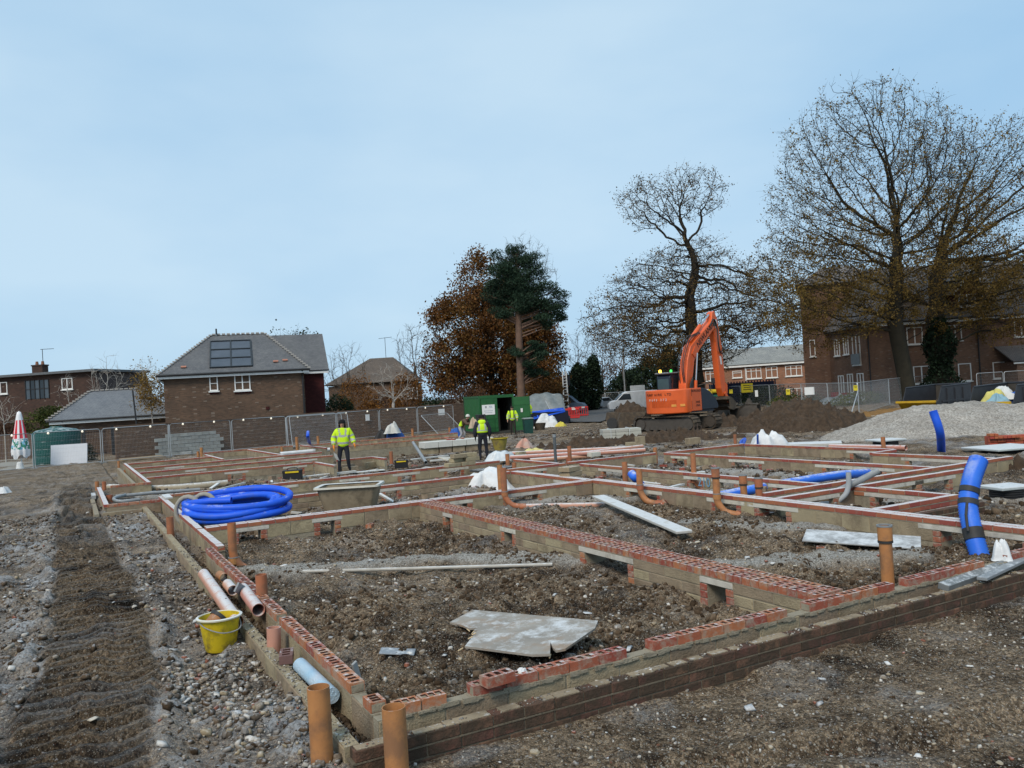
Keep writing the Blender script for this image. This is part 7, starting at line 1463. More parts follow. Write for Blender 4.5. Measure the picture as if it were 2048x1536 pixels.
# right hand fences
fr_ = [G(1425, 812), G(1483, 813), G(1541, 814), G(1605, 818), G(1658, 826), G(1719, 834)]
fence_line(fr_, ['fence panel behind the green generator', 'fence panel with the yellow board behind the digger bucket', 'fence panel behind the left slope of the soil heap', 'fence panel with the blank white board', 'fence panel behind the soil heap', ])
fr2 = [G(1719, 834), G(1780, 812), G(1828, 802), G(1878, 797), G(1925, 793)]; fence_line(fr2, ['fence panel with a yellow notice and brace at the soil heap corner', 'fence panel in front of the tall lime trunk', 'fence panel left of the ivy trunk', 'fence panel behind the yellow skip'])
fr3 = [G(1955, 800), G(2010, 796), G(2075, 792)]; fence_line(fr3, ['fence panel behind the rubbish filled skip', 'fence panel at the right edge'])
fr4 = [G(1186, 818), G(1212, 817), G(1240, 816), G(1262, 816)]; fence_line(fr4, ['distant gate panel left of the white van', 'distant gate panel beside the road', 'distant gate panel next to the white van'])
br = thing('fence_brace', 'slanting galvanised fence brace right of the soil heap', 'brace', G(1700, 838)); q = G(1719, 834)-G(1700, 838); MB().tube([(0, 0, .05), (q.x, q.y, 1.5)], .028, 6).tube([(0, 0, .05), (q.x*1.5, q.y*1.5, .08)], .028, 6).build('tube', M_GALV, br)
M_YSIGN = pm('yellow_sign', (.72, .58, .03), (.62, .5, .03), 4, .6)
def sign(label, px, py, dep, w, h, mat, rz=None, lines=0):
    T = thing('site_sign', label, 'sign', P(px, py, dep), rz if rz is not None else YAW); MB().cbox((0, 0, 0), (w, .02, h), .004).build('board', mat, T)
    for k in range(lines): MB().box((0, -.013, h*(.28-k*.22)), (w*(.7-.15*(k % 2)), .006, h*.07)).build('print_line', M_TXT, T)
    return T
sign('large blank white board on the fence right of the soil heap top', 1619, 782, 60, .72, .56, M_WHITE); sign('small yellow warning notice above the soil heap', 1576, 784, 62, .30, .42, M_YSIGN, lines=2); sign('small yellow notice on the fence brace post', 1711, 776, 47, .24, .30, M_YSIGN, lines=2); sign('big yellow board with dark print behind the arm bucket', 1494, 776, 78, 1.1, .85, M_YSIGN, lines=3); sign('small yellow notice left of the arm bucket board', 1462, 783, 74, .3, .35, M_YSIGN, lines=1); sign('narrow white notice on the fence behind the arm', 1513, 787, 70, .25, .55, M_WHITE); sign('white board on posts by the far road', 1275, 776, 84, 1.5, .55, M_WHITE)
# ================================================================== CONTAINER
fc = G(961, 870); CO = thing('shipping_container', 'green steel site container with one door open', 'container', fc, R(-28.3+16)); M_GRN = pm('container_green', (.022, .115, .035), (.016, .085, .028), 2, .5, .05, 20, dirt=(.05, .07, .04), dirt_amt=.1, dirt_scale=3); M_IN = pm('container_inside', (.05, .05, .045), None, 3, .8)
Wc, Lc, Hc = 2.42, 4.6, 2.55
cs = MB(); n = 12
prof_ = []
for k in range(n): y = Lc*k/n; prof_ += [(y, 0), (y+Lc/n*.3, 0), (y+Lc/n*.5, .10), (y+Lc/n*.8, .10)]
prof_.append((Lc, 0)); vs = [(x, y, .15) for y, x in prof_]+[(x, y, Hc-.12) for y, x in prof_]; m_ = len(prof_); cs.add(vs, [(i+1, i, i+m_, i+1+m_) for i in range(m_-1)]); cs.build('side_wall', M_GRN, CO)
vs = [(Wc-x, y, .15) for y, x in prof_]+[(Wc-x, y, Hc-.12) for y, x in prof_]; MB().add(vs, [(i, i+1, i+1+m_, i+m_) for i in range(m_-1)]).build('side_wall', M_IN, CO)
MB().box((Wc/2, Lc/2, Hc-.06), (Wc, Lc, .12)).build('roof', M_GRN, CO); MB().box((Wc/2, Lc/2, .08), (Wc, Lc, .15)).build('floor', M_IN, CO); MB().box((Wc/2, Lc-.02, Hc/2), (Wc-.02, .04, Hc-.2)).build('end_wall', M_IN, CO)
for x in (.06, Wc-.06): MB().box((x, .05, Hc/2), (.13, .12, Hc-.01)).build('corner_post', M_GRN, CO)
MB().box((Wc/2, .05, Hc-.09), (Wc, .125, .19)).build('header', M_GRN, CO)
dl = MB().box((.70, .0, Hc/2-.03), (1.10, .06, Hc-.34)).build('door', M_GRN, CO)
for z in (.55, 1.15, 1.95): MB().box((.70, -.035, z), (1.0, .03, .28)).build('door_panel', pm('green_panel', (.026, .13, .04), None, 3, .5), dl)
for x in (.5, 1.0): MB().tube([(x, -.06, .2), (x, -.06, Hc-.3)], .02, 6).build('lock_bar', M_GRN, dl)
dr = ob('door', None, CO, (Wc-.06, -.02, 0), (0, 0, R(-28))); MB().box((.56, 0, Hc/2-.03), (1.10, .06, Hc-.34)).build('leaf', M_GRN, dr)
for z in (.55, 1.15, 1.95): MB().box((.56, -.035, z), (1.0, .03, .28)).build('door_panel', MATS['green_panel'], dr)
MB().box((.55, -.06, 1.45), (.14, .02, .26)).build('sticker', M_TXTW, dr)
sg_ = MB().box((.62, -.075, 1.62), (.86, .02, .66)).build('site_sign', M_WHITE, CO); text('sign_lettering', 'IGL', .16, pm('blue_print', (.12, .22, .42)), sg_, (.78, -.088, 1.80), (math.pi/2, 0, 0), .001); MB().box((.45, -.088, 1.80), (.12, .004, .14)).build('emblem', pm('grey_print', (.4, .4, .4)), sg_)
for k in range(2): MB().box((.62, -.088, 1.55-.12*k), (.6-.1*k, .004, .05)).build('print_line', pm('pale_print', (.6, .62, .64)), sg_)
MB().box((1.45, 1.2, .9), (.35, .5, 1.5), .1).build('stored_timber', pm('stored_timber', (.16, .12, .08)), CO)
MB().box((.02, -.6, .7), (.8, .05, 1.35), -.9, rot=Euler((.25, 0, -.9)).to_matrix()).build('leaning_sheet', pm('dark_sheet', (.05, .055, .055)), CO)
vp = CO.matrix_basis @ Vector((Wc+1.12, .25, 1.15)); vst = thing('safety_vest', 'yellow safety vest hanging at the edge of the open container door', 'vest', vp, R(-12)); M_HV = pm('hi_vis_yellow', (.60, .86, .02), (.52, .76, .02), 4, .8); M_RF = pm('reflective_tape', (.42, .44, .42), (.32, .34, .33), 8, .5)
MB().prism([(-.15, 0), (.15, 0), (.17, .45), (.08, .62), (-.10, .62), (-.17, .45)], -.05, .05).build('cloth', M_HV, vst); MB().box((0, 0, .12), (.33, .106, .05)).box((0, 0, .3), (.345, .106, .05)).build('tape', M_RF, vst)
# ================================================================== STORES beside the container
sp = G(1100, 848); 
def loc_(px, py, z=FG): return G(px, py, z)
TP = thing('tarpaulin_frame', 'clear tarpaulin stretched over pipes beside the container', 'tarpaulin', loc_(1095, 850), YAW+.12); M_TARP = pm('grey_clear_tarp', (.22, .24, .24), (.11, .125, .125), 2.5, .35, .5, 6)
vs = []; nx_, ny_ = 16, 10
for j in range(ny_):
    for i in range(nx_):
        u, v_ = i/(nx_-1), j/(ny_-1); vs.append((-1.3+3.0*u, 1.0+1.3*v_+.08*math.sin(u*14+v_*4), 1.0+1.25*v_+.25*math.sin(u*3.1)*v_+.05*math.sin(u*19+3*v_)))
fs = [(j*nx_+i, j*nx_+i+1, (j+1)*nx_+i+1, (j+1)*nx_+i) for j in range(ny_-1) for i in range(nx_-1)]
o = MB().add(vs, fs).build('sheet', M_TARP, TP, smooth=True); o.modifiers.new('thickness', 'SOLIDIFY').thickness = .01
for a, b in (((-1.35, .9, .1), (-1.2, 2.2, 2.2)), ((.6, .6, .6), (.1, 2.3, 2.4)), ((-1.3, 2.3, 2.2), (1.2, 2.3, 2.3))): MB().tube([a, b], .03, 6).build('pole', M_GALV, TP)
BX = thing('duct_crate', 'dark blue crate of long blue ducts below the clear tarpaulin', 'crate', loc_(1100, 850), YAW+.12); MB().box((.1, .9, .5), (2.9, 1.2, 1.0)).build('crate', pm('navy_sheet', (.012, .015, .03)), BX)
for k in range(5): MB().tube([(-1.2, .2+.16*k, .55+.12*k), (1.3, .35+.16*k, .95+.06*k)], .075, 8).build('duct', M_BLUE, BX, smooth=True)
for k in range(4): MB().tube([(-.6+k*.2, .25, .05), (-.9+k*.2, .3, .8)], .06, 8).build('duct', M_BLUE, BX, smooth=True)
drape('bulk_bag', 'heap of white plastic bags beside the blue ducts', loc_(1098, 854), .95, .7, 1.05, M_WSHEET, 31, 0, 'bag', 30, peaks=[(-.4, .2, 1, .45), (.2, 0, .7, .5), (.55, -.1, .5, .4)], fold=.25); drape('yellow_sack', 'yellow sack beside the white plastic bags', loc_(1122, 853), .42, .35, .35, pm('bright_yellow_sack', (.66, .55, .08), None, 4, .6), 32, 0, 'sack', 20)
cr = thing('black_pipe_coil', 'coil of black pipe right of the white plastic bags', 'pipe coil', loc_(1125, 846)); 
for k in range(5): MB().tube([(.62*math.cos(t), .62*math.sin(t)*.9, .08+.11*k+.25*math.sin(t)) for t in np.linspace(0, 6.28, 28)], .06, 8).build('loop', M_BLACK, cr, smooth=True)
gb = thing('wheelie_bin', 'dark green bin at the open container door', 'bin', loc_(1057, 868), -.3); MB().prism([(-.24, 0), (.24, 0), (.29, .95), (-.29, .95)], -.3, .3).build('body', pm('bin_green', (.012, .06, .05)), gb); MB().box((0, 0, .98), (.62, .66, .06)).build('lid', pm('bin_lid', (.3, .34, .33), None, 5, frost=.5), gb)
bc = thing('mixing_drum', 'rusty half drum on the mud beside the bin', 'drum', loc_(1080, 861)); MB().lathe([(0, 0), (.3, 0), (.42, .5), (.40, .5), (.28, .04), (0, .04)], 18).build('body', M_TRK, bc, smooth=40)
def pile_bag(label, px, py, c, s, seed, z=-.6): return drape('rubbish_bag', label, G(px, py, z), .5*s, .4*s, .6*s, pm('bag_%d' % seed, c, None, 4, .6, .2, 10), seed, 0, 'sack', 20)
pile_bag('blue rubble bag against the boundary wall', 787, 877, (.03, .10, .34), 1.5, 41); pile_bag('white sacking on top of the blue rubble bag', 785, 866, (.58, .57, .53), 1.1, 42, -.2); pile_bag('black refuse sack left of the blue rubble bag', 765, 879, (.02, .02, .022), 1.0, 43); pile_bag('blue sheet beside the crouching worker', 912, 872, (.03, .11, .42), .9, 44)
# ================================================================== VEHICLES by the far road
rd = [G(1120, 846), G(1200, 846), G(1262, 826), G(1262, 814), G(1190, 812), G(1165, 822)]; mb = MB(); mb.add([(p.x, p.y, FG+.10) for p in rd], [tuple(range(len(rd)))]); RD = struct(mb.build('road', pm('asphalt', (.10, .10, .10), (.075, .075, .076), 1.2, .9, .3, 40)))
bm = bmesh.new(); bm.from_mesh(RD.data); bmesh.ops.recalc_face_normals(bm, faces=bm.faces[:]); bm.to_mesh(RD.data); bm.free()
def wheels(T, xs, y, r):
    for x in xs:
        for s in (-1, 1): w = MB().tube([(x, s*y-.1, r), (x, s*y+.1, r)], r, 16).build('wheel', M_RUBBER, T, smooth=35); MB().tube([(x, s*y-.11, r), (x, s*y+.11, r)], r*.55, 12).build('rim', M_GREYP, w, smooth=35)
def vehicle(name, label, loc, rz, paint, prof, wid, glassq, wx, r=.33, lamps=True, cat='van'):
    T = thing(name, label, cat, loc, rz); bev(MB().prism(prof, -wid/2, wid/2).build('body', paint, T, smooth=30), .06)
    for q in glassq:
        for s in (-1, 1): MB().prism(q, s*wid/2-.012, s*wid/2+.012).build('window', M_GLASSD, T)
    f0, f1 = prof[-3], prof[-2]
    wheels(T, wx, wid/2-.1, r); return T
vanp = [(-2.6, .3), (2.55, .3), (2.6, .85), (2.3, 1.15), (1.75, 1.25), (1.0, 1.95), (.6, 2.1), (-2.5, 2.1), (-2.6, 1.9)]
v1 = vehicle('white_van', 'white van parked left of the excavator by the road', G(1266, 822), R(150), pm('white_paint', (.68, .70, .72), None, 2, .35), vanp, 1.9, [[(.2, 1.25), (1.6, 1.25), (1.0, 1.85), (.3, 1.85)]], (-1.7, 1.6)); MB().box((2.42, 0, .78), (.3, 1.5, .25)).build('grille', M_BLACK, v1); MB().add([(1.78, -.8, 1.27), (1.78, .8, 1.27), (1.05, .75, 1.93), (1.05, -.75, 1.93)], [(0, 1, 2, 3), (3, 2, 1, 0)]).build('windscreen', M_GLASSD, v1).location.x = .05
carp = [(-2.1, .3), (2.1, .3), (2.15, .75), (1.2, .95), (.5, 1.42), (-1.1, 1.45), (-1.9, 1.0), (-2.15, .9)]; carg = [[(-1.5, .98), (1.0, .98), (.45, 1.34), (-1.05, 1.36)]]
vehicle('silver_car', 'silver car parked beyond the gate panels', G(1199, 818), R(200), pm('silver_paint', (.40, .44, .48), None, 2, .3, metal=.3), carp, 1.75, carg, (-1.35, 1.35), .31, cat='car'); vehicle('parked_van', 'blue grey van behind the clear tarpaulin', G(1126, 829), R(-40), pm('blue_paint', (.10, .145, .21), None, 2, .3), vanp, 1.85, [[(.2, 1.25), (1.6, 1.25), (1.0, 1.85), (.3, 1.85)]], (-1.7, 1.6), cat='van')
tr = thing('tipper_truck', 'white tipper truck with dark cage body behind the red barriers', 'truck', G(1160, 822), R(-20)); wp = pm('white_paint', (.68, .70, .72)); bev(MB().prism([(1.2, .45), (2.7, .45), (2.75, 1.1), (2.45, 1.35), (2.1, 2.0), (1.2, 2.05)], -.9, .9).build('cab', wp, tr), .05); MB().box((-.8, 0, .72), (3.6, .8, .25)).build('chassis', M_BLACK, tr); MB().box((-.8, 0, 1.1), (3.7, 1.9, .45)).build('tipper_body', wp, tr); MB().box((-1.0, 0, 1.75), (2.6, 1.8, .85)).build('cage', pm('dark_mesh', (.04, .045, .05)), tr); MB().prism([(1.35, 1.3), (2.35, 1.3), (2.05, 1.9), (1.35, 1.9)], -.912, .912).build('window', M_GLASSD, tr); wheels(tr, (-1.9, 2.0), .8, .36); MB().box((.4, -.5, 2.0), (.5, .1, 1.3), rot=Euler((0, .5, 0)).to_matrix()).build('pale_board', M_WHITE, tr)
lt = thing('lighting_tower', 'tall white ladder tower beside the tipper truck', 'tower', at_depth(1130, 86)); 
for x in (-.28, .28): MB().tube([(x, 0, 0), (x*.8, 0, 4.6)], .06, 6).build('rail', M_WHITE, lt)
for k in range(15): MB().tube([(-.27, 0, .3+k*.3), (.27, 0, .3+k*.3)], .035, 5).build('rung', M_WHITE, lt)
MB().tube([(.34, .3, 0), (.30, .3, 5.0)], .05, 6).build('mast', M_GALV, lt); MB().box((.55, .3, 3.6), (.5, .1, 1.0)).build('panel', pm('dark_panel', (.03, .035, .04)), lt)
def barrier(label, loc, rz):
    T = thing('safety_barrier', label, 'barrier', loc, rz); rd_ = pm('barrier_red', (.58, .035, .03), (.46, .03, .03), 3, .5)
    MB().cbox((0, 0, .92), (2.0, .06, .16), .03).build('top_rail', rd_, T); MB().cbox((0, 0, .2), (2.0, .06, .14), .03).build('bottom_rail', rd_, T)
    for k in range(10): MB().box((-.95+k*.211, 0, .55), (.06, .045, .62)).build('bar', rd_, T)
    for x in (-.5, .5): MB().box((x, -.035, .92), (.3, .01, .12)).build('reflector', M_TXTW, T); MB().box((x*1.5, 0, .05), (.1, .5, .1)).build('foot', M_BLACK, T)
barrier('left red plastic safety barrier behind the black pipe coil', G(1137, 840), YAW-.1); barrier('right red plastic safety barrier beside the road', G(1157, 835), YAW+.25)
gn = thing('generator', 'green and yellow generator right of the excavator', 'generator', G(1416, 822), YAW); MB().cbox((.3, 0, .75), (1.9, 1.1, 1.3), .05).build('green_base', pm('generator_green', (.015, .11, .07)), gn); MB().cbox((-.2, 0, 1.65), (1.2, .9, .55), .06).build('yellow_hood', pm('generator_yellow', (.68, .48, .03)), gn); MB().tube([(.3, -.2, 1.72), (1.2, -.2, 1.72)], .18, 12).build('yellow_tank', MATS['generator_yellow'], gn, smooth=35); MB().box((-.15, -.47, 1.7), (.35, .02, .5)).build('label_plate', M_WHITE, gn)
ca = thing('blue_cabin', 'dark blue slatted container behind the yellow board', 'container', at_depth(1482, 84), YAW); MB().box((0, 0, 1.3), (6.0, 2.4, 2.0)).build('body', pm('cabin_navy', (.012, .018, .05)), ca)
for k in range(22): MB().box((-3.1+k*.295, -1.23, 1.3), (.12, .05, 2.3)).build('slat', MATS['cabin_navy'], ca)
lf = heap('leaf_litter', 'orange brown leaf litter under the lime trees', G(1800, 826), 9, 3.2, .12, pm('leaf_litter', (.26, .14, .045), (.13, .075, .028), 3, .95, .6, 20), 14, 80, .05, 'leaves', rz=-.5); lf['kind'] = 'stuff'
dr_ = drape('ground_sheet', 'white sheeted pile with red crates beside the red brick building', G(1690, 806), 2.6, .9, .7, pm('dull_sheet', (.45, .46, .46), None, 2, .6), 51, -.4, 'sheet', 26); MB().box((-.9, 0, .8), (.5, .4, .4)).build('red_crate', pm('red_crate', (.4, .03, .03)), dr_); MB().box((.1, 0, .75), (.6, .4, .3)).build('red_crate', MATS['red_crate'], dr_)
kb = tag(MB().box((0, 0, 0), (8.5, .12, .12)).build('timber_kerb', M_LINT, None, loc=G(1768, 832), rot=(0, 0, .05-.5)), 'long pale timber kerb in front of the yellow skip', 'kerb')
po = thing('lamp_post', 'thin grey lamp post by the far road', 'lamp post', at_depth(1249, 96)); MB().tube([(0, 0, 0), (0, 0, 6.6)], [.09, .05], 8).build('post', M_GREYP, po); MB().box((.25, 0, 6.6), (.7, .15, .1)).build('lamp_head', M_GREYP, po)
bp_ = thing('black_post', 'slim black post in front of the garage roof', 'post', at_depth(272, 55.2)); MB().tube([(*off(-.25), 4.35), (0, 0, 0)], .05, 8).build('post', M_BLACK, bp_)
# ================================================================== FAR LEFT CORNER
tk = thing('water_tank', 'dark green round plastic tank behind the white board', 'tank', G(116, 930), 0); r_k = 1.28; prof = [(0, 0), (r_k, 0)]
for k in range(4): z = .15+k*.42; prof += [(r_k, z), (r_k*.975, z+.03), (r_k, z+.06), (r_k, z+.4)]
prof += [(r_k*.97, 1.95), (r_k*.82, 2.08), (.35, 2.2), (.3, 2.28), (0, 2.28)]
MB().lathe(prof, 36).build('body', pm('tank_green', (.012, .085, .075), (.01, .065, .06), 2, .4, frost=.35, frost_scale=3), tk, smooth=30)
wb = tag(MB().cbox((0, 0, .62), (1.98, .04, 1.22), .005).build('white_board', pm('grey_white_board', (.62, .64, .68), (.56, .58, .62), 1.5, .6), None, loc=G(138, 932), rot=(-.14, 0, YAW+.10)), 'large pale board leaning against the green tank', 'board')
ps = thing('parasol', 'closed red and white parasol with green and blue print', 'parasol', G(44, 941), .2); m, N, L, B = base('parasol_cloth'); t = N.new('ShaderNodeTexCoord'); sx = N.new('ShaderNodeSeparateXYZ'); L.new(t.outputs['Object'], sx.inputs[0])
at2 = N.new('ShaderNodeMath'); at2.operation = 'ARCTAN2'; L.new(sx.outputs['Y'], at2.inputs[0]); L.new(sx.outputs['X'], at2.inputs[1])
wv = _math(N, L, 'GREATER_THAN', _math(N, L, 'SINE', _math(N, L, 'MULTIPLY', at2.outputs[0], 7)), -.1); zm = _math(N, L, 'MULTIPLY', _math(N, L, 'GREATER_THAN', sx.outputs['Z'], 1.75), _math(N, L, 'LESS_THAN', sx.outputs['Z'], 2.75))
col = _mixc(N, L, _math(N, L, 'MULTIPLY', wv, zm), (.74, .74, .76), (.62, .03, .05)); zl = _math(N, L, 'MULTIPLY', _math(N, L, 'GREATER_THAN', sx.outputs['Z'], 1.15), _math(N, L, 'LESS_THAN', sx.outputs['Z'], 1.72)); vn = _noise(N, L, t.outputs['Object'], 5, 2, .5)
col = _mixc(N, L, _math(N, L, 'MULTIPLY', zl, _math(N, L, 'GREATER_THAN', vn, .5)), col, _ramp(N, L, _noise(N, L, t.outputs['Object'], 3.1, 1), [(.45, (.02, .22, .14)), (.55, (.18, .45, .62))], 'CONSTANT')); L.new(col, B.inputs['Base Color']); B.inputs['Roughness'].default_value = .8
vs = []; nz_ = 16; na = 36
for j in range(nz_):
    z = .75+2.45*j/(nz_-1); rad = np.interp(z, [.75, 1.1, 2.2, 3.0, 3.2], [.40, .42, .27, .14, .09])
    for k in range(na): w = 2*math.pi*k/na; f_ = 1+.16*math.sin(w*9)*(1-j/nz_); vs.append((rad*f_*math.cos(w), rad*f_*math.sin(w), z+(.12*math.sin(w*4.5) if j == 0 else 0)))
fs = [(j*na+k, j*na+(k+1) % na, (j+1)*na+(k+1) % na, (j+1)*na+k) for j in range(nz_-1) for k in range(na)]+[tuple(range((nz_-1)*na, nz_*na))]
MB().add(vs, fs).build('canopy', m, ps, smooth=True); MB().tube([(0, 0, 0), (0, 0, 3.25)], .035, 8).build('pole', M_WHITE, ps); MB().lathe([(0, 0), (.22, 0), (.14, .45), (.05, .5), (0, .5)], 12, M=Matrix.Translation((-.12, -.2, 0))).build('base_cone', M_WHITE, ps)
def railing(label, a, b, h=1.75):
    w, an = frame_of(a, b); T = thing('railing', label, 'railing', a, an); bmx = MB().tube([(0, 0, 0), (0, 0, h)], .011, 5).mesh('bar', M_BLACK)
    for z in (.15, h-.08): MB().box((w/2, 0, z), (w, .04, .05)).build('rail', M_BLACK, T)
    for k in range(int(w/.13)): ob('bar', bmx, T, (k*.13, 0, 0))
railing('black bar railing behind the parasol', G(-40, 925), G(78, 915)); railing('black bar gate behind the fence right of the tank', G(166, 914), G(222, 908))
for px_, py_, lb in ((228, 911, 'black gate post at the left end of the brown wall'), (170, 916, 'black gate post right of the green tank')): tag(MB().box((0, 0, 1), (.22, .22, 2.05)).build('gate_post', M_BLACK, None, loc=G(px_, py_)), lb, 'post')
pv_ = [G(-60, 950), G(70, 938), G(110, 920), G(-60, 915)]; mb = MB(); mb.add([(p.x, p.y, FG+.10) for p in pv_], [(0, 1, 2, 3)]); struct(mb.build('pavement', pm('pale_paving', (.30, .28, .24), (.23, .21, .18), 2, .9, .2, 30)))
fp = thing('close_board_fence', 'brown close boarded fence behind the railings', 'fence', P(-60, 800, 58)*1, YAW+.05); fp.location.z = FG; mfb = pm('fence_board', (.13, .085, .06), (.09, .06, .045), 4, .9, rnd=.3); fbm_ = MB().box((0, 0, .9), (.14, .03, 1.8)).mesh('board', mfb)
for k in range(52): ob('board', fbm_, fp, (k*.145, random.uniform(-.01, .01), 0))

# ================================================================== PEOPLE
M_SKIN = pm('skin', (.46, .27, .19), (.40, .22, .15), 9, .6); M_DARKT = pm('dark_trousers', (.012, .013, .020), (.02, .022, .03), 9, .9, .3, 30); M_BOOT = pm('work_boot', (.045, .032, .024), None, 9, .8); M_BEANIE = pm('black_beanie', (.012, .012, .014), None, 9, .95); M_GLOVE = pm('orange_glove', (.75, .24, .02), None, 9, .8)
M_JACK = pm('dark_jacket', (.016, .018, .028), (.026, .028, .038), 9, .8, .4, 20); M_GREYT = pm('grey_trousers', (.40, .40, .42), (.3, .3, .32), 7, .9); M_BROWN = pm('brown_jacket', (.13, .085, .06), None, 7, .9); M_HAT = pm('white_helmet', (.72, .69, .62), None, 5, .4)
def skin_mesh(name, V, E, Rr, root=0, sub=2):
    me = bpy.data.meshes.new(name); me.from_pydata(V, E, []); o = bpy.data.objects.new(name, me); COL.objects.link(o)
    o.modifiers.new('skin', 'SKIN'); sv = me.skin_vertices[0].data
    for i, r in enumerate(Rr):
        sv[i].radius = (r, r) if not isinstance(r, tuple) else r; sv[i].use_root = (i == root)
    s = o.modifiers.new('sub', 'SUBSURF'); s.levels = s.render_levels = sub
    bpy.context.view_layer.update(); nm = bpy.data.meshes.new_from_object(o.evaluated_get(bpy.context.evaluated_depsgraph_get())); bpy.data.objects.remove(o); bpy.data.meshes.remove(me); nm.polygons.foreach_set('use_smooth', [True]*len(nm.polygons)); return nm
def paint(me, mats, fn):
    me.materials.clear()
    for m in mats: me.materials.append(m)
    me.polygons.foreach_set('material_index', [fn(p.center) for p in me.polygons]); me.update()
def chain_hand(V, E, Rr, wi, hand, d, side):
    """palm and five fingers from wrist index wi"""
    h = len(V); V.append(tuple(hand)); E.append((wi, h)); Rr.append((.038, .022)); d = Vector(d).normalized(); s = Vector((1, 0, 0))*side
    for k, (o, l) in enumerate(((-.027, .06), (-.009, .07), (.009, .066), (.027, .052))):
        a = len(V); V.append(tuple(Vector(hand)+d*.045+Vector((0, o, 0)))); V.append(tuple(Vector(hand)+d*(.045+l)+Vector((0, o, 0))-s*.02)); E += [(h, a), (a, a+1)]; Rr += [.0095, .0075]
    a = len(V); V.append(tuple(Vector(hand)+d*.02+Vector((0, -.05, 0)))); V.append(tuple(Vector(hand)+d*.06+Vector((0, -.06, 0))-s*.02)); E += [(h, a), (a, a+1)]; Rr += [.011, .009]
def person(label, loc, rz, J, body_mats, body_fn, jacket=None, scale=1.0):
    """J: joint positions (pelvis, chest, neck, head, shoulders, elbows, wrists, knees, ankles); faces local -Y"""
    T = thing('person', label, 'person', loc, rz); T.scale = (scale,)*3; V = []; E = []; Rr = []
    def add(p, r, par=None):
        V.append(tuple(p)); Rr.append(r)
        if par is not None: E.append((par, len(V)-1))
        return len(V)-1
    pel = add(J['pelvis'], (.155, .115)); wa = add(J['waist'], (.145, .105), pel); chs = add(J['chest'], (.17, .115), wa); nk0 = add(Vector(J['neck'])-Vector((0, 0, .06)), (.085, .07), chs); nk = add(J['neck'], .056, nk0)
    hd = Vector(J['head']); ax = (hd-Vector(J['neck'])).normalized(); jaw = add(hd-ax*.07+Vector((0, -.015, 0)), (.072, .08), nk); mid = add(hd+ax*.02, (.083, .096), jaw); add(hd+ax*.10, (.055, .065), mid)
    for s in ('l', 'r'):
        sg = 1 if s == 'l' else -1
        sh = add(J['sh_'+s], .062, chs); el = add(J['el_'+s], .047, sh); wr_ = add(J['wr_'+s], .034, el); d = Vector(J['wr_'+s])-Vector(J['el_'+s]); d.normalize(); chain_hand(V, E, Rr, wr_, Vector(J['wr_'+s])+d*.06, d, sg)
        hp = add(J['hip_'+s], .098, pel); kn = add(J['kn_'+s], .068, hp); an = add(J['an_'+s], .048, kn); hl = add(Vector(J['an_'+s])+Vector((0, .0, -.05)), .045, an); add(Vector(J['an_'+s])+Vector((0, -.15, -.055)), (.045, .03), hl)
    me = skin_mesh('body', V, E, Rr); paint(me, body_mats, body_fn); B_ = ob('body', me, T)
    fy = -.095 if jacket != 'back' else -.095; up = ax
    for sx in (-.032, .032): MB().lathe([(0, -.012), (.011, 0), (0, .012)], 8, M=Matrix.Translation(hd+up*.02+Vector((sx, -.088, 0)))).build('eye', M_BLACK, B_)
    MB().prism([(-.012, -.03), (.012, -.03), (.004, .02), (-.004, .02)], hd.y-.118, hd.y-.08, M=Matrix.Translation((hd.x, 0, hd.z))).build('nose', M_SKIN, B_); MB().box(hd-up*.052+Vector((0, -.088, 0)), (.045, .012, .010)).build('mouth', pm('lip', (.28, .11, .09)), B_)
    for sx in (-1, 1): MB().lathe([(0, -.03), (.02, 0), (0, .03)], 8, M=Matrix.Translation(hd+Vector((sx*.088, .01, 0)))).build('ear', M_SKIN, B_)
    return T
def garment(T, name, V, E, Rr, mats, fn): me = skin_mesh(name, V, E, Rr); paint(me, mats, fn); return ob(name, me, T)
def upper(J, pad, arms=True, hem=.80, sleeve=1.0):
    V = []; E = []; Rr = []
    def add(p, r, par=None):
        V.append(tuple(p)); Rr.append(r)
        if par is not None: E.append((par, len(V)-1))
        return len(V)-1
    pv = Vector(J['pelvis']); w = add(pv+Vector((0, 0, hem-.95)), (.18+pad, .13+pad)); w2 = add(J['waist'], (.175+pad, .125+pad), w); c = add(J['chest'], (.19+pad, .135+pad), w2); n = add(Vector(J['neck'])-Vector((0, 0, .05)), (.11+pad, .09+pad), c); add(Vector(J['neck'])+Vector((0, .01, .02)), (.08+pad, .08+pad), n)
    if arms:
        for s in ('l', 'r'):
            a = add(J['sh_'+s], .085+pad, c); e = add(J['el_'+s], .075+pad, a); add(Vector(J['el_'+s]).lerp(Vector(J['wr_'+s]), sleeve), .058+pad*.6, e)
    return V, E, Rr
def beanie(T, hd, mat, r=.105, hood=False):
    hd = Vector(hd); prof = [(r*1.02, .0), (r*1.03, .04), (r*.9, .085), (r*.55, .12), (0, .132)] if not hood else [(r*.9, -.12), (r*1.12, -.05), (r*1.15, .03), (r*.95, .10), (r*.5, .14), (0, .15)]
    MB().lathe(prof, 18, M=Matrix.Translation(hd+Vector((0, .012, .02))), a0=R(-50) if hood else 0, a1=R(230) if hood else 2*math.pi).build('hood' if hood else 'beanie', mat, T, smooth=True)
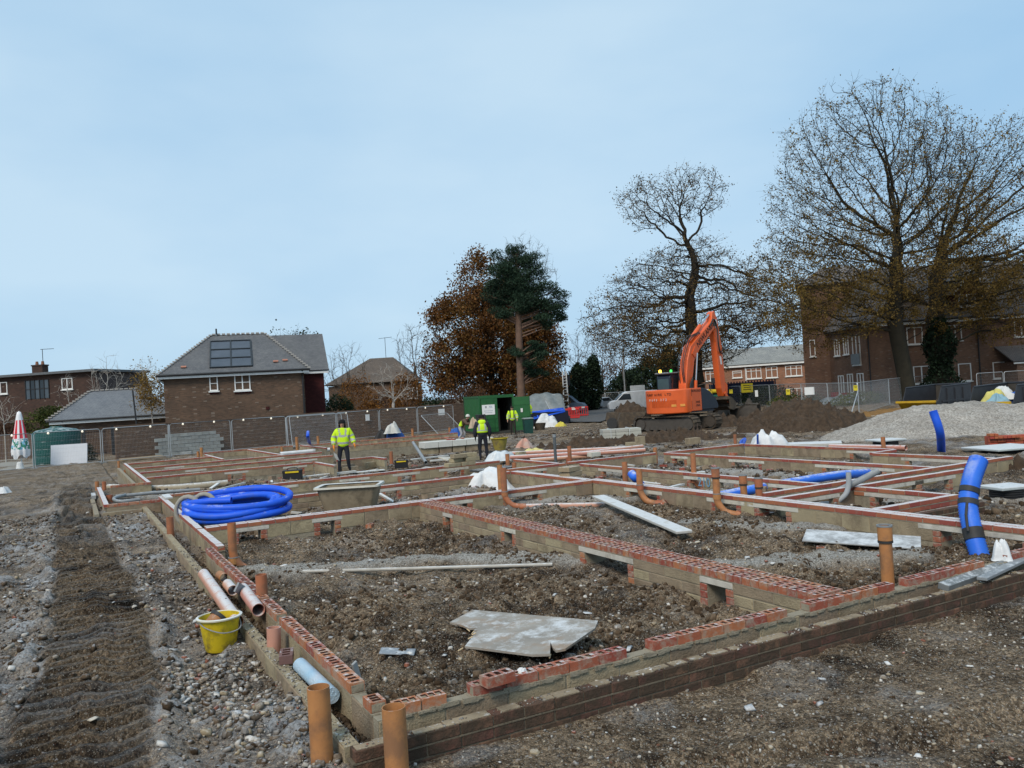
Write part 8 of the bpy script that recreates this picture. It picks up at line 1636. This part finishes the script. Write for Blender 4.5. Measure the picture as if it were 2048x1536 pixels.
stand = dict(pelvis=(0, 0, .95), waist=(0, 0, 1.12), chest=(0, 0, 1.33), neck=(0, 0, 1.52), head=(0, -.02, 1.66), sh_l=(.20, 0, 1.43), sh_r=(-.20, 0, 1.43), el_l=(.28, .02, 1.15), el_r=(-.28, .02, 1.15), wr_l=(.28, -.08, .92), wr_r=(-.28, -.08, .92), hip_l=(.10, 0, .90), hip_r=(-.10, 0, .90), kn_l=(.12, -.03, .50), kn_r=(-.12, -.02, .50), an_l=(.13, .02, .10), an_r=(-.13, .02, .10))
def hv_fn(J):
    def fn(c):
        for z in (1.02, 1.25):
            if abs(c.z-z) < .028 and abs(c.x) < .23: return 1
        if abs(abs(c.x)-.105) < .024 and c.z > 1.27 and abs(c.x) < .19: return 1
        for s in ('l', 'r'):
            a, b = Vector(J['sh_'+s]), Vector(J['wr_'+s]); t = (c-a).dot(b-a)/(b-a).length_squared
            if abs(c.x) > .2 and (abs(t-.38) < .05 or abs(t-.72) < .05): return 1
        return 0
    return fn
# 1: facing the camera, orange gloves, trowel
J = dict(stand); J.update(el_l=(.30, .03, 1.17), wr_l=(.36, -.10, .98), el_r=(-.31, .05, 1.16), wr_r=(-.30, -.10, .95), kn_l=(.13, -.08, .50), an_l=(.16, .05, .10), kn_r=(-.15, -.02, .50), an_r=(-.17, -.06, .10))
fa = math.atan2(-CF.y, -CF.x)+math.pi/2                    # facing the camera
p1 = person('worker in yellow hi-vis jacket and orange gloves facing the camera', G(690, 949, -.43), fa+.15, J, [M_SKIN, M_DARKT, M_BOOT, M_GLOVE], lambda c: 2 if c.z < .14 else (1 if c.z < 1.0 and abs(c.x) < .25 and not (c.z > .75 and abs(c.x) > .22) else (3 if c.z < .99 and abs(c.x) > .22 else 0)))
garment(p1, 'jacket', *upper(J, .03, hem=.86, sleeve=.86), [M_HV, M_RF], hv_fn(J)); beanie(p1, J['head'], M_BEANIE, .112); MB().lathe([(.105, -.14), (.115, -.08), (.10, .02)], 18, a0=R(-35), a1=R(215), M=Matrix.Translation(Vector(J['head']))).build('snood', M_BEANIE, p1, smooth=True)
tw = thing('trowel', 'steel trowel held in the right glove of the orange gloved worker', 'trowel', p1.matrix_basis @ Vector((-.30, -.13, .88)), fa+.15); MB().tube([(0, 0, 0), (0, 0, -.1)], .016, 8).build('handle', pm('wood_handle', (.3, .18, .08)), tw); MB().prism([(-.02, -.12), (.08, -.2), (.16, -.42), (.02, -.3)], -.004, .004).build('blade', M_STEEL if False else pm('steel_blade', (.42, .42, .40), None, 5, .4), tw)
# 2: seen from behind, dark clothes, vest
J = dict(stand); J.update(head=(0, -.07, 1.62), neck=(0, -.02, 1.50), el_l=(.27, .0, 1.14), wr_l=(.27, -.08, .90), el_r=(-.27, .0, 1.14), wr_r=(-.27, -.08, .90))
p2 = person('worker seen from behind in dark clothes and yellow hi-vis vest', G(968, 922, -.60), fa+math.pi+.1, J, [M_SKIN, M_DARKT, M_BOOT, M_BEANIE], lambda c: 2 if c.z < .1 else (3 if c.z < .96 and abs(c.x) > .21 else (1 if c.z < 1.0 else 0)))
garment(p2, 'jacket', *upper(J, .025, hem=.88, sleeve=.9), [M_JACK], lambda c: 0); Vt = upper(J, .065, arms=False, hem=1.05); garment(p2, 'vest', *Vt, [M_HV, M_RF], lambda c: 1 if (abs(c.z-1.17) < .03 or (abs(abs(c.x)-.13) < .025 and c.z > 1.17 and c.z < 1.46)) else 0); beanie(p2, J['head'], M_BEANIE, .118)
MB().lathe([(.15, -.05), (.16, .02), (.11, .09), (.0, .10)], 16, M=Matrix.Translation((0, .03, 1.47)) @ Matrix.Diagonal((1, .8, 1, 1))).build('hood', M_HV, p2, smooth=True)
# 3: bending over with a sack, white helmet
J = dict(stand); J.update(pelvis=(0, .18, .86), waist=(0, .10, 1.0), chest=(0, -.10, 1.15), neck=(0, -.25, 1.27), head=(0, -.33, 1.38), sh_l=(.19, -.16, 1.22), sh_r=(-.19, -.16, 1.22), el_l=(.24, -.36, 1.02), el_r=(-.24, -.34, 1.0), wr_l=(.14, -.52, 1.06), wr_r=(-.14, -.52, 1.04), hip_l=(.10, .18, .82), hip_r=(-.10, .18, .82), kn_l=(.14, -.04, .48), kn_r=(-.13, .05, .46), an_l=(.15, .12, .10), an_r=(-.14, .32, .10))
p3 = person('worker in white helmet bending forward with a beige sack', G(928, 884, -.66), fa+1.25, J, [M_SKIN, M_GREYT, M_BOOT], lambda c: 2 if c.z < .14 else (1 if c.z < .93 and c.y > -.2 else 0))
garment(p3, 'jacket', *upper(J, .02, hem=.86, sleeve=.85), [M_BROWN, M_HV], lambda c: 1 if c.y > -.02 and c.z > .9 else 0); MB().lathe([(.145, -.01), (.15, .0), (.118, .005), (.115, .05), (.085, .11), (.0, .135)], 20, M=Matrix.Translation(Vector(J['head'])+Vector((0, .01, .045)))).build('helmet', M_HAT, p3, smooth=40)
drape('beige_sack', 'beige sack in the arms of the bending worker', p3.matrix_basis @ Vector((0, -.62, .78)), .30, .36, .50, pm('beige_sack', (.50, .38, .27), None, 4, .9), 61, .2, 'sack', 22)
# 4: by the container
J = dict(stand); J.update(el_l=(.29, .0, 1.16), wr_l=(.30, -.12, .96), el_r=(-.29, .0, 1.16), wr_r=(-.30, -.10, .94), kn_l=(.13, -.06, .50), an_l=(.14, -.02, .10))
p4 = person('worker in open yellow hi-vis jacket standing at the container door', G(1027, 870), fa-.1, J, [M_SKIN, pm('brown_trousers', (.035, .028, .024), None, 9, .9), M_BOOT], lambda c: 2 if c.z < .14 else (1 if c.z < 1.0 and not (c.z > .72 and abs(c.x) > .22) else 0))
garment(p4, 'jacket', *upper(J, .03, hem=.86, sleeve=.86), [M_HV, M_RF, M_JACK], lambda c: 2 if (abs(abs(c.x)-.11) < .02 and c.y < -.05 and c.z > 1.05) else hv_fn(J)(c)); MB().lathe([(.10, .0), (.10, .05), (.06, .105), (0, .115)], 16, M=Matrix.Translation(Vector(J['head'])+Vector((0, .015, .02)))).build('hair', pm('dark_hair', (.03, .02, .015), None, 9, .9), p4, smooth=True)
